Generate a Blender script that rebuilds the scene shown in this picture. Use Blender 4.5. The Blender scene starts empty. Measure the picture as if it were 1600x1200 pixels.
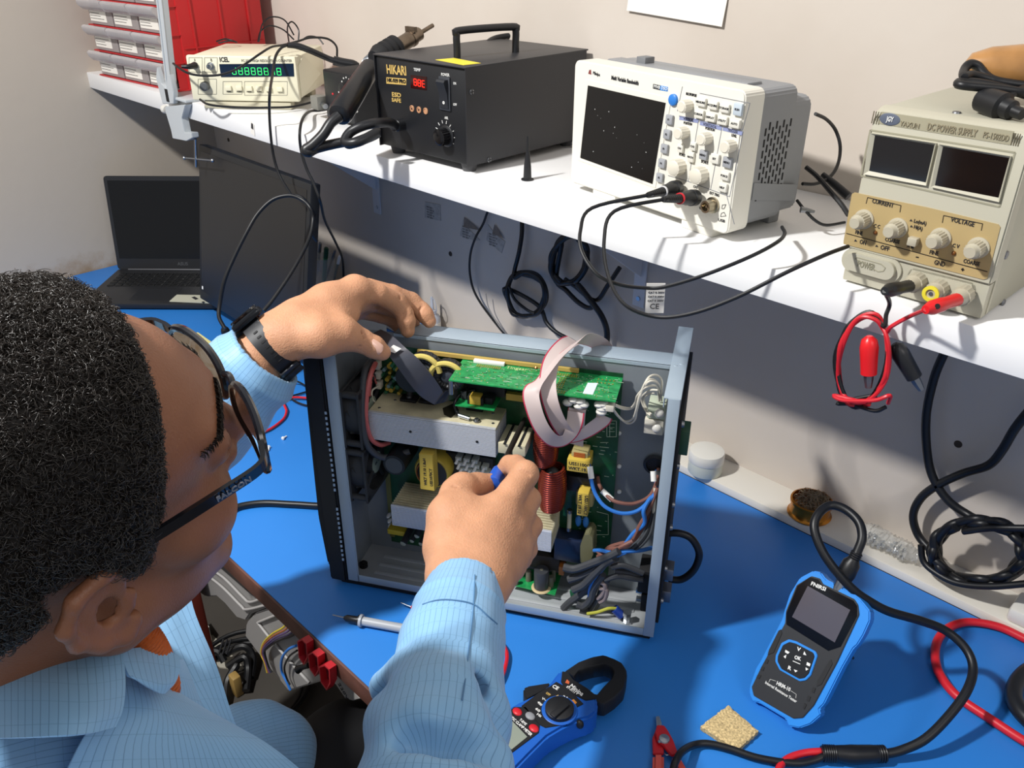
import bpy, bmesh, math, random
import numpy as np
from mathutils import Vector, Matrix
random.seed(7); np.random.seed(7)
SC = bpy.context.scene
COL = SC.collection
# ------------------------------------------------------------------ camera (solved from the vanishing points)
CAMH = .82
_C = np.array([800., 600.]); _VX = np.array([-705., -128.]); _VZ = np.array([790., 3010.])
FPX = math.sqrt(-float((_VX-_C) @ (_VZ-_C)))
def _d(p): return np.array([p[0]-_C[0], -(p[1]-_C[1]), -FPX])
def nrm(v):
    v = np.array(v, float); return v/np.linalg.norm(v)
_X = -nrm(_d(_VX)); _Z = -nrm(_d(_VZ)); _Y = np.cross(_Z, _X); _Z = np.cross(_X, _Y)
RC = np.array([_X, _Y, _Z]); OC = np.array([0., 0., CAMH])
cam_data = bpy.data.cameras.new('camera'); cam = bpy.data.objects.new('camera', cam_data); COL.objects.link(cam)
cam_data.sensor_width = 36; cam_data.lens = FPX/1600*36; cam_data.clip_start = .01
mw = Matrix([list(RC[0])+[0], list(RC[1])+[0], list(RC[2])+[CAMH], [0, 0, 0, 1]])
cam.matrix_world = mw
SC.camera = cam
# ------------------------------------------------------------------ world, lamps, exposure
w = bpy.data.worlds.new('world'); SC.world = w; w.use_nodes = True
w.node_tree.nodes['Background'].inputs[0].default_value = (.93, .95, 1, 1)
w.node_tree.nodes['Background'].inputs[1].default_value = .40
def area(name, loc, tgt, size, power, col=(1, 1, 1)):
    l = bpy.data.lights.new(name, 'AREA'); l.shape = 'DISK'; l.size = size; l.energy = power; l.color = col
    o = bpy.data.objects.new(name, l); COL.objects.link(o); o.location = loc
    o.rotation_euler = (Vector(tgt)-Vector(loc)).to_track_quat('-Z', 'Y').to_euler()
    return o
area('ceiling_lamp', (-1.12, -.62, 1.95), (-.75, .75, .2), .13, 64, (1, .985, .96))
area('fill_lamp', (1.2, .1, 1.9), (-.2, .9, .2), .9, 9, (1, .97, .94))  # unseen fill light, added to soften the main lamp
SC.view_settings.view_transform = 'Standard'; SC.view_settings.look = 'None'
SC.view_settings.exposure = 0; SC.view_settings.gamma = 1; SC.view_settings.use_curve_mapping = False
# ------------------------------------------------------------------ pixel -> place helpers (measuring the photograph)
def ray(u, v): return RC @ _d((u, v))
def onz(u, v, z): r = ray(u, v); return OC+r*((z-OC[2])/r[2])
def ony(u, v, y): r = ray(u, v); return OC+r*(y/r[1])
def onx(u, v, x): r = ray(u, v); return OC+r*(x/r[0])
def onp(u, v, p, nn): r = ray(u, v); return OC+r*(np.dot(np.array(p)-OC, nn)/np.dot(r, nn))
def atd(u, v, d): return OC+ray(u, v)*(d/FPX)
def pj(p):
    q = RC.T @ (np.array(p, float)-OC); return (_C[0]+FPX*q[0]/-q[2], _C[1]-FPX*q[1]/-q[2], -q[2])
class Fr:
    """a thing's own frame: origin, x to the right along its front, y into it, z up"""
    def __init__(s, o, x, y=None, z=(0, 0, 1)):
        s.o = np.array(o, float); s.x = nrm(x); s.z = nrm(z)
        s.y = np.cross(s.z, s.x) if y is None else nrm(y)
        s.y = nrm(s.y); s.z = nrm(np.cross(s.x, s.y))
        s.R = np.array([s.x, s.y, s.z])
        s.M = Matrix([[s.x[0], s.y[0], s.z[0], s.o[0]], [s.x[1], s.y[1], s.z[1], s.o[1]], [s.x[2], s.y[2], s.z[2], s.o[2]], [0, 0, 0, 1]])
    @staticmethod
    def base(pl, pr, z):
        a = onz(pl[0], pl[1], z); b = onz(pr[0], pr[1], z); return Fr(a, b-a)
    def lo(s, p): return s.R @ (np.array(p)-s.o)
    def wo(s, p): return s.o+s.R.T @ np.array(p, float)
    def L(s, u, v, dep=0.): return s.lo(onp(u, v, s.o+s.y*dep, s.y))
    def Lx(s, u, v, a): return s.lo(onp(u, v, s.o+s.x*a, s.x))
    def Lz(s, u, v, h): return s.lo(onp(u, v, s.o+s.z*h, s.z))
    def P(s, pts, dep=0.): return [(lambda q: (q[0], q[2]))(s.L(u, v, dep)) for u, v in pts]
    def PZ(s, pts, h=0.): return [(lambda q: (q[0], q[1]))(s.Lz(u, v, h)) for u, v in pts]
    def px(s, p): return pj(s.wo(p))
# ------------------------------------------------------------------ materials
MATS = {}
def srgb(c):
    if isinstance(c, str): c = tuple(int(c[i:i+2], 16)/255 for i in (0, 2, 4))
    return tuple((x/12.92 if x <= .04045 else ((x+.055)/1.055)**2.4) for x in c)+(1,)
def mat(name, col='808080', rough=.5, metal=0., bump=0., bs=200., var=0., vs=8., emit=None, es=1., trans=0., alpha=1., spec=.5, sss=0., coat=0., ior=1.45):
    if name in MATS: return MATS[name]
    m = bpy.data.materials.new(name); m.use_nodes = True; nt = m.node_tree; b = nt.nodes['Principled BSDF']
    c = srgb(col)
    b.inputs['Base Color'].default_value = c; b.inputs['Roughness'].default_value = rough; b.inputs['Metallic'].default_value = metal
    b.inputs['Specular IOR Level'].default_value = spec; b.inputs['IOR'].default_value = ior
    if trans: b.inputs['Transmission Weight'].default_value = trans
    if alpha < 1: b.inputs['Alpha'].default_value = alpha
    if coat: b.inputs['Coat Weight'].default_value = coat; b.inputs['Coat Roughness'].default_value = .1
    if sss: b.inputs['Subsurface Weight'].default_value = sss; b.inputs['Subsurface Radius'].default_value = (.01, .004, .002); b.inputs['Subsurface Scale'].default_value = .6
    if emit: b.inputs['Emission Color'].default_value = srgb(emit); b.inputs['Emission Strength'].default_value = es
    m.diffuse_color = c
    if bump or var:
        tc = nt.nodes.new('ShaderNodeTexCoord')
        if var:
            n = nt.nodes.new('ShaderNodeTexNoise'); n.inputs['Scale'].default_value = vs; n.inputs['Detail'].default_value = 6
            nt.links.new(tc.outputs['Object'], n.inputs['Vector'])
            r = nt.nodes.new('ShaderNodeValToRGB'); r.color_ramp.elements[0].position = .3; r.color_ramp.elements[1].position = .7
            r.color_ramp.elements[0].color = tuple(x*(1-var) for x in c[:3])+(1,)
            r.color_ramp.elements[1].color = tuple(min(1, x*(1+var)) for x in c[:3])+(1,)
            nt.links.new(n.outputs['Fac'], r.inputs['Fac']); nt.links.new(r.outputs['Color'], b.inputs['Base Color'])
        if bump:
            n = nt.nodes.new('ShaderNodeTexNoise'); n.inputs['Scale'].default_value = bs; n.inputs['Detail'].default_value = 4
            nt.links.new(tc.outputs['Object'], n.inputs['Vector'])
            q = nt.nodes.new('ShaderNodeBump'); q.inputs['Strength'].default_value = bump; q.inputs['Distance'].default_value = .001
            nt.links.new(n.outputs['Fac'], q.inputs['Height']); nt.links.new(q.outputs['Normal'], b.inputs['Normal'])
    MATS[name] = m
    return m
# ------------------------------------------------------------------ mesh builder
def tf(M, p):
    return p if M is None else tuple(M @ Vector(p))
def catmull(pts, n=6, closed=False):
    P = [np.array(p, float) for p in pts]
    if len(P) < 3: return P
    out = []; m = len(P)
    rng = range(m if closed else m-1)
    for i in rng:
        p1, p2 = P[i], P[(i+1) % m]
        p0 = P[(i-1) % m] if closed or i > 0 else 2*p1-p2
        p3 = P[(i+2) % m] if closed or i+2 < m else 2*p2-p1
        for k in range(n):
            t = k/n
            out.append(.5*((2*p1)+(-p0+p2)*t+(2*p0-5*p1+4*p2-p3)*t*t+(-p0+3*p1-3*p2+p3)*t**3))
    if not closed: out.append(P[-1])
    return out
FONT = {}
class MB:
    def __init__(s): s.v = []; s.f = []; s.mi = []; s.ms = []; s.sm = []
    def m(s, m):
        if m not in s.ms: s.ms.append(m)
        return s.ms.index(m)
    def add(s, vs, fs, m, M=None, smooth=True):
        k = len(s.v); mi = s.m(m)
        s.v += [tf(M, tuple(float(c) for c in p)) for p in vs]
        for f in fs: s.f.append([i+k for i in f]); s.mi.append(mi); s.sm.append(smooth)
        return s
    def box(s, x0, x1, y0, y1, z0, z1, m, bev=0., M=None, seg=2):
        if x0 > x1: x0, x1 = x1, x0
        if y0 > y1: y0, y1 = y1, y0
        if z0 > z1: z0, z1 = z1, z0
        v = [(x, y, z) for z in (z0, z1) for y in (y0, y1) for x in (x0, x1)]
        f = [(0, 2, 3, 1), (4, 5, 7, 6), (0, 1, 5, 4), (2, 6, 7, 3), (0, 4, 6, 2), (1, 3, 7, 5)]
        if not bev: return s.add(v, f, m, M)
        bev = min(bev, .49*min(x1-x0, y1-y0, z1-z0))
        bm = bmesh.new(); vv = [bm.verts.new(p) for p in v]
        for q in f: bm.faces.new([vv[i] for i in q])
        bmesh.ops.bevel(bm, geom=bm.edges[:], offset=bev, segments=seg, affect='EDGES', profile=.5)
        return s.bm(bm, m, M)
    def bm(s, bm, m, M=None):
        bm.verts.index_update()
        s.add([tuple(v.co) for v in bm.verts], [[v.index for v in f.verts] for f in bm.faces], m, M); bm.free(); return s
    def prism(s, poly, y0, y1, m, M=None, ax='y', bev=0., seg=2):
        """poly: list of (a,b); ax 'y': (a,b)->(x,z) extruded in y; 'z': (x,y) extruded in z; 'x': (y,z) extruded in x"""
        def mk(a, b, t): return {'y': (a, t, b), 'z': (a, b, t), 'x': (t, a, b)}[ax]
        n = len(poly)
        v = [mk(a, b, y0) for a, b in poly]+[mk(a, b, y1) for a, b in poly]
        f = [list(range(n)), list(range(2*n-1, n-1, -1))]+[[i, i+n, (i+1) % n+n, (i+1) % n] for i in range(n)]
        bm = bmesh.new(); vv = [bm.verts.new(p) for p in v]
        for q in f: bm.faces.new([vv[i] for i in q])
        bmesh.ops.recalc_face_normals(bm, faces=bm.faces[:])
        if bev:
            es = [e for e in bm.edges]
            try: bmesh.ops.bevel(bm, geom=es, offset=bev, segments=seg, affect='EDGES', clamp_overlap=True)
            except Exception: pass
        return s.bm(bm, m, M)
    def cyl(s, p0, p1, r0, m, r1=None, n=20, M=None, cap=True):
        r1 = r0 if r1 is None else r1
        p0 = np.array(p0, float); p1 = np.array(p1, float); d = nrm(p1-p0)
        a = nrm(np.cross(d, (0, 0, 1) if abs(d[2]) < .9 else (1, 0, 0))); b = np.cross(d, a)
        v = []; 
        for p, r in ((p0, r0), (p1, r1)):
            for i in range(n):
                t = 2*math.pi*i/n; v.append(p+r*(a*math.cos(t)+b*math.sin(t)))
        f = [[i, (i+1) % n, (i+1) % n+n, i+n] for i in range(n)]
        if cap: f += [list(range(n-1, -1, -1)), list(range(n, 2*n))]
        return s.add(v, f, m, M)
    def lathe(s, prof, o, d, m, n=24, M=None):
        """prof: (r, t) along axis d from o"""
        o = np.array(o, float); d = nrm(d)
        a = nrm(np.cross(d, (0, 0, 1) if abs(d[2]) < .9 else (1, 0, 0))); b = np.cross(d, a)
        v = []; f = []
        for r, t in prof:
            for i in range(n):
                q = 2*math.pi*i/n; v.append(o+d*t+r*(a*math.cos(q)+b*math.sin(q)))
        for k in range(len(prof)-1):
            for i in range(n): f.append([k*n+i, k*n+(i+1) % n, (k+1)*n+(i+1) % n, (k+1)*n+i])
        if prof[0][0] > 1e-5: f.append(list(range(n-1, -1, -1)))
        if prof[-1][0] > 1e-5: f.append([(len(prof)-1)*n+i for i in range(n)])
        return s.add(v, f, m, M)
    def tube(s, pts, r, m, n=10, sm=6, closed=False, M=None, flat=None, up=None, cap=True):
        """r: radius or list; flat=(w,t): a ribbon section"""
        P = catmull(pts, sm, closed) if sm > 1 else [np.array(p, float) for p in pts]
        N = len(P)
        if isinstance(r, (list, tuple)):
            rr = np.interp(np.linspace(0, len(r)-1, N), range(len(r)), r)
        else: rr = [r]*N
        T = [nrm((P[(i+1) % N] if closed or i < N-1 else P[i])-(P[i-1] if closed or i > 0 else P[i])+1e-12) for i in range(N)]
        a = np.array(up, float) if up is not None else (np.array((0, 0, 1.)) if abs(T[0][2]) < .9 else np.array((1., 0, 0)))
        a = nrm(a-T[0]*(a @ T[0])); v = []
        for i in range(N):
            if up is not None and callable(up): a = up(i)
            a = a-T[i]*(a @ T[i]); a = nrm(a+1e-12); b = np.cross(T[i], a)
            if flat:
                w_, t_ = flat
                k = [(-w_/2, -t_/2), (w_/2, -t_/2), (w_/2, t_/2), (-w_/2, t_/2)]
                for x, y in k: v.append(P[i]+a*y+b*x)
            else:
                for k in range(n):
                    t = 2*math.pi*k/n; v.append(P[i]+rr[i]*(a*math.cos(t)+b*math.sin(t)))
        nn = 4 if flat else n; f = []
        for i in range(N if closed else N-1):
            j = (i+1) % N
            for k in range(nn): f.append([i*nn+k, i*nn+(k+1) % nn, j*nn+(k+1) % nn, j*nn+k])
        if not closed and cap: f += [list(range(nn-1, -1, -1)), [(N-1)*nn+k for k in range(nn)]]
        return s.add(v, f, m, M)
    def ell(s, c, r, m, n=20, M=None):
        if not isinstance(r, (tuple, list)): r = (r, r, r)
        v = [(c[0], c[1], c[2]-r[2])]; k = n//2
        for i in range(1, k):
            a = math.pi*i/k-math.pi/2
            for j in range(n):
                b = 2*math.pi*j/n; v.append((c[0]+r[0]*math.cos(a)*math.cos(b), c[1]+r[1]*math.cos(a)*math.sin(b), c[2]+r[2]*math.sin(a)))
        v.append((c[0], c[1], c[2]+r[2])); f = []
        for j in range(n): f.append([0, 1+(j+1) % n, 1+j])
        for i in range(k-2):
            for j in range(n): f.append([1+i*n+j, 1+i*n+(j+1) % n, 1+(i+1)*n+(j+1) % n, 1+(i+1)*n+j])
        for j in range(n): f.append([1+(k-2)*n+j, 1+(k-2)*n+(j+1) % n, len(v)-1])
        return s.add(v, f, m, M)
    def quad(s, a, b, c, d, m, M=None): return s.add([a, b, c, d], [(0, 1, 2, 3)], m, M)
    def text(s, txt, size, o, m, xd=(1, 0, 0), ud=(0, 0, 1), ext=.0002, align='LEFT', sx=1., bold=0., M=None):
        """flat lettering lying on a surface: starts at o, runs along xd, capitals point along ud"""
        key = (txt, bold, align)
        if key not in FONT:
            c = bpy.data.curves.new('t', 'FONT'); c.body = txt; c.size = 1; c.align_x = align; c.align_y = 'CENTER'; c.offset = bold; c.extrude = .01; c.resolution_u = 2
            ob = bpy.data.objects.new('t', c); COL.objects.link(ob)
            dg = bpy.context.evaluated_depsgraph_get(); me = bpy.data.meshes.new_from_object(ob.evaluated_get(dg))
            FONT[key] = ([tuple(v.co) for v in me.vertices], [list(p.vertices) for p in me.polygons])
            bpy.data.objects.remove(ob); bpy.data.curves.remove(c); bpy.data.meshes.remove(me)
        vs, fs = FONT[key]; o = np.array(o, float); xd = nrm(xd); ud = nrm(np.array(ud)-xd*(np.array(ud) @ xd)); nd = np.cross(xd, ud)
        return s.add([o+xd*(v[0]*size*sx)+ud*(v[1]*size)+nd*(v[2]/.01*ext) for v in vs], fs, m, M, smooth=False)
    def build(s, name, parent=None, ang=38, M=None, kind=None, label=None):
        me = bpy.data.meshes.new(name); me.from_pydata(s.v, [], s.f)
        for m in s.ms: me.materials.append(m)
        me.polygons.foreach_set('material_index', s.mi); me.polygons.foreach_set('use_smooth', s.sm)
        me.update()
        try: me.set_sharp_from_angle(angle=math.radians(ang))
        except Exception: pass
        o = bpy.data.objects.new(name, me); COL.objects.link(o)
        if parent is not None: o.parent = parent
        if M is not None: o.matrix_local = M if parent is not None else M
        if kind: o['kind'] = kind
        if label: o['label'] = label
        return o
def tag(o, label, cat, group=None, kind=None):
    o['label'] = label; o['category'] = cat
    if group: o['group'] = group
    if kind: o['kind'] = kind
    return o
def thing(name, label, cat, M=None, group=None):
    o = bpy.data.objects.new(name, None); COL.objects.link(o); o.empty_display_size = .02
    if M is not None: o.matrix_world = M if isinstance(M, Matrix) else Matrix.Translation(Vector(tuple(M)))
    return tag(o, label, cat, group)
def solo(mb, name, label, cat, M=None, group=None, ang=38):
    o = mb.build(name, None, ang)
    if M is not None: o.matrix_world = M
    return tag(o, label, cat, group)
def struct(mb, name, parent=None): return mb.build(name, parent, kind='structure')
def rrect(x0, x1, z0, z1, r, n=4):
    out = []
    for cx, cz, a0 in ((x1-r, z0+r, -90), (x1-r, z1-r, 0), (x0+r, z1-r, 90), (x0+r, z0+r, 180)):
        for k in range(n+1):
            a = math.radians(a0+90*k/n); out.append((cx+r*math.cos(a), cz+r*math.sin(a)))
    return out
def rotz(a): return Matrix.Rotation(a, 4, 'Z')
def T(x, y, z): return Matrix.Translation((x, y, z))
# common materials
BLK = mat('black_plastic', '1c1d20', .38); BLKM = mat('matte_black', '151517', .7); RUB = mat('black_cable', '131417', .42)
STEEL = mat('steel', 'b5b9bd', .3, 1.); DSTEEL = mat('dull_steel', '8a8c90', .45, 1.); WHT = mat('white_print', 'e8e8e4', .6)
GOLD = mat('gold_print', 'c8a860', .5); DARKP = mat('dark_print', '26262a', .6); RED = mat('red_cable', 'c8202c', .4)
GLASSBLK = mat('dark_screen', '0b0c0f', .12, coat=.3)
# ------------------------------------------------------------------ the room
WX, WY = -2.29, 1.115
SZ, SY = .492, .809           # shelf top, shelf front edge
def wallmat():
    m = mat('painted_wall', 'c9bfb2', .85, bump=.35, bs=45); nt = m.node_tree; b = nt.nodes['Principled BSDF']
    tc = nt.nodes.new('ShaderNodeTexCoord'); sep = nt.nodes.new('ShaderNodeSeparateXYZ'); nt.links.new(tc.outputs['Object'], sep.inputs[0])
    n1 = nt.nodes.new('ShaderNodeTexNoise'); n1.inputs['Scale'].default_value = 6; n1.inputs['Detail'].default_value = 8; nt.links.new(tc.outputs['Object'], n1.inputs['Vector'])
    r = nt.nodes.new('ShaderNodeValToRGB'); r.color_ramp.elements[0].color = srgb('c1b7ac'); r.color_ramp.elements[1].color = srgb('c5bcb2')
    r.color_ramp.elements[0].position = .35; r.color_ramp.elements[1].position = .65
    nt.links.new(n1.outputs['Fac'], r.inputs['Fac']); nt.links.new(r.outputs['Color'], b.inputs['Base Color'])
    return m
WALL = wallmat()
def wallleft():
    m = mat('dimmed_stained_wall', 'bab0a3', .85, bump=.5, bs=30); nt = m.node_tree; b = nt.nodes['Principled BSDF']  # base tone lowered to stand in for lamp falloff; brown stain towards the bottom
    tc = nt.nodes.new('ShaderNodeTexCoord'); sep = nt.nodes.new('ShaderNodeSeparateXYZ'); nt.links.new(tc.outputs['Object'], sep.inputs[0])
    n1 = nt.nodes.new('ShaderNodeTexNoise'); n1.inputs['Scale'].default_value = 14; n1.inputs['Detail'].default_value = 10; n1.inputs['Roughness'].default_value = .7
    nt.links.new(tc.outputs['Object'], n1.inputs['Vector'])
    mr = nt.nodes.new('ShaderNodeMapRange'); mr.inputs['From Min'].default_value = .12; mr.inputs['From Max'].default_value = .0
    nt.links.new(sep.outputs['Z'], mr.inputs['Value'])
    mu = nt.nodes.new('ShaderNodeMath'); mu.operation = 'MULTIPLY'; nt.links.new(mr.outputs[0], mu.inputs[0]); nt.links.new(n1.outputs['Fac'], mu.inputs[1])
    r = nt.nodes.new('ShaderNodeValToRGB'); r.color_ramp.elements[0].color = srgb('bab0a3'); r.color_ramp.elements[1].color = srgb('9a7f60')
    r.color_ramp.elements[0].position = .3; r.color_ramp.elements[1].position = .62
    nt.links.new(mu.outputs[0], r.inputs['Fac']); nt.links.new(r.outputs['Color'], b.inputs['Base Color'])
    return m
struct(MB().box(WX-.1, 1.8, WY, WY+.1, -.75, 2.2, WALL), 'wall_back')
struct(MB().box(WX-.1, WX, -1.6, WY, -.75, 2.2, wallleft()), 'wall_left')
struct(MB().box(WX, 1.8, -1.6, WY, -.80, -.75, mat('floor_tiles', '4a4641', .6, var=.12, vs=5)), 'floor')
struct(MB().box(WX, 1.8, WY-.07, WY, 0, .014, mat('cream_trim', 'd8d3c8', .5), bev=.001), 'trim_1')
# workbench
wb = thing('workbench', 'long workbench with brown wood edge carrying the blue mat', 'workbench', T(-.7, .75, -.75))
def W2(o):   # world mesh into thing space
    return o.matrix_world.inverted()
WOOD = mat('brown_wood', '5a3a30', .5, var=.35, vs=20)
mi = W2(wb)
wb['note'] = 'x'; del wb['note']
bpy.context.view_layer.update(); mi = wb.matrix_world.inverted()
MB().box(WX+.0015, 1.5, .389, WY-.0015, -.034, -.0021, WOOD, bev=.002, M=mi).build('worktop', wb)
for x in (-2.2, 1.3):
    for y in (.45, 1.05): MB().box(x-.025, x+.025, y-.025, y+.025, -.75, -.034, DSTEEL, M=mi).build('leg', wb)
def matmat():
    m = mat('blue_rubber', '2d7bcc', .42, var=.05, vs=3, bump=.08, bs=900, spec=.4); return m
solo(MB().box(WX+.002, 1.5, .392, WY-.0705, -.002, 0, matmat(), bev=.0008), 'desk_mat', 'bright blue rubber mat covering the workbench top', 'mat')
# shelf with brackets
SHW = mat('white_laminate', 'eeeeee', .35)
sh = thing('wall_shelf', 'long white laminate shelf on the wall carrying the instruments', 'shelf', T(-.8, .96, SZ)); bpy.context.view_layer.update(); mi = sh.matrix_world.inverted()
MB().box(WX, 1.0, SY, WY-.0005, SZ-.036, SZ, SHW, bev=.0008, M=mi).build('shelf_board', sh)
BR = mat('white_bracket', 'c9c9cc', .45)
for x in (-1.545, -.80, .25):
    a = MB().box(x-.012, x+.012, WY-.004, WY-.0005, .235, SZ-.0365, BR, M=mi)
    a.box(x-.012, x+.012, SY+.06, WY-.004, SZ-.0405, SZ-.0365, BR, M=mi)
    a.prism([(WY-.004, .29), (WY-.004, .33), (SY+.10, SZ-.0405), (SY+.075, SZ-.0405)], x-.0015, x+.0015, BR, M=mi, ax='x')
    a.cyl((x, WY-.004, .25), (x, WY-.006, .25), .004, STEEL, M=mi)
    a.build('bracket', sh)
# ------------------------------------------------------------------ instruments on the shelf
def K(ox, oy, s): return lambda x, y: (ox+x/s, oy+y/s)
k1 = K(140, 0, 3.478); k2 = K(460, 30, 3.3333); k3 = K(860, 60, 3.478); k4 = K(1260, 80, 4.706); k5 = K(1240, 300, 3.3333)
def ftext(mb, fr, txt, p0, p1, size, m, dep=0., ext=.0003, bold=0.):
    """lettering printed on a thing's front, measured from p0 to p1 in the photograph"""
    a = fr.L(p0[0], p0[1], dep); b = fr.L(p1[0], p1[1], dep)
    mb_ = MB(); mb_.text(txt, 1, (0, 0, 0), m, bold=bold)
    wd = max(v[0] for v in mb_.v)
    L = np.linalg.norm(b-a)
    mb.text(txt, size, a-np.array([0, ext, 0]), m, xd=b-a, ud=(0, 0, 1), ext=ext, sx=L/(wd*size), bold=bold)
def flat(mb, fr, pts, m, dep=0., th=.0004, out=True):
    mb.prism(fr.P(pts, dep), dep-th, dep+.0005, m); return mb
def knob(mb, fr, p, r, depth, m, cap=None, dep=0., n=26, ribs=True, off=(0, 0), skirt=None, r1=None):
    q = fr.L(p[0], p[1], dep); o = np.array([q[0], dep, q[2]])
    if skirt: mb.lathe([(r*1.25, 0), (r*1.25, .002), (r*1.05, .0035)], o, (0, -1, 0), skirt, n=24)
    v = []; 
    prof = []
    for i in range(n*2):
        rr = r*(1 if (i % 2 == 0 or not ribs) else .93); a = math.pi*i/n; prof.append((o[0]+rr*math.cos(a), o[2]+rr*math.sin(a)))
    mb.prism(prof, dep, dep-depth, m)
    mb.lathe([(r*.9, depth), (r*.75, depth+.001), (0, depth+.001)], o, (0, -1, 0), cap or m, n=24)
def screw(mb, o, d, r, m=None):
    mb.lathe([(r, 0), (r*.9, r*.35), (0, r*.45)], o, d, m or STEEL, n=14)
# ---- red drawer cabinet
RP = mat('red_plastic', 'b42226', .38); CLR = mat('smoky_clear_plastic', 'a39c9b', .25, alpha=.72); CLR2 = mat('clear_lip', 'c9c4c4', .2, alpha=.62); LAB = mat('paper_label', 'e2ded6', .7)
CREAM = mat('cream_plastic', 'ddd8bf', .42); CREAM2 = mat('cream_plastic_dark', 'b9b39c', .5)
fr = Fr.base((176, 116), (296, 142), SZ)
W = fr.L(296, 142)[0]; D = min(.30, WY-.01-fr.o[1]); Hc = .42
D = .21
cab = thing('drawer_cabinet', 'tall red plastic cabinet of small clear labelled drawers at the left shelf end', 'drawer cabinet', fr.M)
rows = 7; rh = .056; cols = 3
a = MB(); a.box(-.004, W+.002, .0, D, 0, rows*rh+.01, RP, bev=.003)
for x in (.03, .10, .17): a.box(W+.0015, W+.0045, x, x+.004, .01, rows*rh, RP)
for z in (.085, .2, .3): a.box(W+.0015, W+.004, .005, D-.005, z, z+.003, RP)
a.build('cabinet_body', cab)
cw = (W-.002)/cols
a = MB()
for r in range(rows+1): a.box(-.004, W+.002, -.03, .001, r*rh-.0+.001, r*rh+.0035, RP)
for c in range(cols+1): a.box(c*cw-.001, c*cw+.001, -.02, .001, .002, rows*rh, RP)
a.build('divider_frame', cab)
for r in range(rows):
    for c in range(cols):
        x0 = c*cw+.0025; x1 = (c+1)*cw-.0025; z0 = r*rh+.005; z1 = (r+1)*rh-.003
        d = MB(); d.box(x0, x1, -.026, -.024, z0, z1-.012, CLR); d.box(x0, x1, -.024, -.001, z0, z0+.0015, CLR)
        d.prism([(-.026, z1-.020), (-.040, z1-.016), (-.050, z1-.006), (-.052, z1+.003), (-.046, z1+.007), (-.024, z1-.001)], x0, x1, CLR2, ax='x', bev=.001)
        d.box(x0+.004, x1-.004, -.018, -.003, z0+.002, z0+.012+.01*random.random(), mat('drawer_filling', '5a524e', .8, var=.4, vs=90))
        dd = d.build('drawer', cab)
        lm = MB(); lm.box(x0+.004, x0+.004+(x1-x0)*.7, -.0268, -.026, z0+.006, z0+.028, LAB)
        for k in range(3): lm.box(x0+.006, x0+.004+(x1-x0)*(.4+.25*random.random()), -.0271, -.0268, z0+.0235-k*.006, z0+.0245-k*.006, DARKP)
        lm.build('paper_label', dd)
# ---- frequency counter
fr = Fr.base((301, 157), (469, 160), SZ+.016)
W = fr.L(469, 160)[0]; Hh = fr.L(289, 86)[2]; D = .20
fc = thing('frequency_counter', 'cream bench frequency counter with green digital readout in front of the red cabinet', 'frequency counter', fr.M)
a = MB(); a.box(0, W, 0, .012, 0, Hh, CREAM, bev=.004); a.box(.002, W-.002, .012, D, .003, Hh-.002, CREAM, bev=.006)
a.prism([(0.012, .006), (.0125, Hh-.02), (.05, Hh-.004), (D-.04, .03)], W-.004, W+.0005, CREAM, ax='x'); a.build('case', fc)
a = MB(); a.box(.02, W-.02, .004, .03, -.016, -.001, CREAM2, bev=.003); a.box(.02, W-.02, D-.05, D-.02, -.016, .003, CREAM2, bev=.003); a.build('foot', fc)
a = MB(); dp = flat(a, fr, [k1(705, 348), k1(1108, 345), k1(1112, 415), k1(715, 418)], mat('green_window', '0d2036', .2), th=.001)
gl = mat('green_led', '2fb35a', .4, emit='35e070', es=1.1)
q0 = fr.L(*k1(775, 405), 0); q1 = fr.L(*k1(1052, 405), 0); hh = fr.L(*k1(800, 365), 0)[2]-q0[2]
segs = {'0': 'abcdef', '1': 'bc', '8': 'abcdefg', 'd': 'bcdeg'}
def seg7(mb, x, z, w_, h_, s, m, y0=-.0012, t=.0012):
    S = {'a': (x+t, x+w_-t, z+h_-t, z+h_), 'd': (x+t, x+w_-t, z, z+t), 'g': (x+t, x+w_-t, z+h_/2-t/2, z+h_/2+t/2), 'f': (x, x+t, z+h_/2, z+h_-t*.5), 'b': (x+w_-t, x+w_, z+h_/2, z+h_-t*.5), 'e': (x, x+t, z+t*.5, z+h_/2), 'c': (x+w_-t, x+w_, z+t*.5, z+h_/2)}
    for c in s: b = S[c]; mb.box(b[0], b[1], y0-.0003, y0, b[2], b[3], m)
st = (q1[0]-q0[0])/8
for i, ch in enumerate(('bcdeg', 'abcdefg', 'abcdefg', 'abcdefg', 'abcdefg', 'abcdefg', 'bc', 'abcdefg')):
    seg7(a, q0[0]+i*st+.001, q0[2], st*.68, hh, ch, gl)
a.build('display', fc)
a = MB(); ftext(a, fr, 'ICEL', k1(706, 325), k1(758, 325), .012, DARKP, bold=.03); ftext(a, fr, 'FC-2500 HIGH RESOLUTION COUNTER', k1(825, 331), k1(1100, 331), .0065, DARKP)
ftext(a, fr, 'A', k1(568, 326), k1(576, 326), .008, DARKP); ftext(a, fr, 'B', k1(657, 327), k1(666, 327), .008, DARKP)
def outline(mb, fr, pts, m, t=.0005, dep=0.):
    P = fr.P(pts, dep)
    for i in range(len(P)):
        (x0, z0), (x1, z1) = P[i], P[(i+1) % len(P)]
        d = np.array([x1-x0, z1-z0]); L = np.linalg.norm(d)
        if L < 1e-6: continue
        nn = np.array([-d[1], d[0]])/L*t/2
        mb.prism([(x0+nn[0], z0+nn[1]), (x1+nn[0], z1+nn[1]), (x1-nn[0], z1-nn[1]), (x0-nn[0], z0-nn[1])], dep-.0004, dep+.0002, m)
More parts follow.
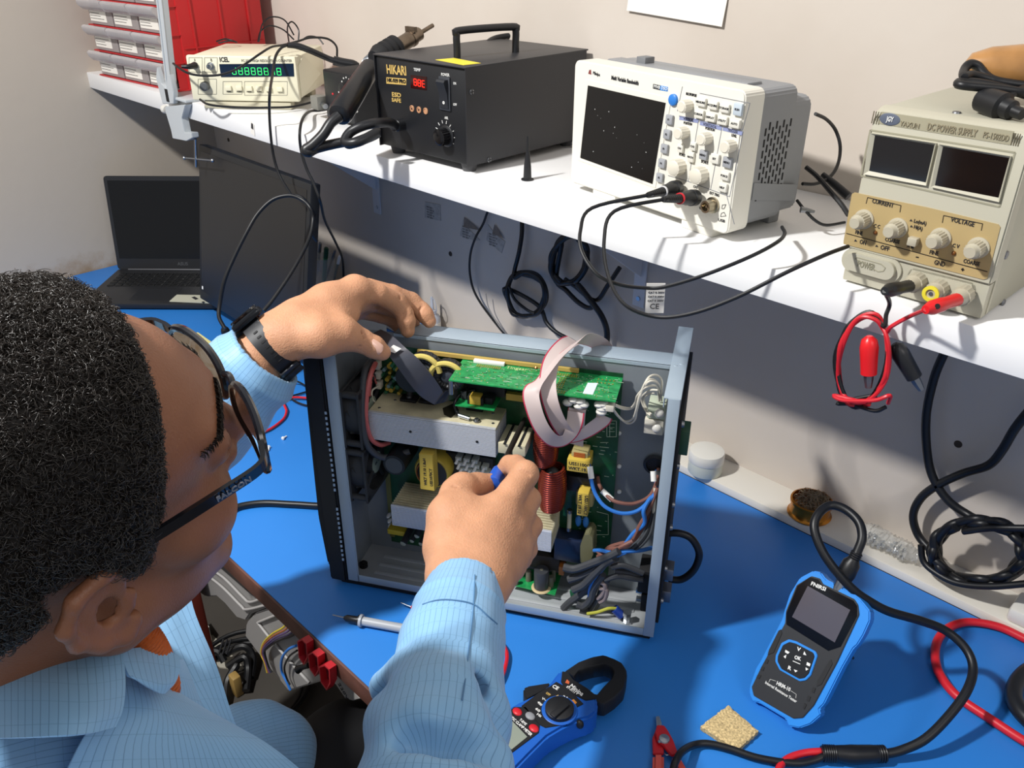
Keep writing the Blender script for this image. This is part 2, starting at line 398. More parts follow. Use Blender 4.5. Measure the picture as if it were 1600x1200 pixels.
for b in ((540, 313, 612, 392), (625, 313, 694, 392), (590, 430, 690, 512), (725, 443, 828, 512), (842, 443, 1075, 518)):
    outline(a, fr, [k1(b[0], b[1]), k1(b[2], b[1]), k1(b[2], b[3]), k1(b[0], b[3])], DARKP)
for x in (757, 812, 866, 922, 975, 1035): ftext(a, fr, 'FUNC', k1(x-12, 499), k1(x+14, 499), .004, DARKP)
a.build('printed_lettering', fc)
for x, y in ((574, 355), (660, 358)):
    a = MB(); q = fr.L(*k1(x, y), 0); a.lathe([(.007, 0), (.007, .003), (.0048, .003), (.0048, .012), (.003, .012), (.003, .006), (0, .006)], (q[0], 0, q[2]), (0, -1, 0), STEEL); a.build('bnc_socket', fc)
a = MB(); knob(a, fr, k1(632, 466), .0085, .011, mat('grey_knob', '55585a', .5)); a.build('knob', fc)
for x, y in ((757, 478), (815, 478), (870, 480), (922, 480), (975, 483), (1035, 484)):
    a = MB(); q = fr.L(*k1(x, y), 0); a.box(q[0]-.006, q[0]+.006, -.005, 0, q[2]-.0045, q[2]+.0045, CREAM, bev=.001); a.build('push_button', fc)
# ---- small black soldering station behind
fr = Fr.base((513, 158), (570, 195), SZ+.004)
fr = Fr.base(k1(1290, 640), k1(1470, 690), SZ+.004)
W = .098; Hh = fr.L(*k1(1285, 378))[2]; D = .13
ss = thing('soldering_station', 'small black soldering station half hidden behind the hot air gun', 'soldering station', fr.M)
MB().box(0, W, 0, D, 0, Hh, BLKM, bev=.003).box(.003, W-.003, -.001, .001, .003, Hh-.003, BLK, bev=.001).build('case', ss)
a = MB(); ftext(a, fr, 'HIKARI', k1(1315, 430), k1(1372, 433), .01, mat('faint_print', '5a5348', .6))
q = fr.L(*k1(1402, 475)); 
for i in range(9):
    t = math.radians(-30+i*30); a.box(q[0]+.017*math.cos(t)-.0012, q[0]+.017*math.cos(t)+.0012, -.0016, -.001, q[2]+.017*math.sin(t)-.0012, q[2]+.017*math.sin(t)+.0012, WHT)
a.build('printed_scale', ss)
a = MB(); knob(a, fr, k1(1402, 480), .011, .013, BLK); a.build('knob', ss)
a = MB()
for x, y, m in ((1325, 510, RED), (1360, 500, WHT), (1455, 605, WHT)):
    q = fr.L(*k1(x, y)); a.ell((q[0], -.001, q[2]), .0022, m, n=8)
a.build('indicator_light', ss)
q = fr.L(*k1(1225, 565), -.01)
a = MB(); a.box(q[0]-.012, q[0]+.012, -.012, .012, q[2]-.01, q[2]+.014, mat('grey_box', '77766f', .5), bev=.001); a.cyl((q[0]+.012, -.002, q[2]), (q[0]+.03, -.006, q[2]-.001), .005, STEEL); a.build('connector', ss)
# ---- hot air station
CH = mat('charcoal_metal', '27282c', .42, bump=.12, bs=900); CHF = mat('black_front', '17181b', .5, bump=.1, bs=900)
fr = Fr.base(k2(455, 655), k2(905, 768), SZ+.012); frH = fr
W = fr.L(*k2(905, 768))[0]; Hh = (fr.L(*k2(430, 185))[2]+fr.Lx(*k2(885, 245), W)[2])/2; D = fr.Lx(*k2(1566, 185), W)[1]; D2 = fr.Lx(*k2(1450, 675), W)[1]
print('HIKARI', W, Hh, D, D2)
hs = thing('hot_air_station', 'large black hot air rework station with red temperature readout and carrying handle', 'rework station', fr.M)
D = (D+D2)/2
a = MB(); a.box(0, W, .004, D, 0, Hh-.002, CH, bev=.0015); a.box(-.002, W+.002, -.004, D+.004, Hh-.0022, Hh, CH, bev=.0008); a.box(W, W+.0015, -.003, D, 0, Hh-.002, CH); a.box(-.0015, 0, -.003, D, 0, Hh-.002, CH)
a.build('case', hs)
MB().box(.001, W-.001, 0, .004, .002, Hh-.003, CHF, bev=.001).build('front_panel', hs)
for x, y in ((.018, .02), (W-.018, .02), (.018, D-.02), (W-.018, D-.02)):
    a = MB(); a.cyl((x, y, 0), (x, y, -.012), .013, mat('rubber_foot', '4a4a4c', .7), r1=.010); a.build('rubber_foot', hs)
a = MB(); ftext(a, fr, 'HIKARI', k2(480, 262), k2(583, 272), .0185, GOLD, bold=.02)
flat(a, fr, [k2(480, 302), k2(583, 310), k2(583, 343), k2(480, 335)], GOLD); ftext(a, fr, 'HK-939 PRO', k2(484, 317), k2(580, 326), .0075, CHF, dep=-.0006, bold=.03)
ftext(a, fr, 'TEMP', k2(622, 262), k2(658, 266), .006, WHT); ftext(a, fr, 'POWER', k2(765, 288), k2(808, 292), .006, WHT)
ftext(a, fr, 'ESD', k2(508, 392), k2(556, 398), .009, GOLD, bold=.02); ftext(a, fr, 'SAFE', k2(508, 420), k2(556, 426), .008, GOLD, bold=.02)
ftext(a, fr, 'ON', k2(828, 334), k2(843, 336), .005, WHT); ftext(a, fr, 'OFF', k2(828, 444), k2(847, 446), .005, WHT); ftext(a, fr, 'AIR', k2(783, 513), k2(801, 516), .0055, WHT)
q = fr.L(*k2(785, 602))
for i in range(11):
    t = math.radians(-60+i*30*.9+30); c, s_ = math.cos(t), math.sin(t)
    if -70 < math.degrees(t) < 215:
        a.prism([(q[0]+.0165*c-.0004*s_, q[2]+.0165*s_+.0004*c), (q[0]+.021*c-.0004*s_, q[2]+.021*s_+.0004*c), (q[0]+.021*c+.0004*s_, q[2]+.021*s_-.0004*c), (q[0]+.0165*c+.0004*s_, q[2]+.0165*s_-.0004*c)], -.0005, .0005, WHT)
a.build('printed_lettering', hs)
a = MB(); flat(a, fr, [k2(607, 290), k2(690, 300), k2(690, 370), k2(607, 358)], mat('red_window', '2a0606', .2), th=.0006)
rl = mat('red_led', 'ff2a1a', .4, emit='ff2010', es=1.6)
q0 = fr.L(*k2(624, 345)); q1 = fr.L(*k2(688, 353)); hh = fr.L(*k2(624, 308))[2]-q0[2]
for i, ch in enumerate(('abcdefg', 'abcdefg', 'adefg')): seg7(a, q0[0]+i*(q1[0]-q0[0])/3, q0[2]-.0002*i, (q1[0]-q0[0])/3*.75, hh, ch, rl, y0=-.0006, t=.0011)
a.build('display', hs)
for x, y, s in ((614, 465, 'up'), (650, 472, 'dn'), (685, 478, 'o')):
    a = MB(); q = fr.L(*k2(x, y)); a.lathe([(.0048, 0), (.0048, .0012), (.0038, .0016), (.0038, .0008), (0, .0008)], (q[0], 0, q[2]), (0, -1, 0), mat('copper_ring', 'b98a68', .4), n=22)
    if s != 'o':
        k = 1 if s == 'up' else -1; a.prism([(q[0]-.0016, q[2]-.0012*k), (q[0]+.0016, q[2]-.0012*k), (q[0], q[2]+.0018*k)], -.0016, 0, BLKM)
    a.build('push_button', hs)
q = fr.L(*k2(787, 388)); 
a = MB(); a.box(q[0]-.0115, q[0]+.0115, -.0025, 0, q[2]-.0235, q[2]+.0235, mat('switch_frame', '34373d', .5), bev=.001)
sw = a.build('power_switch', hs); a = MB(); a.prism([(-.0015, q[2]-.020), (-.0035, q[2]-.020), (-.005, q[2]), (-.011, q[2]+.017), (-.009, q[2]+.020), (-.0015, q[2]+.020)], q[0]-.0085, q[0]+.0085, mat('switch_rocker', '2a2c31', .35), ax='x')
a.lathe([(.0022, 0), (.0022, .0004), (.0013, .0004), (.0013, 0)], (q[0], -.0042, q[2]-.012), (0, -1, 0), WHT, n=16); a.build('rocker', sw)
a = MB(); knob(a, fr, k2(795, 608), .0125, .017, mat('gloss_black', '0d0d10', .2), n=22, skirt=BLK, cap=mat('gloss_black', '0d0d10', .2)); a.build('knob', hs)
a = MB(); q = fr.L(*k2(562, 548)); a.lathe([(.009, 0), (.009, .012), (.0075, .013), (.0075, .02)], (q[0], 0, q[2]), (0, -1, 0), BLK); a.build('hose_port', hs); hose0 = fr.wo((q[0], -.015, q[2]))
a = MB(); b0 = fr.Lz(*k2(848, 200), Hh); b1 = fr.Lz(*k2(1152, 172), Hh); hz = Hh+.037
a.tube([(b0[0], b0[1], Hh), (b0[0], b0[1], Hh+.015), (b0[0], b0[1], hz-.006), (b0[0]+(b1[0]-b0[0])*.06, b0[1]+(b1[1]-b0[1])*.06, hz), (b1[0]-(b1[0]-b0[0])*.06, b1[1]-(b1[1]-b0[1])*.06, hz), (b1[0], b1[1], hz-.006), (b1[0], b1[1], Hh+.015), (b1[0], b1[1], Hh)], .0055, BLK, n=12, sm=5)
a.build('handle', hs)
a = MB(); P = fr.PZ([k2(735, 212), k2(830, 203), k2(972, 230), k2(882, 240)], Hh); a.prism(P, Hh, Hh+.0004, mat('yellow_sticker', 'e6cf3a', .6), ax='z'); a.build('yellow_sticker', hs)
for x, y in ((922, 378), (1013, 732), (1448, 650)):
    a = MB(); q = fr.Lx(*k2(x, y), W+.0015); screw(a, q, (1, 0, 0), .0042, DSTEEL); a.box(q[0]+.001, q[0]+.0022, q[1]-.0035, q[1]+.0035, q[2]-.0006, q[2]+.0006, BLKM); a.box(q[0]+.001, q[0]+.0022, q[1]-.0006, q[1]+.0006, q[2]-.0035, q[2]+.0035, BLKM); a.build('screw', hs)
# ---- hot air gun: handle, ribs, nozzle, resting against the station, with its hose
g = lambda x, y, d: atd(*k2(x, y), d)
dd = pj(hose0)[2]
A0 = g(235, 500, dd-.045); A1 = g(420, 215, dd+.045); ax = nrm(A1-A0)
hg = thing('hot_air_gun', 'black hot air gun with grey metal nozzle leaning on its holder left of the station', 'hot air gun', Matrix.Translation(Vector(tuple(A0)))); bpy.context.view_layer.update(); mi = hg.matrix_world.inverted()
MB().lathe([(.009, -.004), (.0165, 0), (.0185, .006), (.0178, .06), (.0165, .10), (.0155, .13)], A0, ax, mat('gun_black', '1b1c1f', .3), M=mi).build('grip', hg)
L1 = np.linalg.norm(A1-A0); N1 = g(560, 130, dd+.075); ax2 = nrm(N1-A1)
pr = [(.0155, 0)]
for i in range(7): pr += [(.0205 if i % 2 == 0 else .0175, .012+i*.0055), (.0205 if i % 2 == 0 else .0175, .016+i*.0055)]
pr += [(.015, .054)]
MB().lathe(pr, A1, ax2, BLKM, M=mi).build('heat_collar', hg)
NM = mat('burnt_steel', '7d7164', .38, 1., var=.2, vs=60)
N0 = A1+ax2*.052
a = MB().lathe([(.0125, 0), (.0125, .03), (.0135, .03), (.0135, .036), (.011, .037), (.0105, .052), (.0035, .054), (.0035, .085), (.0025, .085), (.0025, .05)], N0, ax2, NM, M=mi)
a.box(-.012, .012, -.003, .003, -.004, .004, NM, M=mi @ Matrix.Translation(Vector(tuple(N0+ax2*.033+np.array([0, 0, .014])))))
a.build('nozzle', hg)
hp = [A0-ax*.002, g(190, 540, dd-.05), g(150, 600, dd-.05), g(95, 655, dd-.05), g(60, 680, dd-.05), g(75, 692, dd-.048), g(120, 670, dd-.04), g(240, 625, dd-.03), g(330, 610, dd-.03)]
h2 = [g(300, 655, dd-.06), g(265, 640, dd-.055), g(290, 590, dd-.05), g(360, 555, dd-.05), g(440, 540, dd-.04), g(500, 540, dd-.02), hose0]
MB().tube([hp[0], hp[1], hp[2], hp[3], hp[4], hp[5], hp[6], g(260, 640, dd-.035), g(290, 650, dd-.045), g(400, 610, dd-.05), g(430, 590, dd-.05), g(330, 640, dd-.062)]+[h2[1]]+h2[2:], [.009]+[.0078]*6+[.0074]*12, BLK, n=12, M=mi).build('hose', hg)
# ---- small black dropper tip
p = onz(824, 281, SZ)
solo(MB().lathe([(.009, 0), (.0092, .0015), (.006, .003), (.0052, .02), (.0035, .035), (.0022, .044), (.0014, .062), (0, .063)], (0, 0, 0), (0, 0, 1), BLK), 'desoldering_nozzle', 'small pointed black plastic cone standing alone on the white shelf', 'nozzle', T(*p))
# ---- oscilloscope
OW = mat('warm_white_plastic', 'dedbd0', .4); OG = mat('grey_case', '86888b', .5); OBK = mat('grey_button', '9a9ca0', .5); OKN = mat('knob_cream', 'd8d2c2', .45)
fr = Fr.base((891, 284), k3(962, 1072), SZ+.010); frO = fr
W = fr.L(*k3(962, 1072))[0]; Hh = (fr.L(*k3(178, 118))[2]+fr.L(*k3(1115, 300))[2])/2
D1 = .034; D = fr.Lx(*k3(1478, 420), W+.005)[1]; Db = fr.Lx(*k3(1335, 1025), W+.005)[1]
print('SCOPE', W, Hh, D, Db, fr.px((W, 0, Hh)), fr.px((0, 0, Hh)))
D = min(D, Db, .17)
oc = thing('oscilloscope', 'white digital oscilloscope with black screen and two probes plugged in', 'oscilloscope', fr.M)
a = MB(); a.prism(rrect(0, W, 0, Hh, .008), 0, D1, OW, bev=.004, seg=3); a.build('front_bezel', oc)
a = MB(); D = D*1.06; a.prism(rrect(.003, W-.003, .003, Hh-.003, .01), D1-.002, D*.74, OG, bev=.002); a.prism(rrect(.006, W-.006, .006, Hh-.018, .012), D*.72, D, OG, bev=.004)
a.prism([(D1+.004, .035), (D1+.004, .055), (D-.01, .04), (D-.01, .02)], W-.0045, W-.002, OG, ax='x')
a.build('case', oc)
a = MB()
for j in range(7):
    for i in range(9):
        y = .045+i*.0062; z = .032+j*.0125+(.006 if i % 2 else 0)
        if y+.003 > D*.72: continue
        a.box(W-.004, W-.0026, y, y+.0025, z, z+.0085, BLKM)
a.build('vent_slots', oc)
a = MB(); a.box(.045, .09, .002, .03, -.010, .004, OW, bev=.002); a.build('foot', oc); a = MB(); a.box(W-.075, W-.025, .002, .03, -.010, .004, OW, bev=.002); a.build('foot', oc)
a = MB(); a.box(.02, W-.02, D-.03, D-.01, -.010, .008, OG, bev=.002); a.build('foot', oc)
a = MB(); q = fr.Lz(*k3(465, 140), Hh); a.box(q[0]-.008, q[0]+.008, .045, .062, Hh-.006, Hh+.008, mat('grey_tab', '6e7073', .5), bev=.001); a.build('power_button', oc)
a = MB(); a.box(.02, W-.03, D1+.004, D1+.03, Hh-.005, Hh+.0005, OG, bev=.002); a.build('top_vent', oc)
a = MB(); flat(a, fr, [k3(190, 222), k3(660, 325), k3(572, 812), k3(150, 660)], OW, th=.0008)
flat(a, fr, [k3(208, 255), k3(630, 350), k3(558, 790), k3(166, 648)], GLASSBLK, th=.0014); a.build('screen', oc)
a = MB()
for i in range(15):
    x, y = random.uniform(220, 540), 0; y = random.uniform(330, 640)+(x-220)*.28; q = fr.L(*k3(x, y)); s = random.choice((.0002, .0003, .0005)); a.ell((q[0], -.0015, q[2]), (s, .0002, s*1.3), WHT, n=8)
a.build('dust_speck', oc)['kind'] = 'stuff'
a = MB(); ftext(a, fr, 'Multi Variable Bandwidth', k3(332, 213), k3(480, 245), .0068, DARKP, bold=.02); ftext(a, fr, 'Minipa', k3(232, 187), k3(270, 198), .006, DARKP)
P = fr.P([k3(207, 192), k3(212, 172), k3(221, 170), k3(223, 196)]); a.prism(P, -.0005, 0, mat('logo_red', '7a3a38', .5))
flat(a, fr, [k3(560, 247), k3(600, 256), k3(597, 281), k3(558, 272)], DARKP); flat(a, fr, [k3(600, 256), k3(639, 264), k3(638, 288), k3(597, 281)], mat('logo_blue', '2f86d8', .5))
ftext(a, fr, 'MVB', k3(563, 260), k3(597, 268), .005, WHT, dep=-.0005); ftext(a, fr, 'DSO', k3(603, 269), k3(636, 276), .005, WHT, dep=-.0005)
lb = mat('label_lilac', '8a92b8', .5)
flat(a, fr, [k3(705, 421), k3(808, 440), k3(802, 460), k3(700, 441)], lb); flat(a, fr, [k3(815, 448), k3(935, 478), k3(930, 500), k3(812, 470)], lb); flat(a, fr, [k3(940, 480), k3(1046, 506), k3(1040, 527), k3(936, 500)], lb)
for s, x0, y0, x1, y1 in (('VERTICAL', 725, 436, 780, 448), ('HORIZONTAL', 833, 465, 905, 485), ('TRIGGER', 965, 497, 1020, 512), ('POSITION', 725, 458, 770, 468), ('POSITION', 843, 487, 893, 500), ('LEVEL', 985, 525, 1013, 533), ('SCALE', 700, 628, 732, 637), ('SCALE', 820, 668, 858, 678), ('EXT TRIG', 866, 838, 918, 855), ('CH2', 777, 805, 800, 810), ('MULTIPURPOSE', 738, 300, 795, 312), ('CAL', 810, 920, 835, 928), ('USB', 912, 985, 950, 995)):
    ftext(a, fr, s, k3(x0, y0), k3(x1, y1), .0042, DARKP, bold=.01)
gp = mat('grey_print', '9a9da8', .6)
for b in ([(812, 298), (1085, 352), (1045, 498), (980, 482), (700, 420)], [(700, 425), (1048, 508), (975, 860), (745, 775), (640, 745)], [(806, 445), (750, 775)], [(932, 490), (872, 820)], [(718, 262), (690, 395)], [(945, 800), (1000, 1010)]):
    for i in range(len(b)-1): outline(a, fr, [k3(*b[i]), k3(*b[i+1])], gp)
for b in ([(935, 905), (955, 903), (945, 925), (932, 925)], [(930, 950), (945, 945), (955, 965), (925, 968)]): outline(a, fr, [k3(*p) for p in b], DARKP)
a.build('printed_lettering', oc)
def btn(x, y, w_, h_, m, t=.004, lab=None, nm='push_button'):
    q = fr.L(*k3(x, y)); b = MB(); b.box(q[0]-w_/2, q[0]+w_/2, -t, 0, q[2]-h_/2, q[2]+h_/2, m, bev=.0012)
    if lab: b.text(lab, .0032, (q[0], -t-.0002, q[2]), DARKP, align='CENTER', bold=.02)
    b.build(nm, oc)
for i, (x, y) in enumerate(((655, 440), (642, 520), (628, 598), (614, 677), (602, 755))): btn(x, y, .011, .011, OBK, lab='F%d' % (i+1))
for x, y, s in ((828, 345, 'MEASURE'), (892, 362, 'ACQUIRE'), (955, 378, 'STORAGE'), (817, 410, 'CURSOR'), (880, 428, 'DISPLAY'), (944, 445, 'UTILITY'), (1012, 462, 'AUTO')): btn(x, y, .0135, .0095, OW, lab=s)
btn(1028, 385, .012, .013, mat('pale_blue_button', 'b9c4cc', .5), lab='RUN'); btn(715, 595, .009, .010, OW, lab='CH1'); btn(785, 585, .009, .010, OW, lab='CH2'); btn(773, 643, .009, .012, OW, lab='MATH'); btn(840, 632, .0115, .011, OBK, lab='MENU')
btn(903, 652, .0125, .011, OW, lab='SET'); btn(970, 672, .0125, .012, OBK, lab='MENU'); btn(957, 745, .012, .010, OW, lab='FORCE'); btn(945, 808, .012, .010, OW, lab='HELP')
q = fr.L(*k3(672, 333)); MB().lathe([(.0065, 0), (.0065, .003), (.005, .004), (0, .004)], (q[0], 0, q[2]), (0, -1, 0), mat('blue_button', '2f78c8', .4)).build('menu_button', oc)
for x, y, r in ((755, 365, .0072), (735, 510, .0072), (860, 542, .0072), (990, 583, .0072), (708, 697, .0100), (828, 740, .0100)):
    b = MB(); knob(b, fr, k3(x, y), r, .013, OKN, n=14); b.build('knob', oc)
for x, y in ((885, 905), (780, 865), (690, 830)):
    b = MB(); q = fr.L(*k3(x, y)); b.lathe([(.0095, 0), (.0095, .003), (.0072, .0035), (.0072, .014), (.005, .014), (.005, .006), (.0015, .006), (.0015, .012), (0, .012)], (q[0], 0, q[2]), (0, -1, 0), mat('nickel', 'a89e8a', .3, 1.)); b.build('bnc_socket', oc)
def bncp(fr, kk, x, y, dx, dy, ln, name, label, ring, path):
    q = fr.wo(fr.L(*kk(x, y), -.008)); dpt = pj(q)[2]
    e = atd(*kk(x+dx, y+dy), dpt-.06*ln); ax = nrm(e-q)
    t = thing(name, label, 'probe cable', Matrix.Translation(Vector(tuple(q)))); bpy.context.view_layer.update(); mi = t.matrix_world.inverted()
    MB().lathe([(.0085, 0), (.0095, .002), (.0095, .012), (.0085, .013), (.0085, .018), (.0078, .02), (.007, .035), (.006, .037)], q, ax, BLK, M=mi).build('bnc_plug', t)
    MB().lathe([(.0066, .0355), (.0066, .038)], q, ax, ring, M=mi).build('marker_ring', t)
    pr = [(.0055, .037)]
    for i in range(9): pr += [(.0052-.0002*i, .039+i*.004), (.0044-.0002*i, .0405+i*.004), (.0044-.0002*i, .042+i*.004)]
    MB().lathe(pr, q, ax, RUB, M=mi).build('strain_relief', t)
    s = q+ax*.072
    MB().tube([s-ax*.004, s]+path(s, pj(s)[2]), .0021, RUB, n=8, M=mi).build('cable', t)
    return t
def pth1(s, d):   # hangs off the shelf in a loop, ends at the paper flag, goes round the back of the oscilloscope
    return [atd(925, 325, d+.0), atd(907, 360, d-.01), atd(910, 395, d-.02), atd(935, 430, d-.03), atd(970, 445, d-.03), atd(1010, 450, d-.02), atd(1040, 448, d-.03), atd(1100, 430, d-.05), atd(1170, 402, d-.06), atd(1212, 380, d-.055), atd(1226, 366, d-.03), atd(1222, 355, d+.02)]
def pth2(s, d):
    return [atd(960, 330, d-.005), atd(944, 375, d-.01), atd(950, 430, d-.02), atd(975, 475, d-.04), atd(1025, 495, d-.05), atd(1080, 490, d-.07), atd(1150, 465, d-.09), atd(1230, 425, d-.11), atd(1290, 398, d-.11), atd(1325, 385, d-.09)]
YR = mat('white_ring', 'd8d8d8', .4)
bncp(frO, k3, 690, 812, -180, 45, 1, 'probe_cable', 'thin black probe cable with white ring plugged into the oscilloscope', YR, pth1)
bncp(frO, k3, 790, 865, -200, 12, 1, 'probe_cable', 'thin black probe cable with red ring plugged into the oscilloscope', RED, pth2)
p = atd(1023, 466, pj(frO.wo(frO.L(*k3(690, 812), -.008)))[2]-.06)
a = MB(); xr = RC[:, 0]; zr = np.array([0, 0, 1.]); c = [p+xr*s*.0105+zr*t*.018-RC[:, 1]*0 for s, t in ((-1, 1), (1, 1), (1.1, -1), (-.9, -1))]
nn = nrm(np.cross(xr, zr)); a.add([q+nn*.0004 for q in c]+[q-nn*.0004 for q in c], [(0, 1, 2, 3), (7, 6, 5, 4), (0, 4, 5, 1), (1, 5, 6, 2), (2, 6, 7, 3), (3, 7, 4, 0)], LAB)
a.text('CE', .009, p+nn*.0006-zr*.010-xr*.005, DARKP, xd=xr, ud=zr)
for k in range(4): a.text('CAT II 300V', .0035, p+nn*.0006+zr*(.012-k*.005)-xr*.008, DARKP, xd=xr, ud=zr)
solo(a, 'cable_tag', 'white paper tag folded round the thin probe cable below the shelf', 'cable tag')
# ------------------------------------------------------------------ power supply
PSM = mat('ps_cream', 'b5b19f', .45, bump=.05, bs=500); PSG = mat('ps_gold_panel', 'b09a6c', .4, .0); PSK = mat('ps_knob', 'b3ac98', .5)
fr = Fr.base((1313, 437), (1531, 500), SZ+.003); frP = fr
W = fr.L(1531, 500)[0]; Hh = fr.L(*k4(455, 400))[2]; D = .22
print('PS', W, Hh, fr.px((W, 0, Hh)), fr.px((0, D, Hh)), fr.px((0, 0, Hh)))
ps = thing('power_supply', 'cream bench power supply with two dark meters and gold control panel', 'power supply', fr.M)
zs = fr.L(*k5(250, 285))[2]    # height of the step
a = MB(); a.prism([(0, zs), (0, Hh-.012), (.003, Hh-.004), (.012, Hh), (.02, Hh), (.02, 0), (.012, 0), (.012, zs)], 0, W, PSM, ax='x', bev=.0015)
a.prism([(.004, .0), (.003, .003), (.003, zs-.001), (.02, zs-.001), (.02, 0)], .001, W-.001, PSM, ax='x'); a.build('front_frame', ps)
MB().box(.001, W-.001, .018, D, .0, Hh-.0015, mat('ps_case', 'aca998', .5), bev=.001).build('case', ps)
for x in (.015, W-.015):
    for y in (.03, D-.02): pass
a = MB()
TL, TR, BR_, BL = k4(470, 580), k4(1535, 745), k4(1420, 1145), k4(400, 915)
outline(a, fr, [TL, TR, BR_, BL], mat('ps_shade', '98947f', .6), t=.0015)
def ringq(mb, outer, inner, m, y0, y1):
    n = len(outer); v = [(x, y0, z) for x, z in outer]+[(x, y1, z) for x, z in inner]
    mb.add(v, [[i, (i+1) % n, (i+1) % n+n, i+n] for i in range(n)], m)
for o4, i4 in (([k4(478, 600), k4(962, 675), k4(890, 985), k4(430, 900)], [k4(508, 618), k4(945, 690), k4(880, 963), k4(465, 878)]), ([k4(985, 682), k4(1512, 770), k4(1425, 1105), k4(925, 995)], [k4(1008, 700), k4(1495, 785), k4(1415, 1075), k4(948, 985)])):
    ringq(a, fr.P(o4), fr.P(i4), PSM, -.003, -.0008); ringq(a, [(x, z) for x, z in fr.P(o4)], fr.P(o4), PSM, .001, -.003)
a.build('meter_bezel', ps)
for i4 in ([k4(508, 618), k4(945, 690), k4(880, 963), k4(465, 878)], [k4(1008, 700), k4(1495, 785), k4(1415, 1075), k4(948, 985)]):
    b = MB(); flat(b, fr, i4, mat('meter_window', '14100f', .08, coat=.5), th=.001); b.build('meter_window', ps)
a = MB(); flat(a, fr, [k4(555, 445), k4(1530, 590), k4(1500, 690), k4(530, 532)], mat('ps_label', 'a09a82', .5)); 
q = fr.L(*k4(615, 500)); a.ell((q[0], -.0006, q[2]), (.0098, .0006, .0056), mat('blue_oval', '5a6170', .5), n=28); a.build('name_plate', ps)
a = MB(); ftext(a, fr, 'JGY', k4(592, 498), k4(642, 505), .0062, WHT, dep=-.0013, bold=.02); fp = mat('faded_print', '8a8068', .5)
ftext(a, fr, 'YAXUN', k4(690, 532), k4(830, 555), .0065, fp, dep=-.0005); ftext(a, fr, 'DC POWER SUPPLY', k4(890, 555), k4(1255, 608), .0085, fp, dep=-.0005, bold=.02); ftext(a, fr, 'PS-1502DD', k4(1300, 615), k4(1490, 645), .0075, fp, dep=-.0005)
for i in range(4):
    for x0, y0 in ((487, 440), (1512, 600)):
        x = x0+i*17; outline(a, fr, [k4(x+12, y0+i*3), k4(x-8, y0+90+i*3)], fp, t=.0008)
a.build('printed_lettering', ps)
a = MB(); flat(a, fr, [k5(318, 2), k5(700, 80), k5(1068, 168), k5(1078, 182), k5(1010, 450), k5(990, 455), k5(262, 270), k5(262, 255), k5(305, 10)], PSG, th=.0008); 
outline(a, fr, [k5(275, 215), k5(1010, 415)], DARKP, dep=-.0008, t=.0006)
for p in ([(378, 60), (386, 28), (560, 70), (554, 105)], [(775, 160), (782, 122), (985, 165), (978, 200)]):
    for i in range(3): outline(a, fr, [k5(*p[i]), k5(*p[i+1])], DARKP, dep=-.0008, t=.0005)
for s, x0, y0, x1, y1, z in (('CURRENT', 410, 45, 522, 72, .0062), ('VOLTAGE', 820, 142, 942, 170, .0062), ('FINE', 322, 208, 360, 217, .0055), ('COARSE', 477, 245, 553, 262, .0055), ('FINE', 708, 312, 755, 322, .0055), ('COARSE', 885, 358, 970, 377, .0055), ('ON', 345, 258, 378, 266, .0065), ('OFF', 453, 287, 499, 298, .0065), ('GND', 733, 365, 788, 378, .0065), ('Lo(mA)', 627, 150, 692, 165, .005), ('Hi(A)', 627, 180, 672, 193, .005), ('C C', 418, 175, 450, 182, .005), ('C V', 828, 277, 864, 285, .005), ('A M', 592, 280, 625, 288, .005)):
    ftext(a, fr, s, k5(x0, y0), k5(x1, y1), z, DARKP, dep=-.0008, bold=.01)
for p in ((637, 338, 652, 341), (873, 402, 889, 406)): outline(a, fr, [k5(p[0], p[1]), k5(p[2], p[3])], DARKP, dep=-.0008, t=.001)
outline(a, fr, [k5(882, 396), k5(880, 412)], DARKP, dep=-.0008, t=.001)
for x, y in ((323, 252), (433, 280), (612, 147), (614, 178)): flat(a, fr, [k5(x-8, y+4), k5(x, y-6), k5(x+8, y+6)], DARKP, dep=-.0008)
a.build('control_panel', ps)
for x, y in ((370, 140), (545, 185), (768, 238), (965, 288)):
    b = MB(); q = fr.L(*k5(x, y)); b.lathe([(.0098, 0), (.0098, .0025), (.008, .003)], (q[0], 0, q[2]), (0, -1, 0), PSK)
    P = []
    for i in range(36): rr = .0078 if i % 2 else .0071; t = math.pi*2*i/36; P.append((q[0]+rr*math.cos(t), q[2]+rr*math.sin(t)))
    b.prism(P, 0, -.016, PSK); b.lathe([(.007, .016), (.0055, .018), (.0055, .021), (.005, .022), (0, .022)], (q[0], 0, q[2]), (0, -1, 0), PSK); b.build('knob', ps)
b = MB(); q = fr.L(*k5(632, 255)); b.box(q[0]-.0045, q[0]+.0045, -.008, 0, q[2]-.0035, q[2]+.0045, PSK, bev=.001); b.build('push_button', ps)
for x, y in ((428, 211), (837, 318)): b = MB(); q = fr.L(*k5(x, y)); b.ell((q[0], -.001, q[2]), .0022, mat('amber_lamp', '7a4a1a', .3), n=10); b.build('indicator_light', ps)
b = MB(); q = fr.L(*k5(400, 383)); b.prism(rrect(q[0]-.031, q[0]+.031, q[2]-.0125, q[2]+.0125, .0122, 6), .003, .0005, PSM, bev=.001); b.prism(rrect(q[0]-.026, q[0]+.026, q[2]-.0095, q[2]+.0095, .0092, 6), .003, -.004, PSM, bev=.0015)
outline(b, fr, [k5(322, 348), k5(330, 340), k5(455, 375), k5(478, 395), k5(468, 412), k5(440, 415)], mat('ps_shade', '98947f', .6), dep=-.004, t=.0008)
ftext(b, fr, 'POWER', k5(333, 372), k5(424, 396), .0095, mat('ps_relief', '8c8873', .6), dep=-.004, bold=.01); b.build('power_button', ps)
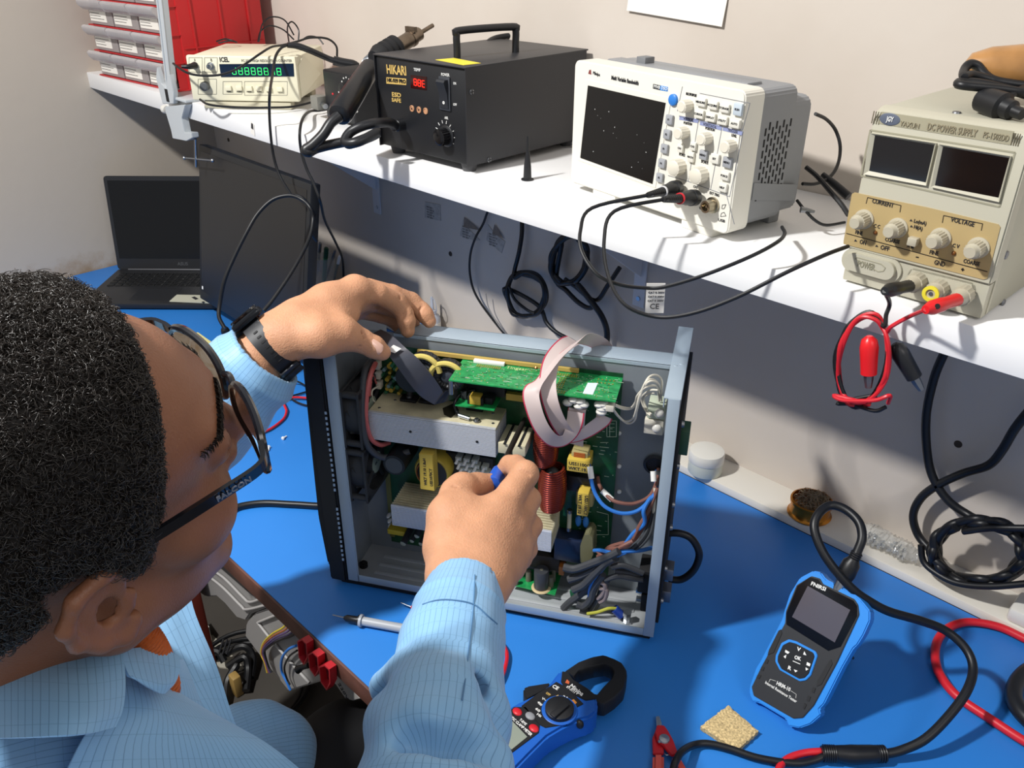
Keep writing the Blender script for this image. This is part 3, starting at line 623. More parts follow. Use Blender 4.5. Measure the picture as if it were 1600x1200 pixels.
b = MB(); b.prism(fr.P([k5(610, 398), k5(935, 478), k5(944, 520), k5(925, 570), k5(890, 575), k5(590, 490), k5(583, 440)]), .004, .0005, PSM, bev=.002); b.build('terminal_plate', ps)
posts = []
for x, y in ((648, 462), (762, 500), (895, 530)):
    b = MB(); q = fr.L(*k5(x, y)); P = []
    for i in range(30): rr = .0092 if i % 2 else .0086; t = math.pi*2*i/30; P.append((q[0]+rr*math.cos(t), q[2]+rr*math.sin(t)))
    b.prism(P, 0, -.012, PSK); b.lathe([(.008, .012), (.0062, .02), (.0062, .0205), (.003, .0205)], (q[0], 0, q[2]), (0, -1, 0), PSK); posts.append(fr.wo((q[0], -.02, q[2])))
    if x == 762: b.lathe([(.0075, .0195), (.0078, .022), (.0045, .0222), (.0045, .012), (0, .012)], (q[0], 0, q[2]), (0, -1, 0), mat('yellow_plastic', 'e2d43a', .4)); b.lathe([(.0026, .014), (.0018, .0215), (0, .0215)], (q[0], 0, q[2]), (0, -1, 0), DSTEEL)
    b.build('binding_post', ps)
for x, y in ((1105, 328), (1090, 578)): b = MB(); q = fr.Lx(*k5(x, y), W-.001); screw(b, q, (1, 0, 0), .0042, DSTEEL); b.build('screw', ps)
b = MB(); q = fr.Lz(*k4(1105, 455), Hh-.0015); screw(b, q, (0, 0, 1), .004, DSTEEL); b.build('screw', ps)
# banana plugs, leads, coil, crocodile clips
def croc(o, ax, m, name, label):
    t = thing(name, label, 'crocodile clip', Matrix.Translation(Vector(tuple(o)))); bpy.context.view_layer.update(); mi = t.matrix_world.inverted()
    MB().lathe([(.003, 0), (.0075, .004), (.009, .012), (.0085, .022), (.0078, .040), (.0072, .0405)], o, ax, m, M=mi, n=18).build('insulating_boot', t)
    MB().lathe([(.0052, .036), (.0046, .046), (.0032, .055), (0, .056)], o, ax, DSTEEL, M=mi, n=6).build('metal_jaw', t)
REDP = mat('red_plug', 'd81c22', .32)
def plug(post, tip_px, dd, m, name, label):
    e = atd(tip_px[0], tip_px[1], dd); ax = nrm(e-post)
    t = thing(name, label, 'banana plug', Matrix.Translation(Vector(tuple(post)))); bpy.context.view_layer.update(); mi = t.matrix_world.inverted(); L = np.linalg.norm(e-post)
    MB().lathe([(.0058, -.004), (.0062, 0), (.0058, L*.35), (.0068, L*.5), (.0068, L*.8), (.004, L)], post, ax, m, M=mi, n=14).build('plug_body', t)
    s = np.cross(ax, RC[:, 2]); c = post+ax*L*.75
    MB().cyl(c+RC[:, 2]*.0055, c+RC[:, 2]*.0075, .0025, BLKM, M=mi).build('plug_hole', t)
    return e
d0 = pj(posts[0])[2]; d2 = pj(posts[2])[2]
e1 = plug(posts[0], (1382, 455), d0-.025, BLK, 'banana_plug', 'black banana plug in the left terminal of the power supply')
e2 = plug(posts[2], (1446, 484), d2-.02, REDP, 'banana_plug', 'red banana plug in the right terminal of the power supply')
dc = pj((-.27, .79, .37))[2]-.01
def coilpts(off, k0):
    cx, cy = 1348, 562; out = []
    for lp in range(3):
        for i in range(8):
            t = 2*math.pi*i/8+k0; rx = 40+random.uniform(-5, 5); ry = 72+random.uniform(-6, 5)
            out.append(ony(cx+rx*math.cos(t)+8*math.sin(t), cy-ry*math.sin(t), yk+off+random.uniform(-.006, .006)))
    return out
yk = SY-.022
c5 = lambda x, y, o=0: ony(*k5(x, y), yk+o)
MB1 = MB(); MB1.tube([e2, c5(600, 650, .0), c5(510, 700, -.005), c5(480, 730, 0)]+coilpts(0, 1.2)[:22]+[c5(215, 1060, -.008), c5(260, 1085, -.012), c5(420, 1085, -.014), c5(500, 1060, -.01), c5(492, 1100, 0)], .0021, RED, n=8)
solo(MB1, 'test_lead', 'red test lead looped in a coil hanging from the power supply', 'test lead')
MB1 = MB(); MB1.tube([e1, c5(500, 580, .0), c5(482, 640, 0), c5(470, 700, -.003)]+coilpts(.004, 1.5)[:22]+[c5(230, 1100, .0), c5(300, 1105, -.0), c5(420, 1140, -.006), c5(480, 1120, -.006)], .0021, RUB, n=8)
solo(MB1, 'test_lead', 'black test lead looped together with the red one under the power supply', 'test lead')
croc(c5(395, 750, -.006), nrm(c5(390, 1020, -.006)-c5(395, 750, -.006)), REDP, 'crocodile_clip', 'red crocodile clip hanging inside the coiled test leads')
croc(c5(525, 790, .012), nrm(c5(640, 985, .02)-c5(525, 790, .012)), BLK, 'crocodile_clip', 'black crocodile clip hanging beside the coiled test leads')
# brown roll and cord on top of the power supply
zt = SZ+.003+Hh
q = frP.wo((W*.72, .13, Hh-.0015)); xa = frP.x
TAPE = mat('brown_tape', 'a27646', .28, coat=.3, var=.25, vs=30)
t = thing('adhesive_tape_roll', 'brown shiny wrapped bundle lying on top of the power supply', 'tape roll', Matrix.Translation(Vector(tuple(q)))); bpy.context.view_layer.update(); mi = t.matrix_world.inverted()
c0 = atd(1500, 118, pj(q)[2]); c1 = atd(1640, 130, pj(q)[2]-.02)
print('tape', c0, c1, zt)
axr = nrm(np.array([c1[0]-c0[0], c1[1]-c0[1], 0])); c0[2] = zt+.045
MB().lathe([(.003, 0), (.010, .004), (.0165, .02), (.0205, .05), (.021, .16), (.012, .17)], (c0[0]+.002, c0[1], zt+.034), axr, TAPE, M=mi).build('wrapped_body', t)
cd = thing('loose_cable', 'black coiled cord with moulded plug on top of the power supply', 'power cord', Matrix.Translation(Vector(tuple(q)))); bpy.context.view_layer.update(); mi = cd.matrix_world.inverted()
dq = pj(q)[2]-.035
def k4d(x, y, o=0): return atd(*k4(x, y), dq+o)
MB().tube([k4d(1650, 330), k4d(1500, 285), k4d(1300, 240), k4d(1150, 225, .0), k4d(1115, 240, -.004), k4d(1180, 255, -.01), k4d(1400, 275, -.012), k4d(1600, 300, -.012), k4d(1700, 290, 0), k4d(1500, 250, .004), k4d(1300, 195, .006), k4d(1210, 175, .004), k4d(1160, 190, .0), k4d(1160, 140, .01), k4d(1200, 95, .012), k4d(1260, 110, .012), k4d(1310, 170, .01), k4d(1400, 220, .004), k4d(1650, 260, .0)], .0042, RUB, n=10, M=mi).build('cable', cd)
a = MB(); pA = k4d(1290, 350, -.005); pB = k4d(1420, 400, -.02); ax = nrm(pB-pA); a.lathe([(.006, -.004), (.011, 0), (.012, .014), (.0125, .024), (.009, .026), (.0085, .034), (.0055, .036), (.005, .045)], pA, ax, RUB, M=mi).build('plug', cd)
MB().tube([pB, k4d(1480, 340, -.015), k4d(1580, 280, -.01), k4d(1650, 250, 0)], .0032, RUB, M=mi).build('cable', cd)
# ------------------------------------------------------------------ paper on the wall, stickers, screw holes
a = MB(); c = [ony(u, v, WY-.0015) for u, v in ((988, -40), (1142, -30), (1128, 33), (984, 24))]
a.tube([c[0]*.5+c[1]*.5, c[3]*.5+c[2]*.5+np.array([0, -.004, 0])], 0, LAB, flat=(abs(c[1][0]-c[0][0]), .0006), up=(0, -1, 0), sm=1); solo(a, 'paper_sheet', 'white sheet of paper taped high on the wall above the oscilloscope', 'paper')
OLDP = mat('old_sticker', 'a9a39c', .8, var=.2, vs=80); OLDB = mat('torn_backing', '7d736a', .85, var=.3, vs=60)
def sticker(pts, torn, label):
    P = [ony(u, v, WY-.0008) for u, v in pts]; a = MB(); n = len(P)
    a.prism([(p[0], p[2]) for p in P], WY-.0012, WY-.0002, OLDP)
    if torn:
        Q = [ony(u, v, WY-.003) for u, v in torn]; a.add([tuple(Q[0]), tuple(Q[1]), tuple(Q[2]+np.array([0, -.006, 0]))], [(0, 1, 2)], OLDB)
    c = sum(P)/n; w_ = (max(p[0] for p in P)-min(p[0] for p in P))
    for k in range(5): a.text('PAT 0371 8' if k % 2 else 'INV 2019', .0048, (min(p[0] for p in P)+.15*w_, WY-.0013, c[2]+.006-k*.0055), mat('sticker_print', '55504c', .7))
    solo(a, 'wall_sticker', label, 'sticker')
sticker([(664, 315), (688, 320), (689, 345), (664, 340)], None, 'small old printed sticker on the wall, leftmost of three under the shelf')
k6 = K(660, 310, 4.444)
sticker([k6(290, 130), k6(300, 190), k6(400, 290), k6(370, 295), k6(260, 260), k6(275, 180)], [k6(290, 130), k6(410, 225), k6(300, 195)], 'torn old sticker on the wall, the middle of the three under the shelf')
sticker([k6(455, 180), k6(500, 240), k6(575, 300), k6(550, 380), k6(445, 290)], [k6(500, 180), k6(570, 280), k6(500, 240)], 'torn printed sticker on the wall, nearest the black hanging cables')
for u, v, lb_ in (k6(195, 385)+('dark screw plug in the wall under the torn stickers',), (1497, 694, 'dark screw hole in the wall right of the red test leads'), k1(755, 760)+('dark screw in the shaded wall above the monitor',)):
    p = ony(u, v, WY); solo(MB().lathe([(.0055, 0), (.005, .001), (.0025, .0012), (0, .0006)], (0, 0, 0), (0, -1, 0), mat('rust', '3a3028', .7), n=14), 'wall_plug', lb_, 'wall plug', T(*p))
# ------------------------------------------------------------------ lamp arm clamped to the shelf end
LM = mat('light_grey_metal', 'b8bdc0', .35)
cc = onz(297, 200, SZ+.0); yl = SY-.004
def kk1(x, y, yy=0): return ony(*k1(x, y), yl+yy)
t = thing('lamp_arm', 'light grey lamp arm clamped to the front edge of the shelf', 'lamp arm', Matrix.Translation(Vector(tuple(kk1(500, 560))))); bpy.context.view_layer.update(); mi = t.matrix_world.inverted()
f = Fr(kk1(500, 560), (1, 0, 0))
a = MB(); P = [(p[0], p[2]) for p in (kk1(440, 575), kk1(550, 565), kk1(530, 640), kk1(545, 715), kk1(583, 718), kk1(587, 745), kk1(555, 762), kk1(480, 748), kk1(470, 700), kk1(440, 600))]
a.prism(P, yl-.012, yl+.0035, LM, bev=.001, M=mi)
a.box(kk1(440, 575)[0], kk1(550, 565)[0], yl-.01, yl+.05, SZ+.0005, SZ+.006, LM, M=mi, bev=.001)
a.build('clamp_body', t)
pA = kk1(575, 755); pB = kk1(578, 905)
a = MB(); a.cyl((pA[0], yl+.0, pA[2]), (pB[0], yl+.0, pB[2]), .0028, STEEL, M=mi); h0 = kk1(515, 858); h1 = kk1(668, 872); a.cyl((h0[0], yl, h0[2]), (h1[0], yl, h1[2]), .0018, STEEL, M=mi); a.ell((h0[0], yl, h0[2]), .004, STEEL, M=mi, n=12); a.ell((h1[0], yl, h1[2]), .004, STEEL, M=mi, n=12); a.build('clamp_screw', t)
a = MB(); p = kk1(405, 592); a.lathe([(.0, -.001), (.009, 0), (.0095, .004), (.0085, .011), (.003, .012), (.003, .03)], p, (1, .1, -.05), mat('white_knob', 'cfcdc6', .45), M=mi); a.build('clamp_knob', t)
b0, b1 = kk1(455, 530), kk1(390, -60); bx = nrm(b1-b0)
a = MB(); a.tube([b0-bx*.01, b1+bx*.1], 0, LM, flat=(.021, .012), up=(0, -1, 0), sm=1, M=mi); s = np.cross(bx, (0, 1, 0))
for k in (-1, 1): a.tube([b0+s*.009*k+np.array([0, -.007, 0]), b1+bx*.1+s*.009*k+np.array([0, -.007, 0])], .0022, LM, M=mi, sm=1)
a.build('arm_channel', t)
a = MB(); a.prism([(p[0], p[2]) for p in (kk1(400, 360), kk1(395, 420), kk1(430, 560), kk1(490, 560), kk1(492, 500), kk1(470, 400), kk1(455, 420), kk1(450, 480), kk1(425, 450))], yl-.014, yl-.004, LM, bev=.001, M=mi); a.build('hinge_fork', t)
a = MB(); p0, p1 = kk1(450, 480), kk1(452, 545); a.box(p0[0]-.006, p0[0]+.006, yl-.015, yl-.002, p1[2], p0[2], BLKM, M=mi); a.build('rubber_stop', t)
# ------------------------------------------------------------------ cables over the frequency counter
def D1_(x, y): return None
fcd = pj(Fr.base((301, 157), (469, 160), SZ+.016).wo((.1, 0, .07)))[2]
def q1(x, y, o=0.): return atd(*k1(x, y), fcd+o)
def qe(x, y, o=0.): return ony(*k1(x, y), SY-.012+o)
t = thing('probe_cable', 'black cable crossing the frequency counter from its left socket', 'probe cable', Matrix.Translation(Vector(tuple(q1(550, 360, -.02))))); bpy.context.view_layer.update(); mi = t.matrix_world.inverted()
MB().tube([q1(1345, 310, .14), q1(1340, 250, .12), q1(1290, 210, .1), q1(1200, 205, .08), q1(1130, 225, .06), q1(1050, 245, .03), q1(990, 255, -.002), q1(930, 290, -.03), q1(850, 345, -.04), q1(780, 385, -.045), q1(700, 408, -.05), q1(600, 410, -.05), q1(530, 395, -.045), q1(480, 365, -.03), q1(455, 345, -.01)], .0022, RUB, n=8, M=mi).build('cable', t)
MB().tube([q1(500, 362, -.03), q1(540, 362, -.027), q1(575, 355, -.012)], [.003, .0048, .0062], RUB, n=12, M=mi).build('strain_relief', t)
t = thing('soldering_iron', 'black soldering iron lying from the counter to the black station', 'soldering iron', Matrix.Translation(Vector(tuple(q1(1100, 250, .03))))); bpy.context.view_layer.update(); mi = t.matrix_world.inverted()
MB().tube([q1(1075, 245, -.008), q1(1130, 250, .0), q1(1200, 275, .01), q1(1290, 315, .03), q1(1330, 330, .035)], [.005, .0062, .006, .0056, .0058], BLK, n=14, M=mi).build('handle', t)
MB().tube([q1(1325, 328, .035), q1(1370, 340, .04), q1(1430, 350, .045), q1(1460, 358, .05)], [.0088, .0092, .0088, .006], BLK, n=14, M=mi).build('grip', t)
SPR = MB()
for k in range(5): SPR.tube([q1(1475+k*9, 352-k*4, .045), q1(1490+k*9, 320-k*4, .045), q1(1515+k*6, 295-k*2, .05)], .0012, STEEL, M=mi, n=6)
SPR.build('holder_spring', t)
MB().tube([q1(1075, 245, -.008), q1(1040, 262, -.015), q1(1010, 310, -.03), q1(995, 400, -.05), qe(980, 500, .0), qe(977, 600), qe(983, 720), qe(1000, 850), qe(1035, 960), qe(1095, 1060, -.005)], .0026, RUB, n=8, M=mi).build('cable', t)
a = MB(); a.tube([q1(1300, 592, .02), q1(1250, 600, .0), q1(1200, 605, -.02), qe(1160, 640, .03), qe(1142, 720), qe(1150, 820), qe(1180, 920), qe(1220, 1000, .0), qe(1255, 1100, .0), qe(1280, 1200, .06), ony(525, 380, SY+.15), ony(535, 405, SY+.22), ony(537, 440, SY+.25)], .0026, RUB, n=8)
solo(a, 'probe_cable', 'black cable falling from the grey connector over the shelf edge behind the monitor', 'cable')
t = MB()
for pts in ([(690, 225, .1), (740, 212, .12), (800, 230, .12), (760, 222, .1), (700, 235, .1)], [(915, 225, .12), (930, 170, .14), (980, 140, .15), (1050, 160, .16), (1110, 215, .16)], [(920, 225, .12), (940, 130, .14), (990, 92, .15), (1060, 110, .16), (1110, 190, .16)], [(1085, 240, .1), (1075, 150, .14), (1100, 118, .15), (1135, 160, .16), (1135, 220, .16)], [(1150, 220, .12), (1190, 198, .13), (1240, 205, .14), (1270, 240, .14)]):
    t.tube([q1(x, y, o) for x, y, o in pts], .0016, RUB, n=7)
solo(t, 'wire_tangle', 'tangle of thin black wires in front of the red cabinet behind the counter', 'wires', )
solo(MB().tube([q1(600, 540, .02), q1(640, 565, .0), q1(720, 578, -.01), q1(850, 585, -.01), q1(970, 585, -.005), q1(1100, 580, .02), q1(1210, 555, .05)], .0022, RUB, n=7), 'loose_cable', 'thin black cord lying along the shelf under the frequency counter', 'cable')
# cable arching behind the hot air station
dh = pj(frH.wo((.1, D, .12)))[2]
solo(MB().tube([atd(*k2(1000, 150), dh+.05), atd(*k2(1010, 120), dh+.06), atd(*k2(1060, 95), dh+.08), atd(*k2(1150, 85), dh+.09), atd(*k2(1250, 95), dh+.09), atd(*k2(1330, 130), dh+.08), atd(*k2(1390, 160), dh+.07), atd(*k2(1420, 230), dh+.07)], .0048, RUB, n=10), 'loose_cable', 'black mains cord arching above the back of the hot air station', 'cable')
# cables between oscilloscope and power supply
do = pj(frO.wo((.3, .15, .07)))[2]
q3 = lambda x, y, o=0.: atd(*k3(x, y), do+o)
solo(MB().tube([q3(1440, 410, .02), q3(1500, 440, .04), q3(1550, 500, .06), q3(1575, 590, .06), q3(1560, 690, .05), q3(1510, 760, .04), q3(1440, 790, .03), q3(1370, 790, .02)], .0022, RUB, n=8), 'loose_cable', 'thin black cable looping out behind the right of the oscilloscope', 'cable')
solo(MB().tube([q3(1390, 700, .03), q3(1450, 750, .02), q3(1520, 830, .01), q3(1580, 900, .0), q3(1620, 960, -.01)], .003, RUB, n=8), 'loose_cable', 'slim black cord slanting from the oscilloscope back to the power supply', 'cable')
solo(MB().tube([q3(1480, 740, .045), q3(1540, 790, .035), q3(1620, 860, .025)], [.0035, .005, .0055], RUB, n=10), 'loose_cable', 'thick ribbed black cable end entering behind the power supply', 'cable')
a = MB(); a.tube([q3(1360, 930, -.01), q3(1400, 935, -.01), q3(1435, 942, -.01)], [.004, .0028, .0018], DSTEEL, n=8); a.tube([q3(1340, 880, 0), q3(1380, 930, -.01), q3(1440, 990, -.01), q3(1500, 1015, -.01), q3(1600, 1000, -.0)], .0018, RUB, n=8)
solo(a, 'audio_plug', 'thin black wire with small metal plug lying behind the oscilloscope', 'plug')

p = ony(395, 199, SY-.0004); a = MB(); a.prism([(p[0]-.009, p[2]-.012), (p[0]+.004, p[2]-.016), (p[0]+.007, p[2]+.006), (p[0]-.003, p[2]+.014)], SY-.0012, SY-.0003, LAB); a.prism([(p[0]-.005, p[2]-.002), (p[0]+.003, p[2]-.004), (p[0]+.004, p[2]+.007), (p[0]-.002, p[2]+.008)], SY-.0015, SY-.0011, DARKP)
solo(a, 'shelf_sticker', 'small torn black and white sticker on the shelf front edge', 'sticker')
p = ony(392, 287, WY-.03); solo(MB().prism(rrect(p[0]-.035, p[0]+.03, p[2]-.10, p[2]+.006, .01), WY-.03, WY-.0005, BLKM, bev=.002), 'wall_box', 'black rounded box on the wall just above the monitor top edge', 'box')
# ------------------------------------------------------------------ cables on the wall under the shelf
yb = WY-.02
q6 = lambda x, y, o=0.: ony(*k6(x, y), yb-o)
solo(MB().tube([q6(470, 60, -.01), q6(450, 100, -.01), q6(420, 180, -.01), q6(370, 270), q6(335, 380), q6(328, 500), q6(350, 620), q6(400, 720), q6(480, 830), q6(560, 930), q6(620, 990)], .0024, RUB, n=8), 'hanging_cable', 'thin black cable hanging in a curve left of the cable coils', 'cable')
def coil(mb, cx, cy, rx, ry, n, r, off=0., ph=0., tilt=0., kk=q6):
    pts = []
    for i in range(n*10):
        t = 2*math.pi*i/10+ph; jx = rx*(1+random.uniform(-.12, .10)); jy = ry*(1+random.uniform(-.12, .10)); x = jx*math.cos(t); y = jy*math.sin(t)
        c, s = math.cos(tilt), math.sin(tilt); pts.append(kk(cx+x*c-y*s, cy+x*s+y*c, off+random.uniform(-.004, .010)))
    return pts
a = MB(); a.tube([q6(692, 140, -.01), q6(690, 250, -.005), q6(670, 380), q6(640, 500)]+coil(a, 715, 670, 135, 155, 3, .003, ph=-2.2)+[q6(800, 740), q6(860, 860), q6(930, 930), q6(1040, 990), q6(1100, 1040)], .0042, RUB, n=10)
a.tube([q6(600, 610, .01), q6(640, 700, .01), q6(720, 770, .012), q6(780, 800, .01)], .003, RUB)
solo(a, 'cable_coil', 'black cord tied in a round coil on the wall, lower of two', 'cable coil')
a = MB(); a.tube(coil(a, 1020, 430, 120, 175, 4, .003, ph=-1.9, tilt=.28)+[q6(930, 560), q6(1000, 640), q6(1080, 720), q6(1150, 760), q6(1180, 740), q6(1120, 640), q6(1050, 570)], .0046, RUB, n=10)
a.tube([q6(1370, 480, -.005), q6(1290, 600), q6(1200, 710), q6(1060, 610), q6(990, 560)], .0042, RUB, n=10)
solo(a, 'cable_coil', 'black cord tied in an oval coil under the shelf edge, upper of two', 'cable coil')
solo(MB().tube([q6(1080, 600, .01), q6(1160, 700, .01), q6(1240, 810, .01), q6(1280, 920, .0), q6(1275, 1040, 0), q6(1270, 1100)], .0055, RUB, n=10), 'hanging_cable', 'thick black cable dropping behind the top right of the opened metal chassis', 'cable')
solo(MB().tube([q6(440, 660), q6(460, 760), q6(530, 880), q6(600, 960)], .0012, mat('grey_wire', '8f8c88', .5), n=6), 'hanging_cable', 'thin grey wire on the wall beside the glue bottle', 'cable')
# right: long black cord with big knotted coil
q7 = lambda x, y, o=0.: ony(1040+x/2.857, 540+y/2.857, yb-.01-o)
a = MB(); a.tube([q7(1250, 20, -.0), q7(1200, 140), q7(1165, 300), q7(1165, 450), q7(1190, 580), q7(1260, 690), q7(1350, 755), q7(1420, 790, .01)], .0058, RUB, n=10)
a.tube([q7(1640, 270), q7(1560, 370), q7(1500, 470), q7(1440, 535), q7(1330, 570), q7(1220, 620), q7(1140, 680), q7(1105, 760), q7(1130, 850), q7(1200, 930, .01)], .0058, RUB, n=10)
def coil7(cx, cy, rx, ry, n, ph):
    pts = []
    for i in range(n*12):
        t = 2*math.pi*i/12+ph; k = 1+.10*math.sin(i*1.7)+random.uniform(-.04, .04)
        pts.append(q7(cx+rx*k*math.cos(t), cy+ry*k*math.sin(t), .03+.012*math.sin(i*2.3)))
    return pts
a.tube(coil7(1400, 920, 205, 135, 4, -1.6), .0056, RUB, n=10)
a.tube([q7(1140, 890, .03), q7(1150, 960, .035), q7(1200, 1010, .04), q7(1300, 1060, .045), q7(1450, 1075, .045), q7(1640, 1060, .04)], .0046, RUB, n=10)
a.tube([q7(1330, 830, .04), q7(1450, 815, .045), q7(1640, 815, .04)], .0046, RUB, n=10)
solo(a, 'cable_coil', 'long black mains cord knotted in a big coil at the right end of the ledge', 'cable coil')
# ------------------------------------------------------------------ things on the ledge
LZ = .014
def vtx(u, v): return onz(u, v, LZ)
p = onz(1101, 735, LZ); JW = mat('white_jar_plastic', 'dcd9cf', .4); r = np.linalg.norm(onz(1070, 720, LZ)-onz(1127, 735, LZ))/2*.93
t = thing('cream_jar', 'round white jar with white screw lid on the ledge beside the chassis', 'jar', T(p[0], min(p[1], WY-.033), LZ))
MB().lathe([(r*.93, 0), (r*.97, .002), (r*.97, .024)], (0, 0, 0), (0, 0, 1), mat('jar_body', 'c9cbbd', .4), n=40).build('jar_body', t)
MB().lathe([(r*.98, .022), (r, .023), (r, .036), (r*.96, .040), (r*.7, .0425), (0, .043)], (0, 0, 0), (0, 0, 1), JW, n=40).build('lid', t)
p = onz(1254, 805, LZ+.01); BRS = mat('brass_tin', 'b87a30', .25, .9)
t = thing('tip_cleaner', 'round brass tin of metal wool for cleaning tips on the ledge', 'tip cleaner', T(p[0], WY-.040, LZ))
MB().lathe([(.0325, 0), (.0335, .002), (.031, .004), (.0295, .006), (.0295, .020), (.0318, .022), (.0318, .026), (.0290, .027), (.0285, .016), (0, .014)], (0, 0, 0), (0, 0, 1), BRS, n=44).build('tin', t)
a = MB(); MW = mat('metal_wool', '8a7a64', .45, .5)
for i in range(260):
    t0 = random.uniform(0, 6.28); rr = .025*random.random()**.6; c = np.array([rr*math.cos(t0), rr*math.sin(t0), .021+random.uniform(0, .016)*(1-(rr/.032)**2)])
    k = random.uniform(.003, .007); ph = random.uniform(0, 6.28); dx, dy = math.cos(ph), math.sin(ph)
    pts = [c+np.array([k*(math.cos(u)*dx), k*(math.cos(u)*dy), k*.7*math.sin(u)])+np.array([u*.0008, 0, 0]) for u in np.linspace(0, 5.5, 9)]
    a.tube(pts, .0004, MW, n=4, sm=1, cap=False)
a.build('metal_wool', t)
# crumpled clear plastic bag
PB = mat('clear_film', 'c9c9c4', .12, trans=.0, alpha=.38, coat=.6, spec=.9); 
a = MB(); P0 = vtx(1352, 835); P1 = vtx(1432, 885); nx, ny = 44, 16; vs = []; fs = []; rnd = np.random.RandomState(3)
H_ = rnd.rand(nx+1, ny+1)
P0 = np.array([P0[0], WY-.038, 0]); P1 = np.array([P1[0]+.0, WY-.040, 0])
for i in range(nx+1):
    for j in range(ny+1):
        s_ = i/nx; c = j/ny*2*math.pi; wd = .024*(.75+.35*math.sin(s_*9)*.3)*(1 if s_ < .75 else 1-.55*(s_-.75)/.15 if s_ < .9 else .6); R_ = 1+.35*(H_[i, j % ny]-.5)
        p = P0+(P1-P0)*s_; vs.append((p[0]+.002*(H_[i, j % ny]-.5), p[1]+wd*R_*math.cos(c), LZ+.0135+.012*R_*math.sin(c)*(1 if s_ < .8 else .7)))
for i in range(nx):
    for j in range(ny): fs.append((i*(ny+1)+j, i*(ny+1)+j+1, (i+1)*(ny+1)+j+1, (i+1)*(ny+1)+j))
a.add(vs, fs, PB, smooth=False)
bag = thing('plastic_bag', 'small crumpled clear plastic bag of metal parts on the ledge', 'plastic bag'); a.build('film', bag)
a = MB()
for i in range(26):
    s_ = random.uniform(.08, .7); p = P0+(P1-P0)*s_; o = np.array([p[0], p[1]+random.uniform(-.012, .012), LZ+.006+random.uniform(0, .01)]); d = nrm(np.random.randn(3)*np.array([1, 1, .4])); a.cyl(o, o+d*.006, .0012, STEEL, n=6); a.cyl(o, o+d*.001, .0025, STEEL, n=8)
b = a.build('small_screws', bag); b['kind'] = 'stuff'
# glue bottle with needle cap
p = onz(707, 508, LZ); bx, by = p[0], WY-.028
PE = mat('milky_plastic', 'c4c8d0', .3, alpha=.85)
t = thing('flux_bottle', 'small translucent plastic bottle with tall spout and tethered cap on the ledge', 'bottle', T(bx, by, LZ))
MB().lathe([(.0165, 0), (.0175, .002), (.0175, .034), (.015, .041), (.009, .046), (.009, .05)], (0, 0, 0), (0, 0, 1), PE, n=32).build('bottle_body', t)
a = MB().lathe([(.0178, .008), (.0178, .028)], (0, 0, 0), (0, 0, 1), LAB, n=32)
for k in range(4): a.text('FLUXO LIQUIDO' if k % 2 == 0 else 'NO CLEAN 30ml', .0042, (-.012, -.0185, .0245-k*.0045), DARKP, xd=(1, -.6, 0))
a.build('paper_label', t)
MB().lathe([(.0085, .046), (.0085, .054), (.004, .056), (.0032, .085), (.0018, .087), (0, .087)], (0, 0, 0), (0, 0, 1), PE, n=20).build('spout', t)
MB().tube([(.003, 0, .083), (.012, -.004, .085), (.02, -.006, .074), (.021, -.006, .062), (.014, -.003, .052), (.008, 0, .05)], .0012, PE, n=8).build('cap_tether', t)
p = onz(683, 505, LZ); solo(MB().box(-.008, .008, -.008, .008, 0, .02, mat('yellow_label', 'cbbd72', .6), bev=.001).box(-.009, .009, -.009, .009, .014, .02, mat('blue_label', '2a6fb0', .6)), 'small_tub', 'small yellow and blue tub behind the fingertip left of the bottle', 'tub', T(bx-.035, by, LZ))
p = onz(730, 520, LZ); solo(MB().lathe([(.016, 0), (.017, .002), (.017, .008), (.012, .013), (0, .016)], (0, 0, 0), (0, 0, 1), JW, n=28), 'bottle_cap', 'round white cap on the ledge right of the small bottle', 'cap', T(bx+.040, by-.003, LZ))
for k in range(4): solo(MB().lathe([(.002, 0), (.0022, .022), (.001, .024), (0, .024)], (0, 0, 0), (.1*(k-1.5), 0, 1), BLKM, n=8), 'drill_bit', ('leftmost of four small black tips standing behind the chassis rail', 'second from left of four small black tips behind the chassis rail', 'third from left of four small black tips behind the chassis rail', 'rightmost of four small black tips standing behind the chassis rail')[k], 'tip', T(bx+.066+k*.0065, by+.004*(k % 2), LZ), group='black tips behind the chassis')
p = ony(838, 512, WY-.03); a = MB(); a.lathe([(.012, 0), (.013, .003), (.006, .008), (.0055, .03), (.012, .034), (.022, .036), (.024, .040), (.02, .043), (0, .043)], (0, 0, 0), (0, 0, 1), JW, n=24)
solo(a, 'suction_hook', 'white plastic knob shaped holder under the lower cable coil', 'holder', T(p[0], p[1], LZ))
p = ony(1020, 545, WY-.03); solo(MB().box(-.03, .03, -.012, .012, 0, .03, mat('grey_pouch', '3c3c40', .35, coat=.4), bev=.004).box(-.034, -.02, -.013, .013, 0, .032, mat('foil', '9a9aa0', .3, .6), bev=.003), 'foil_pouch', 'dark foil pouch behind the top right corner of the metal chassis', 'pouch', T(p[0]+.01, p[1], LZ))
# white box and black cable end at right frame edge
p = onz(1592, 965, LZ); solo(MB().box(-.01, .10, -.018, .03, 0, .022, mat('white_case', 'd5d2ca', .4), bev=.005), 'white_adapter', 'white rounded plastic box cut off at the right picture edge', 'adapter', T(p[0]-.002, WY-.05, LZ))
p = onz(1604, 1085, 0.0); solo(MB().tube([(0, .05, .02), (-.012, .03, .02), (-.016, 0, .02), (-.01, -.03, .02), (.01, -.05, .02), (.05, -.06, .02)], .010, BLK, n=12), 'curved_tool', 'black curved plastic handle at the right picture edge on the mat', 'handle', T(p[0]+.003, p[1], -.0095))
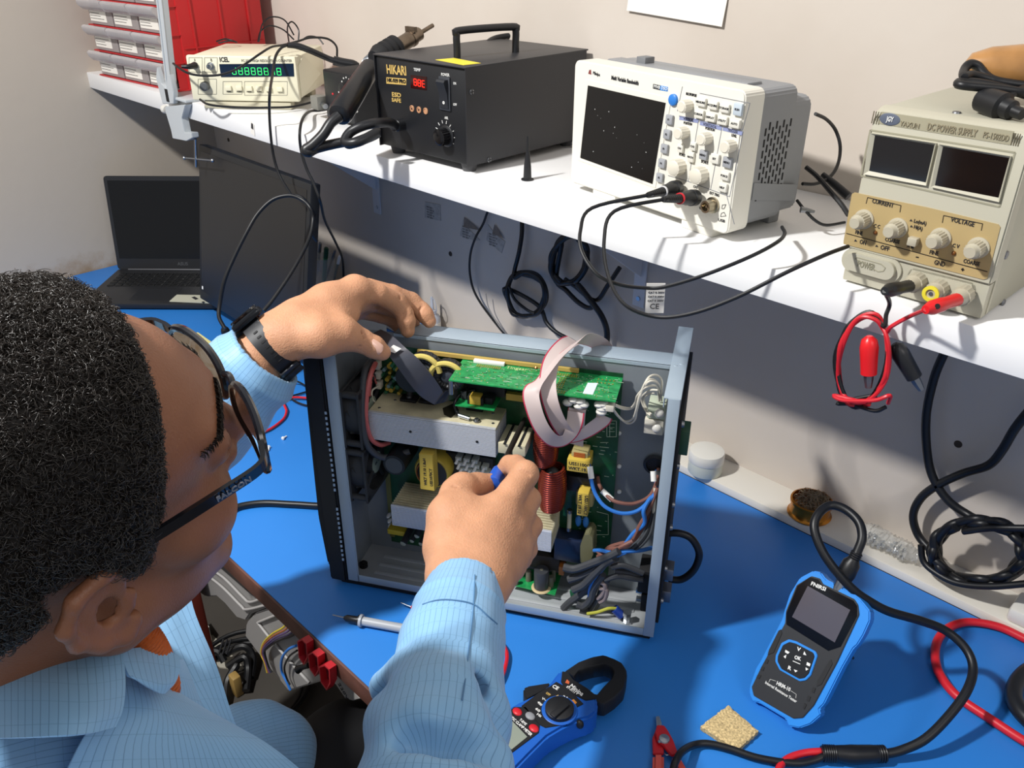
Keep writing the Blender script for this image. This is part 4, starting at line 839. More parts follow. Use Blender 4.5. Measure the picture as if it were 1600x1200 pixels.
# ------------------------------------------------------------------ laptop, phone, monitor, pens
LAP = mat('laptop_grey', '1f2023', .4); SCR = mat('laptop_screen', '07080a', .15)
k8 = K(150, 230, 3.478)
# base front edge at mat level; screen hinge behind
fl = onz(*k8(120, 660), .018); frr = onz(*k8(570, 662), .018)
fr = Fr((fl[0], fl[1], 0), (frr[0]-fl[0], frr[1]-fl[1], 0)); W = .345
fr = Fr((fl[0], fl[1], 0), fr.x)
lt = thing('laptop', 'open black laptop with dark screen in the bench corner', 'laptop', fr.M)
dep = fr.Lz(*k8(340, 865), .01)[1]
dep = max(dep, -.26)
print('LAPTOP', fr.o, dep)
MB().box(0, W, dep, 0, .003, .017, LAP, bev=.003).build('base', lt)
H_ = fr.L(*k8(150, 170))[2]; 
print('screen h', H_, fr.px((0, 0, H_)), fr.px((W, 0, H_)))
tl = math.radians(8); MS = Matrix.Translation((0, -.002, .016)) @ Matrix.Rotation(-tl, 4, 'X'); hs_ = (H_-.016)
a = MB(); a.prism(rrect(0, W, 0, hs_, .008), 0, .006, LAP, bev=.001, M=MS); lid = a.build('lid', lt)
a = MB(); a.box(.009, W-.009, -.0006, .001, .030, hs_-.011, SCR, M=MS); a.build('screen', lid)
a = MB(); a.text('ASUS', .012, (W*.5, -.0003, .016), mat('logo_dark', '4a4c50', .4), align='CENTER', M=MS, bold=.02); a.build('logo', lid)
a = MB(); a.cyl((.03, -.006, .018), (W-.03, -.006, .018), .0035, mat('hinge_bar', '55565a', .3, .7)); a.build('hinge', lt)
a = MB(); KC = mat('key_black', '0e0f11', .45)
for r in range(5):
    for c in range(15):
        x0 = .02+c*.0203; y0 = -.03-r*.0185; a.box(x0, x0+.0165, y0-.0145, y0, .0165, .0185, KC, bev=.001)
kb = a.build('keyboard', lt)
a = MB(); a.box(W*.32, W*.62, dep+.02, -.135, .0168, .0173, mat('touchpad', '26272a', .3)); a.build('touchpad', lt)
# phone-like card on the laptop
c = [onz(*k8(x, y), .0175) for x, y in ((400, 840), (440, 805), (610, 808), (645, 832), (630, 850))]
a = MB(); a.prism([(p[0], p[1]) for p in c], .0175, .0195, mat('card_white', 'b9b8a6', .5), ax='z')
q = onz(*k8(538, 820), .0198); a.box(q[0]-.010, q[0]+.010, q[1]-.004, q[1]+.004, .0195, .020, DARKP); q = onz(*k8(583, 842), .0198); a.box(q[0]-.004, q[0]+.004, q[1]-.003, q[1]+.003, .0195, .020, DARKP)
solo(a, 'paper_card', 'off white pointed card lying on the laptop palm rest', 'card')
# monitor (leaning slightly, seen obliquely)
MON = mat('monitor_black', '1d1e20', .45); MSC = mat('monitor_screen', '1c1c1d', .30, spec=.6)
mt = math.radians(10); mo = onz(312, 466, .045); mf = Fr(mo, (1, -.01, 0), (0.01, 1, 0)); 
mn = thing('monitor', 'dark switched off monitor leaning back in front of the laptop', 'monitor', mf.M)
MT = Matrix.Rotation(-mt, 4, 'X'); W = .447; Hm = .352
MB().box(0, W, 0, .022, 0, Hm, MON, bev=.003, M=MT).box(.06, W-.06, .02, .042, .05, Hm-.06, MON, bev=.006, M=MT).build('housing', mn)
MB().box(.012, W-.012, -.0008, .002, .022, Hm-.013, MSC, M=MT).build('screen', mn)
a = MB(); a.box(.0135, .0195, -.0012, 0, .027, .034, WHT, M=MT); a.build('corner_sticker', mn)
a = MB(); a.box(W*.5-.03, W*.5+.03, .045, .062, -.03, .16, MON, bev=.003); a.box(W*.5-.09, W*.5+.09, -.0, .13, -.0448, -.035, MON, bev=.003); a.build('stand', mn)
# cable over the monitor
dm = pj(mf.wo((W-.02, -.01, Hm)))[2]
q8 = lambda x, y, o=0.: atd(*k8(x, y), dm+o)
a = MB(); a.tube([q8(700, 985, .0), q8(668, 920, .0), q8(675, 840, -.0), q8(700, 720, -.01), q8(750, 600, -.015), q8(820, 460, -.02), q8(880, 360, -.02), q8(960, 285, -.02), q8(1050, 262, -.02), q8(1120, 285, -.02), q8(1165, 330, -.025), q8(1180, 390, -.02), q8(1165, 480, -.03), q8(1120, 580, -.05), q8(1050, 700, -.07), q8(960, 830, -.09), q8(910, 890, -.1)], .0036, RUB, n=10)
a.tube([q8(1040, 262, -.018), q8(1110, 268, -.02), q8(1160, 320, -.018), q8(1188, 380, -.015), q8(1170, 460, -.01), q8(1200, 510, .01)], .003, RUB, n=8)
solo(a, 'monitor_cable', 'black cable arching over the front of the dark monitor', 'cable')
solo(MB().lathe([(.004, 0), (.009, .004), (.010, .018), (.006, .024)], (0, 0, 0), (1, -.4, .1), RUB, n=14), 'cable_plug', 'black moulded plug on the mat at the foot of the monitor', 'plug', T(*onz(*k8(700, 990), .011)))
# pens in a clear cup
GLS = mat('clear_cup', 'c8ccd0', .08, alpha=.3, spec=.9)
p = onz(*k8(1245, 790), LZ); p[1] = WY-.036; p[0] = ony(*k8(1245, 700), p[1])[0]
solo(MB().lathe([(.026, 0), (.030, .075), (.0285, .075), (.025, .003), (0, .003)], (0, 0, 0), (0, 0, 1), GLS, n=30), 'pen_cup', 'clear plastic cup of pens on the ledge behind the monitor', 'cup', T(p[0], p[1], LZ))
for i, (nm, lb, ct, m, c1, r, x0, y0, x1, y1) in enumerate((('pen', 'black capped pen in the clear cup, nearest the monitor', 'pen', mat('clear_pen', 'a9acb0', .3), BLK, .0042, 1185, 585, 1190, 740), ('pen', 'white pen standing in the clear cup', 'pen', mat('white_pen', 'd4d2cc', .4), DSTEEL, .0045, 1218, 520, 1205, 740), ('marker', 'green marker in the clear cup', 'marker', mat('green_pen', '1c7a4a', .35), mat('dark_green', '0f4a30', .4), .0055, 1252, 545, 1238, 740), ('tweezers', 'brown rusty pair of tweezers in the clear cup', 'tweezers', mat('rust_metal', '6e5a48', .5, .6), DSTEEL, .003, 1300, 560, 1250, 740), ('pen', 'slim grey pen in the clear cup, furthest right', 'pen', mat('grey_pen', '7c8078', .4), WHT, .0035, 1325, 590, 1290, 740))):
    b = ony(x1+150/1, 0, 1) if False else ony(*k8(x1, y1), p[1]+(.01 if i % 2 else -.008)); tp = ony(*k8(x0, y0), p[1]+(.012 if i % 2 else -.002)); b[2] = max(b[2], LZ+.005)
    o = thing(nm, lb, ct, T(*b)); ax = tp-b; L = np.linalg.norm(ax)
    MB().lathe([(r*.4, 0), (r, .012), (r, L*.75), (r*.9, L*.76)], (0, 0, 0), ax, m, n=12).build('barrel', o)
    MB().lathe([(r*1.1, L*.72), (r*1.12, L*.97), (r*.8, L), (0, L)], (0, 0, 0), ax, c1, n=12).build('cap', o)
# ------------------------------------------------------------------ internal resistance tester, propped on its stand
kt = K(1140, 740, 2.6087); kc = K(760, 960, 3.478); kp = K(960, 1100, 4.444)
fr = Fr((-.306, .7, .008), (.998, -.055, 0), (-.051, -.846, .531)) if False else None
xr_ = nrm((.998, -.055, 0.)); up_ = nrm((.022, .531, .847)); up_ = nrm(up_-xr_*(up_ @ xr_)); fr = Fr((-.306, .700, .006), xr_, np.cross(up_, xr_), up_)
TB = mat('tester_blue', '2a86dc', .4); TD = mat('tester_dark', '26282c', .5); ts = thing('battery_tester', 'blue and black handheld resistance tester standing propped on the mat', 'tester', fr.M)
def PT(l): return fr.P([kt(x, y) for x, y in l])
out = [(340, 396), (372, 402), (392, 430), (470, 470), (520, 500), (540, 520), (572, 560), (572, 600), (545, 660), (520, 700), (505, 712), (460, 790), (385, 940), (365, 960), (372, 985), (330, 1022), (285, 1038), (240, 1030), (228, 1000), (120, 935), (95, 930), (80, 900), (80, 870), (108, 790), (122, 770), (215, 590), (222, 560), (245, 490), (285, 425)]
a = MB(); a.prism(PT(out), -.000, .017, TB, bev=.0015); a.build('rubber_frame', ts)
face = [(335, 418), (370, 428), (382, 450), (510, 512), (525, 535), (530, 575), (465, 715), (440, 770), (345, 945), (300, 995), (262, 998), (100, 905), (92, 870), (130, 790), (228, 610), (232, 560), (275, 455)]
a = MB(); a.prism(PT(face), -.0018, .001, TD, bev=.0006); a.build('front_cover', ts)
a = MB(); sc = [(330, 422), (365, 432), (380, 455), (508, 518), (522, 540), (522, 580), (455, 705), (405, 722), (235, 615), (234, 570), (280, 458)]
P = PT(sc); a.prism(P, -.0024, -.0015, mat('tester_gloss', '0c0d10', .15, coat=.4)); a.build('screen_bezel', ts)
a = MB(); a.prism(PT([(322, 458), (495, 556), (432, 688), (258, 584)]), -.0029, -.002, mat('tester_lcd', '55525a', .12, coat=.5)); a.build('screen', ts)
a = MB(); ftext(a, fr, 'FNIRSI', kt(332, 447), kt(392, 473), .0062, WHT, dep=-.0025, bold=.02)
ftext(a, fr, 'HRM-10', kt(192, 853), kt(248, 882), .0062, WHT, dep=-.0018, bold=.02); ftext(a, fr, 'Internal Resistance Tester', kt(146, 850), kt(274, 930), .0048, WHT, dep=-.0018, bold=.01)
outline(a, fr, [kt(160, 850), kt(166, 838)], WHT, dep=-.0018); outline(a, fr, [kt(166, 838), kt(190, 846)], WHT, dep=-.0018); outline(a, fr, [kt(250, 885), kt(272, 900)], WHT, dep=-.0018); outline(a, fr, [kt(272, 900), kt(270, 915)], WHT, dep=-.0018); a.build('printed_lettering', ts)
ring = [(245, 675), (275, 683), (355, 725), (362, 742), (335, 822), (315, 842), (290, 846), (208, 800), (190, 765), (192, 740), (215, 690)]
a = MB(); a.prism(PT(ring), -.0034, -.001, TB, bev=.0006); kp_ = a.build('keypad_ring', ts)
cx, cy = 276, 762
inn_ = [(cx+(x-cx)*.88, cy+(y-cy)*.88) for x, y in ring]
a = MB(); a.prism(PT(inn_), -.0042, -.001, BLK, bev=.0006); kpad = a.build('keypad', ts)
for l, (x0, y0, x1, y1) in (('V', (276, 714, 290, 719)), ('R', (238, 790, 252, 796)), ('OK', (265, 748, 292, 757))):
    a = MB(); ftext(a, fr, l, kt(x0, y0), kt(x1, y1), .0058, WHT, dep=-.0043, bold=.03); a.build('key_lettering', kpad)
for pts in ([(300, 737), (305, 724), (313, 741)], [(262, 798), (278, 804), (268, 810)], [(220, 745), (232, 738), (228, 754)], [(310, 790), (322, 797), (311, 803)], [(228, 718), (245, 728), (238, 735), (226, 728)], [(316, 768), (330, 775), (327, 786), (313, 780)], [(258, 762), (288, 775), (288, 778), (258, 765)]):
    a = MB(); a.prism(fr.P([kt(*p) for p in pts], -.0043), -.0046, -.004, WHT); a.build('key_symbol', kpad)
for l in ([(210, 635), (215, 650), (180, 730), (155, 740), (160, 720), (200, 640)], [(415, 758), (420, 775), (375, 860), (355, 868), (358, 845), (405, 765)], [(150, 755), (160, 760), (155, 775), (143, 772)], [(132, 785), (143, 790), (138, 805), (125, 800)], [(115, 818), (130, 822), (122, 837), (108, 833)], [(340, 870), (352, 875), (345, 895), (333, 890)], [(320, 905), (332, 910), (325, 930), (313, 925)], [(305, 935), (315, 942), (305, 962), (298, 955)]):
    a = MB(); a.prism(fr.P([kt(*p) for p in l], -.002), -.0026, -.001, mat('tester_grip', '1a1b1e', .6), bev=.0003); a.build('grip_pad', ts)
hT = fr.L(*kt(470, 460))[2]
ky = fr.lo(fr.wo((.045, .02, .11)) + np.array([0, .085, 0])); 
kb_ = fr.wo((.045, .022, .115)); g0 = np.array([kb_[0], kb_[1]+.075, .004]); MBk = MB(); gl_ = fr.lo(g0)
MBk.tube([(.045, .022, .115), tuple(gl_)], 0, TD, flat=(.04, .003), up=tuple(fr.lo(fr.o+np.array([0, 0, 1.]))), sm=1); MBk.build('kickstand', ts)
# its cable
zs_ = [(450, 455, .150), (470, 420, .16), (500, 375, .175), (518, 325, .19), (540, 260, .205), (525, 195, .215), (470, 145, .22), (410, 130, .22), (362, 165, .215), (345, 220, .205), (370, 300, .19), (420, 380, .175), (500, 470, .155), (570, 520, .14), (650, 562, .125), (780, 600, .105), (880, 640, .09), (960, 710, .08), (992, 790, .07), (970, 880, .06), (900, 980, .045), (800, 1080, .028), (700, 1128, .016), (620, 1145, .011)]
tl_ = thing('tester_lead', 'black cable looping from the tester into a black and red splitter', 'cable', T(*onz(*kt(620, 1145), .011))); bpy.context.view_layer.update(); mi = tl_.matrix_world.inverted()
pt = [onz(*kt(x, y), z) for x, y, z in zs_]
MB().tube(pt[3:], .0052, RUB, n=12, M=mi).build('cable', tl_)
ax = nrm(pt[3]-pt[0]); L = np.linalg.norm(pt[3]-pt[0])
MB().lathe([(.0075, -.006), (.0078, .006), (.006, .007), (.006, .012)], pt[0], ax, STEEL, M=mi).build('metal_connector', tl_)
pr = [(.0092, .010), (.0105, .016), (.0098, L*.7), (.007, L*.8)]
for i in range(4): pr += [(.0068, L*(.82+.06*i)), (.0058, L*(.85+.06*i))]
MB().lathe(pr, pt[0], ax, RUB, M=mi).build('plug_barrel', tl_)
s0, s1, s2 = onz(*kt(640, 1142), .011), onz(*kt(500, 1145), .012), onz(*kt(375, 1140), .011)
MB().tube([s0, onz(*kt(590, 1142), .012), s1, onz(*kt(430, 1140), .012), s2], [.006, .0095, .0105, .0085, .008], RUB, n=12, M=mi).build('splitter', tl_)
a = MB()
for i in range(6):
    for (p, q) in ((s0, s1), (s2, s1)):
        c = p+(q-p)*(.05+i*.07); d = nrm(q-p); a.lathe([(.0092, 0), (.0098, .001), (.0092, .002)], c, d, RUB, M=mi, n=12)
a.build('splitter_ribs', tl_)
kq = lambda x, y, z: onz(*kp(x, y), z)
MB().tube([onz(*kt(385, 1132), .010), onz(*kt(310, 1138), .007), onz(*kt(245, 1158), .006), onz(*kt(208, 1190), .0055), onz(*kt(190, 1240), .0055), onz(*kt(170, 1330), .0055)], .0042, RED, n=10, M=mi).build('red_branch', tl_)
MB().tube([onz(*kt(385, 1152), .010), onz(*kt(340, 1170), .007), kq(1250, 412, .006), kq(1000, 375, .006), kq(800, 310, .006), kq(650, 275, .006), kq(550, 285, .008), kq(470, 330, .02), kq(430, 390, .024), kq(410, 450, .022), kq(400, 560, .018)], .0042, RUB, n=10, M=mi).build('black_branch', tl_)
solo(MB().tube([onz(*kt(x, y), .0058) for x, y in ((1400, 790), (1280, 715), (1200, 672), (1100, 626), (1000, 606), (930, 612), (872, 645), (840, 705), (845, 790), (890, 868), (950, 925), (1050, 992), (1200, 1090), (1350, 1170))], .0055, RED, n=12), 'test_lead', 'thick red cable curving across the mat at the right picture edge', 'test lead')
# ------------------------------------------------------------------ clamp meter
CZ = .036
CB = mat('meter_blue', '1a5cb8', .38); CK = mat('meter_black', '1a1b1e', .5)
o = onz(*kc(398, 522), 0); fr = Fr((o[0], o[1], 0), (1, 0, 0)); cm = thing('clamp_meter', 'blue and black digital clamp meter lying on the mat', 'clamp meter', fr.M)
def PC(l, z=CZ): return fr.PZ([kc(x, y) for x, y in l], z)
body = [(365, 345), (400, 300), (435, 308), (480, 362), (590, 433), (607, 480), (600, 530), (560, 560), (500, 575), (420, 612), (330, 665), (230, 765), (110, 890), (0, 990), (-120, 960), (-160, 860), (-60, 700), (20, 600), (65, 545), (160, 482), (230, 450), (330, 395)]
a = MB(); a.prism(PC(body), .004, CZ, CB, ax='z', bev=.003); a.build('body', cm)
a = MB(); a.prism(PC([(412, 312), (440, 316), (472, 358), (545, 402), (592, 440), (594, 462), (540, 470), (445, 425), (405, 370)]), CZ-.001, CZ+.0012, CK, ax='z', bev=.0004)
a.prism(PC([(380, 368), (440, 400), (528, 488), (485, 510), (440, 600), (320, 618), (285, 600), (255, 560), (190, 500), (280, 430), (350, 390)]), CZ-.001, CZ+.001, CK, ax='z', bev=.0004)
a.prism(PC([(150, 505), (215, 505), (290, 605), (285, 645), (120, 768), (20, 840), (-40, 760), (60, 590)]), CZ-.001, CZ+.001, CK, ax='z', bev=.0004)
a.build('front_overlay', cm)
def disc(mb, x, y, r, z0, z1, m, n=36, bev=0): q = fr.Lz(*kc(x, y), z0); mb.lathe([(r, 0), (r, z1-z0-.0006), (r*.95, z1-z0), (0, z1-z0)], (q[0], q[1], z0), (0, 0, 1), m, n=n)
rr = np.linalg.norm(fr.Lz(*kc(300, 522), CZ)-fr.Lz(*kc(495, 522), CZ))/2
a = MB(); disc(a, 397, 524, rr, CZ, CZ+.0018, CB); disc(a, 397, 524, rr*.80, CZ+.001, CZ+.007, CK); q = fr.Lz(*kc(397, 524), CZ+.007)
a.box(q[0]-rr*.2, q[0]+rr*.2, q[1]-rr*.62, q[1]+rr*.62, CZ+.0068, CZ+.0105, CK, bev=.0015); a.build('dial', cm)
a = MB(); a.prism(PC([(62, 612), (128, 572), (222, 670), (138, 738), (30, 690)]), CZ-.001, CZ+.0016, mat('meter_lcd', '8c9488', .2, coat=.3), ax='z'); a.build('display', cm)
for x, y, m in ((168, 532, RED), (258, 622, RED), (238, 555, mat('grey_key', '8a8c90', .5))):
    q = fr.Lz(*kc(x, y), CZ); a = MB(); a.ell((q[0], q[1], CZ+.001), (.0062, .0048, .002), m, n=16); a.build('push_button', cm)
dirx = fr.Lz(*kc(245, 655), CZ)-fr.Lz(*kc(120, 540), CZ); 
def ct(mb, s, p0, p1, size, m=WHT):
    A = fr.Lz(*kc(*p0), CZ+.0012); B = fr.Lz(*kc(*p1), CZ+.0012); t_ = MB(); t_.text(s, 1, (0, 0, 0), m); wd = max(v[0] for v in t_.v)
    d = B-A; L = np.linalg.norm(d); mb.text(s, size, A, m, xd=d, ud=(-d[1], d[0], 0), sx=L/(wd*size), bold=.02)
a = MB(); ct(a, 'AC/DC CLAMP METER', (118, 543), (245, 657), .0048); ct(a, 'T-RMS', (182, 570), (216, 600), .0045); ct(a, 'CE', (360, 388), (390, 405), .0068); ct(a, 'Minipa', (455, 385), (525, 437), .0085)
ct(a, 'ET-3111', (437, 392), (480, 425), .0042); 
for s, p, q_ in (('V~', (302, 455), (325, 468)), ('400', (280, 475), (300, 495)), ('60', (268, 510), (290, 528)), ('Hz', (275, 540), (298, 555)), ('OFF', (325, 425), (345, 440)), ('A~', (380, 440), (405, 452)), ('2A', (415, 445), (445, 458))): ct(a, s, p, q_, .0042, GOLD if s in ('OFF', 'A~') else WHT)
P = PC([(458, 470), (475, 462), (492, 480), (475, 495)], CZ+.001); a.prism(P, CZ+.001, CZ+.0014, mat('orange_mark', 'c07a30', .5), ax='z')
P = PC([(428, 372), (438, 355), (452, 368), (448, 380)], CZ+.001); a.prism(P, CZ+.001, CZ+.0016, mat('logo_orange', 'c8603a', .5), ax='z')
a.build('printed_lettering', cm)
JO = [(430, 302), (500, 255), (575, 228), (640, 217), (700, 240), (740, 262), (762, 300), (766, 335), (750, 400), (700, 450), (640, 488), (605, 478)]; JI = [(478, 340), (505, 305), (560, 285), (640, 268), (680, 285), (692, 312), (680, 345), (640, 385), (600, 432), (575, 425)]
a = MB(); zj = CZ-.004
Po = PC(JO, zj); Pi = PC(JI, zj)
def arc(P, n):  # resample
    P = [np.array(p) for p in P]; d = [0]+list(np.cumsum([np.linalg.norm(P[i+1]-P[i]) for i in range(len(P)-1)])); s = np.linspace(0, d[-1], n)
    return [(np.interp(t, d, [p[0] for p in P]), np.interp(t, d, [p[1] for p in P])) for t in s]
A_, B_ = arc(Po, 40), arc(Pi, 40); v = []
for z in (.010, .0115, zj-.002, zj):
    ins = .0015 if z in (.010, zj) else 0
    for (x, y), (x2, y2) in zip(A_, B_):
        d = np.array([x2-x, y2-y]); d = d/np.linalg.norm(d); v.append((x+d[0]*ins, y+d[1]*ins, z)); v.append((x2-d[0]*ins, y2-d[1]*ins, z))
f = []; n_ = 40
for i in range(n_-1):
    for k in range(3):
        f.append((k*80+2*i, k*80+2*i+2, (k+1)*80+2*i+2, (k+1)*80+2*i)); f.append((k*80+2*i+3, k*80+2*i+1, (k+1)*80+2*i+1, (k+1)*80+2*i+3))
    f.append((240+2*i, 240+2*i+2, 240+2*i+3, 240+2*i+1)); f.append((2*i+2, 2*i, 2*i+1, 2*i+3))
for e in (0, 78): 
    for k in range(3): f.append((k*80+e, k*80+e+1, (k+1)*80+e+1, (k+1)*80+e))
a.add(v, f, CK); a.build('jaw', cm)
a = MB(); a.prism(PC([(200, 400), (222, 386), (350, 366), (345, 400), (218, 468), (204, 445)], .028), .008, .028, CK, ax='z', bev=.002); a.build('jaw_trigger', cm)
a = MB(); q = fr.Lz(*kc(508, 590), CZ-.004); a.ell((q[0], q[1], CZ-.006), (.005, .004, .006), CK, n=14); a.build('side_key', cm)
# ------------------------------------------------------------------ red wire cutter
CR = mat('cutter_red', 'c01c28', .35); CS = mat('cutter_grip', 'd8584e', .5)
o = kq(345, 243, 0); fr = Fr((o[0], o[1], 0), (1, 0, 0)); wc = thing('wire_stripper', 'small red wire stripper pliers with salmon grips at the bottom edge', 'pliers', fr.M)
def PP(l, z=.010): return fr.PZ([kp(x, y) for x, y in l], z)
a = MB(); a.prism(PP([(290, 72), (303, 68), (312, 110), (305, 150), (296, 150)]), .003, .007, STEEL, ax='z', bev=.0006); a.prism(PP([(306, 68), (314, 75), (330, 125), (325, 150), (308, 150), (310, 110)]), .004, .008, STEEL, ax='z', bev=.0006); a.build('cutting_tip', wc)
a = MB(); a.prism(PP([(296, 145), (345, 148), (372, 185), (408, 250), (442, 345), (398, 358), (362, 318), (338, 285), (300, 262), (282, 200)]), .0065, .0105, CR, ax='z', bev=.0008); a.build('blade_half', wc)
a = MB(); a.prism(PP([(300, 145), (320, 150), (345, 215), (360, 260), (345, 300), (343, 346), (268, 346), (264, 235), (285, 185)], .006), .002, .0062, CR, ax='z', bev=.0008); a.build('blade_half', wc)
a = MB(); q = fr.Lz(*kp(347, 243), .0105); a.lathe([(.0065, 0), (.0058, .0015), (0, .002)], (q[0], q[1], .0104), (0, 0, 1), STEEL, n=24); q = fr.Lz(*kp(313, 260), .0105); a.lathe([(.002, 0), (.0015, .001), (0, .001)], (q[0], q[1], .0104), (0, 0, 1), STEEL, n=12); a.build('pivot_screw', wc)
a = MB(); a.prism(PP([(268, 344), (345, 344), (345, 450), (330, 620), (262, 620), (266, 450)]), .001, .011, CS, ax='z', bev=.003); a.build('grip', wc)
a = MB(); a.prism(PP([(396, 354), (442, 344), (505, 450), (600, 640), (520, 660), (430, 450)]), .001, .011, CS, ax='z', bev=.003); a.build('grip', wc)
a = MB(); c0 = fr.Lz(*kp(350, 345), .006); c1 = fr.Lz(*kp(395, 352), .006); a.tube([c0, (c0+c1)/2+np.array([0, -.003, .001]), c1], .0008, STEEL, n=6); a.build('return_spring', wc)
# cork sponge
def rough_slab(poly, z1, m, n=16):
    A, B, C_, D_ = [np.array(onz(*kp(*p), z1)) for p in poly]; v = []; f = []; rnd = np.random.RandomState(5)
    for j in range(n+1):
        for i in range(n+1):
            s, t = i/n, j/n; p = (A*(1-s)+B*s)*(1-t)+(D_*(1-s)+C_*s)*t; e = 1 if (i in (0, n) or j in (0, n)) else 0
            p = p+np.array([(rnd.rand()-.5)*.0012*e, (rnd.rand()-.5)*.0012*e, (rnd.rand()-.5)*.0014-.0012*e]); v.append(p)
    for j in range(n):
        for i in range(n): f.append((j*(n+1)+i, j*(n+1)+i+1, (j+1)*(n+1)+i+1, (j+1)*(n+1)+i))
    bd = [i for i in range(n+1)]+[(j)*(n+1)+n for j in range(1, n+1)]+[n*(n+1)+i for i in range(n-1, -1, -1)]+[j*(n+1) for j in range(n-1, 0, -1)]
    k = len(v)
    for b in bd: v.append(np.array([v[b][0], v[b][1], .0006]))
    for i in range(len(bd)): f.append((bd[i], bd[(i+1) % len(bd)], k+(i+1) % len(bd), k+i))
    f.append([k+i for i in range(len(bd))]); return MB().add(v, f, m)
CORK = mat('cork_sponge', 'c8b080', .9, bump=1., bs=420, var=.45, vs=380)
solo(rough_slab([(600, 148), (790, 4), (1003, 182), (852, 315)], .008, CORK), 'cleaning_sponge', 'square tan speckled sponge lying on the mat between pliers and tester', 'sponge')
# ------------------------------------------------------------------ probes, leads and screws on the left part of the mat
kl = K(280, 850, 3.6375); kw = K(300, 400, 4.)
PG = mat('probe_grey', 'a9adb2', .4)
p0, p1 = onz(*kl(945, 420), .008), onz(*kl(1320, 488), .008); ax = nrm(p1-p0); t = thing('test_probe', 'grey test probe with black collar lying beside the chassis', 'test probe', T(*p0)); bpy.context.view_layer.update(); mi = t.matrix_world.inverted(); n0 = onz(*kl(870, 403), .007)
MB().lathe([(0, 0), (.0009, .001), (.0012, .03)], n0, nrm(p0-n0), STEEL, M=mi, n=10).build('needle', t); MB().lathe([(.0022, -.002), (.0045, .002), (.005, .017), (.0072, .018), (.0072, .0205), (.0048, .021)], p0, ax, BLK, M=mi, n=20).build('collar', t)
MB().lathe([(.0085, .0205), (.0085, .024), (.006, .0245), (.0058, .06), (.0062, .10), (.0045, .112), (.003, .13)], p0, ax, PG, M=mi, n=20).build('probe_body', t)
p0 = onz(*kl(1330, 362), .007); n0 = onz(*kl(1258, 333), .007); ax = nrm(p0-n0); t = thing('test_probe', 'red test probe partly under the blue sleeve', 'test probe', T(*p0)); bpy.context.view_layer.update(); mi = t.matrix_world.inverted()
MB().lathe([(0, 0), (.0009, .001), (.0012, .03)], n0, ax, STEEL, M=mi, n=10).build('needle', t); MB().lathe([(.0022, -.003), (.0045, .001), (.0052, .02), (.0065, .021), (.0055, .03), (.0055, .09), (.003, .11)], p0, ax, RED, M=mi, n=20).build('probe_body', t)
e = p0+ax*.108
MB().tube([e, onz(730, 985, .006), onz(762, 985, .006), onz(782, 1003, .006), onz(792, 1022, .006), onz(788, 1048, .006), onz(778, 1070, .006), onz(760, 1100, .006), onz(745, 1150, .006)], .0026, RED, n=8, M=mi).build('lead', t)
solo(MB().tube([onz(x, y, .006) for x, y in ((300, 850), (330, 818), (357, 800), (375, 791), (412, 786), (460, 788), (520, 790), (575, 778), (620, 760))], .0052, RUB, n=12), 'mains_cable', 'thick black cable crossing the mat to the left side of the chassis', 'cable')
def wires(lst, r, m, nm, lb):
    for i, l in enumerate(lst): solo(MB().tube([onz(*kw(x, y), z) for x, y, z in l], r, m, n=8), nm, lb if isinstance(lb, str) else lb[i], 'wire')
wires([[(590, 780, .012), (660, 785, .01), (735, 825, .006), (820, 850, .005)], [(490, 890, .004), (600, 880, .004), (735, 843, .004), (800, 830, .004)], [(580, 860, .01), (640, 905, .007), (700, 930, .005), (760, 938, .004), (840, 930, .004)]], .0018, RUB, 'black_wire', ('thin black wire under the sleeve cuff, uppermost of three running behind the chassis', 'thin black wire under the sleeve cuff, crossing just above the straight red wire', 'thin black wire under the sleeve cuff, lowest of three running behind the chassis'))
wires([[(475, 925, .008), (540, 898, .008), (640, 884, .007), (745, 890, .006), (830, 900, .006)]], .0024, RED, 'red_wire', 'straight red wire between sleeve cuff and chassis')
wires([[(530, 845, .007), (560, 900, .006), (585, 950, .006), (590, 975, .005), (570, 1020, .004), (500, 1075, .004), (430, 1108, .004)]], .0024, RED, 'red_wire', 'bent red wire ending near the white screws')
a = MB(); p0, p1 = onz(*kw(565, 745), .02), onz(*kw(610, 880), .008); a.lathe([(.003, 0), (.0045, .004), (.0045, .04), (.0025, .05)], p0, p1-p0, mat('dark_grey_plug', '4a4e55', .5), n=14); solo(a, 'probe_tip', 'small dark grey hook probe hanging under the wristwatch', 'probe')
for i, (x, y, lb) in enumerate(((437, 1103, 'white plastic screw at the end of the bent red wire'), (570, 1138, 'white plastic screw lying alone on the mat, nearest the chassis'), (440, 1165, 'white plastic screw half hidden by the glasses'), (480, 1195, 'white plastic screw just right of the glasses lens'))):
    p = onz(*kw(x, y), .003); a = MB(); d = nrm((math.cos(i*1.9), math.sin(i*1.9), -.1)); a.lathe([(.0, -.0028), (.003, -.002), (.0034, 0), (.0015, .0004), (.0013, .009), (0, .0095)], (0, 0, 0), d, WHT, n=12); solo(a, 'plastic_screw', lb, 'screw', T(*p))
ky_ = K(180, 400, 5.714); P = [onz(*ky_(x, y), .028) for x, y in ((600, 760), (640, 700), (740, 672), (885, 775), (895, 830), (700, 800))]
P = [onz(*ky_(x, y), .03) for x, y in ((590, 800), (630, 712), (740, 675), (885, 778), (900, 808))]
solo(MB().prism([(p[0], p[1]) for p in P], .0005, .03, mat('yellow_foam', 'cfc88a', .85, bump=.4, bs=300), ax='z', bev=.002), 'yellow_sponge', 'pale yellow five sided sponge block on the mat behind the head', 'sponge')
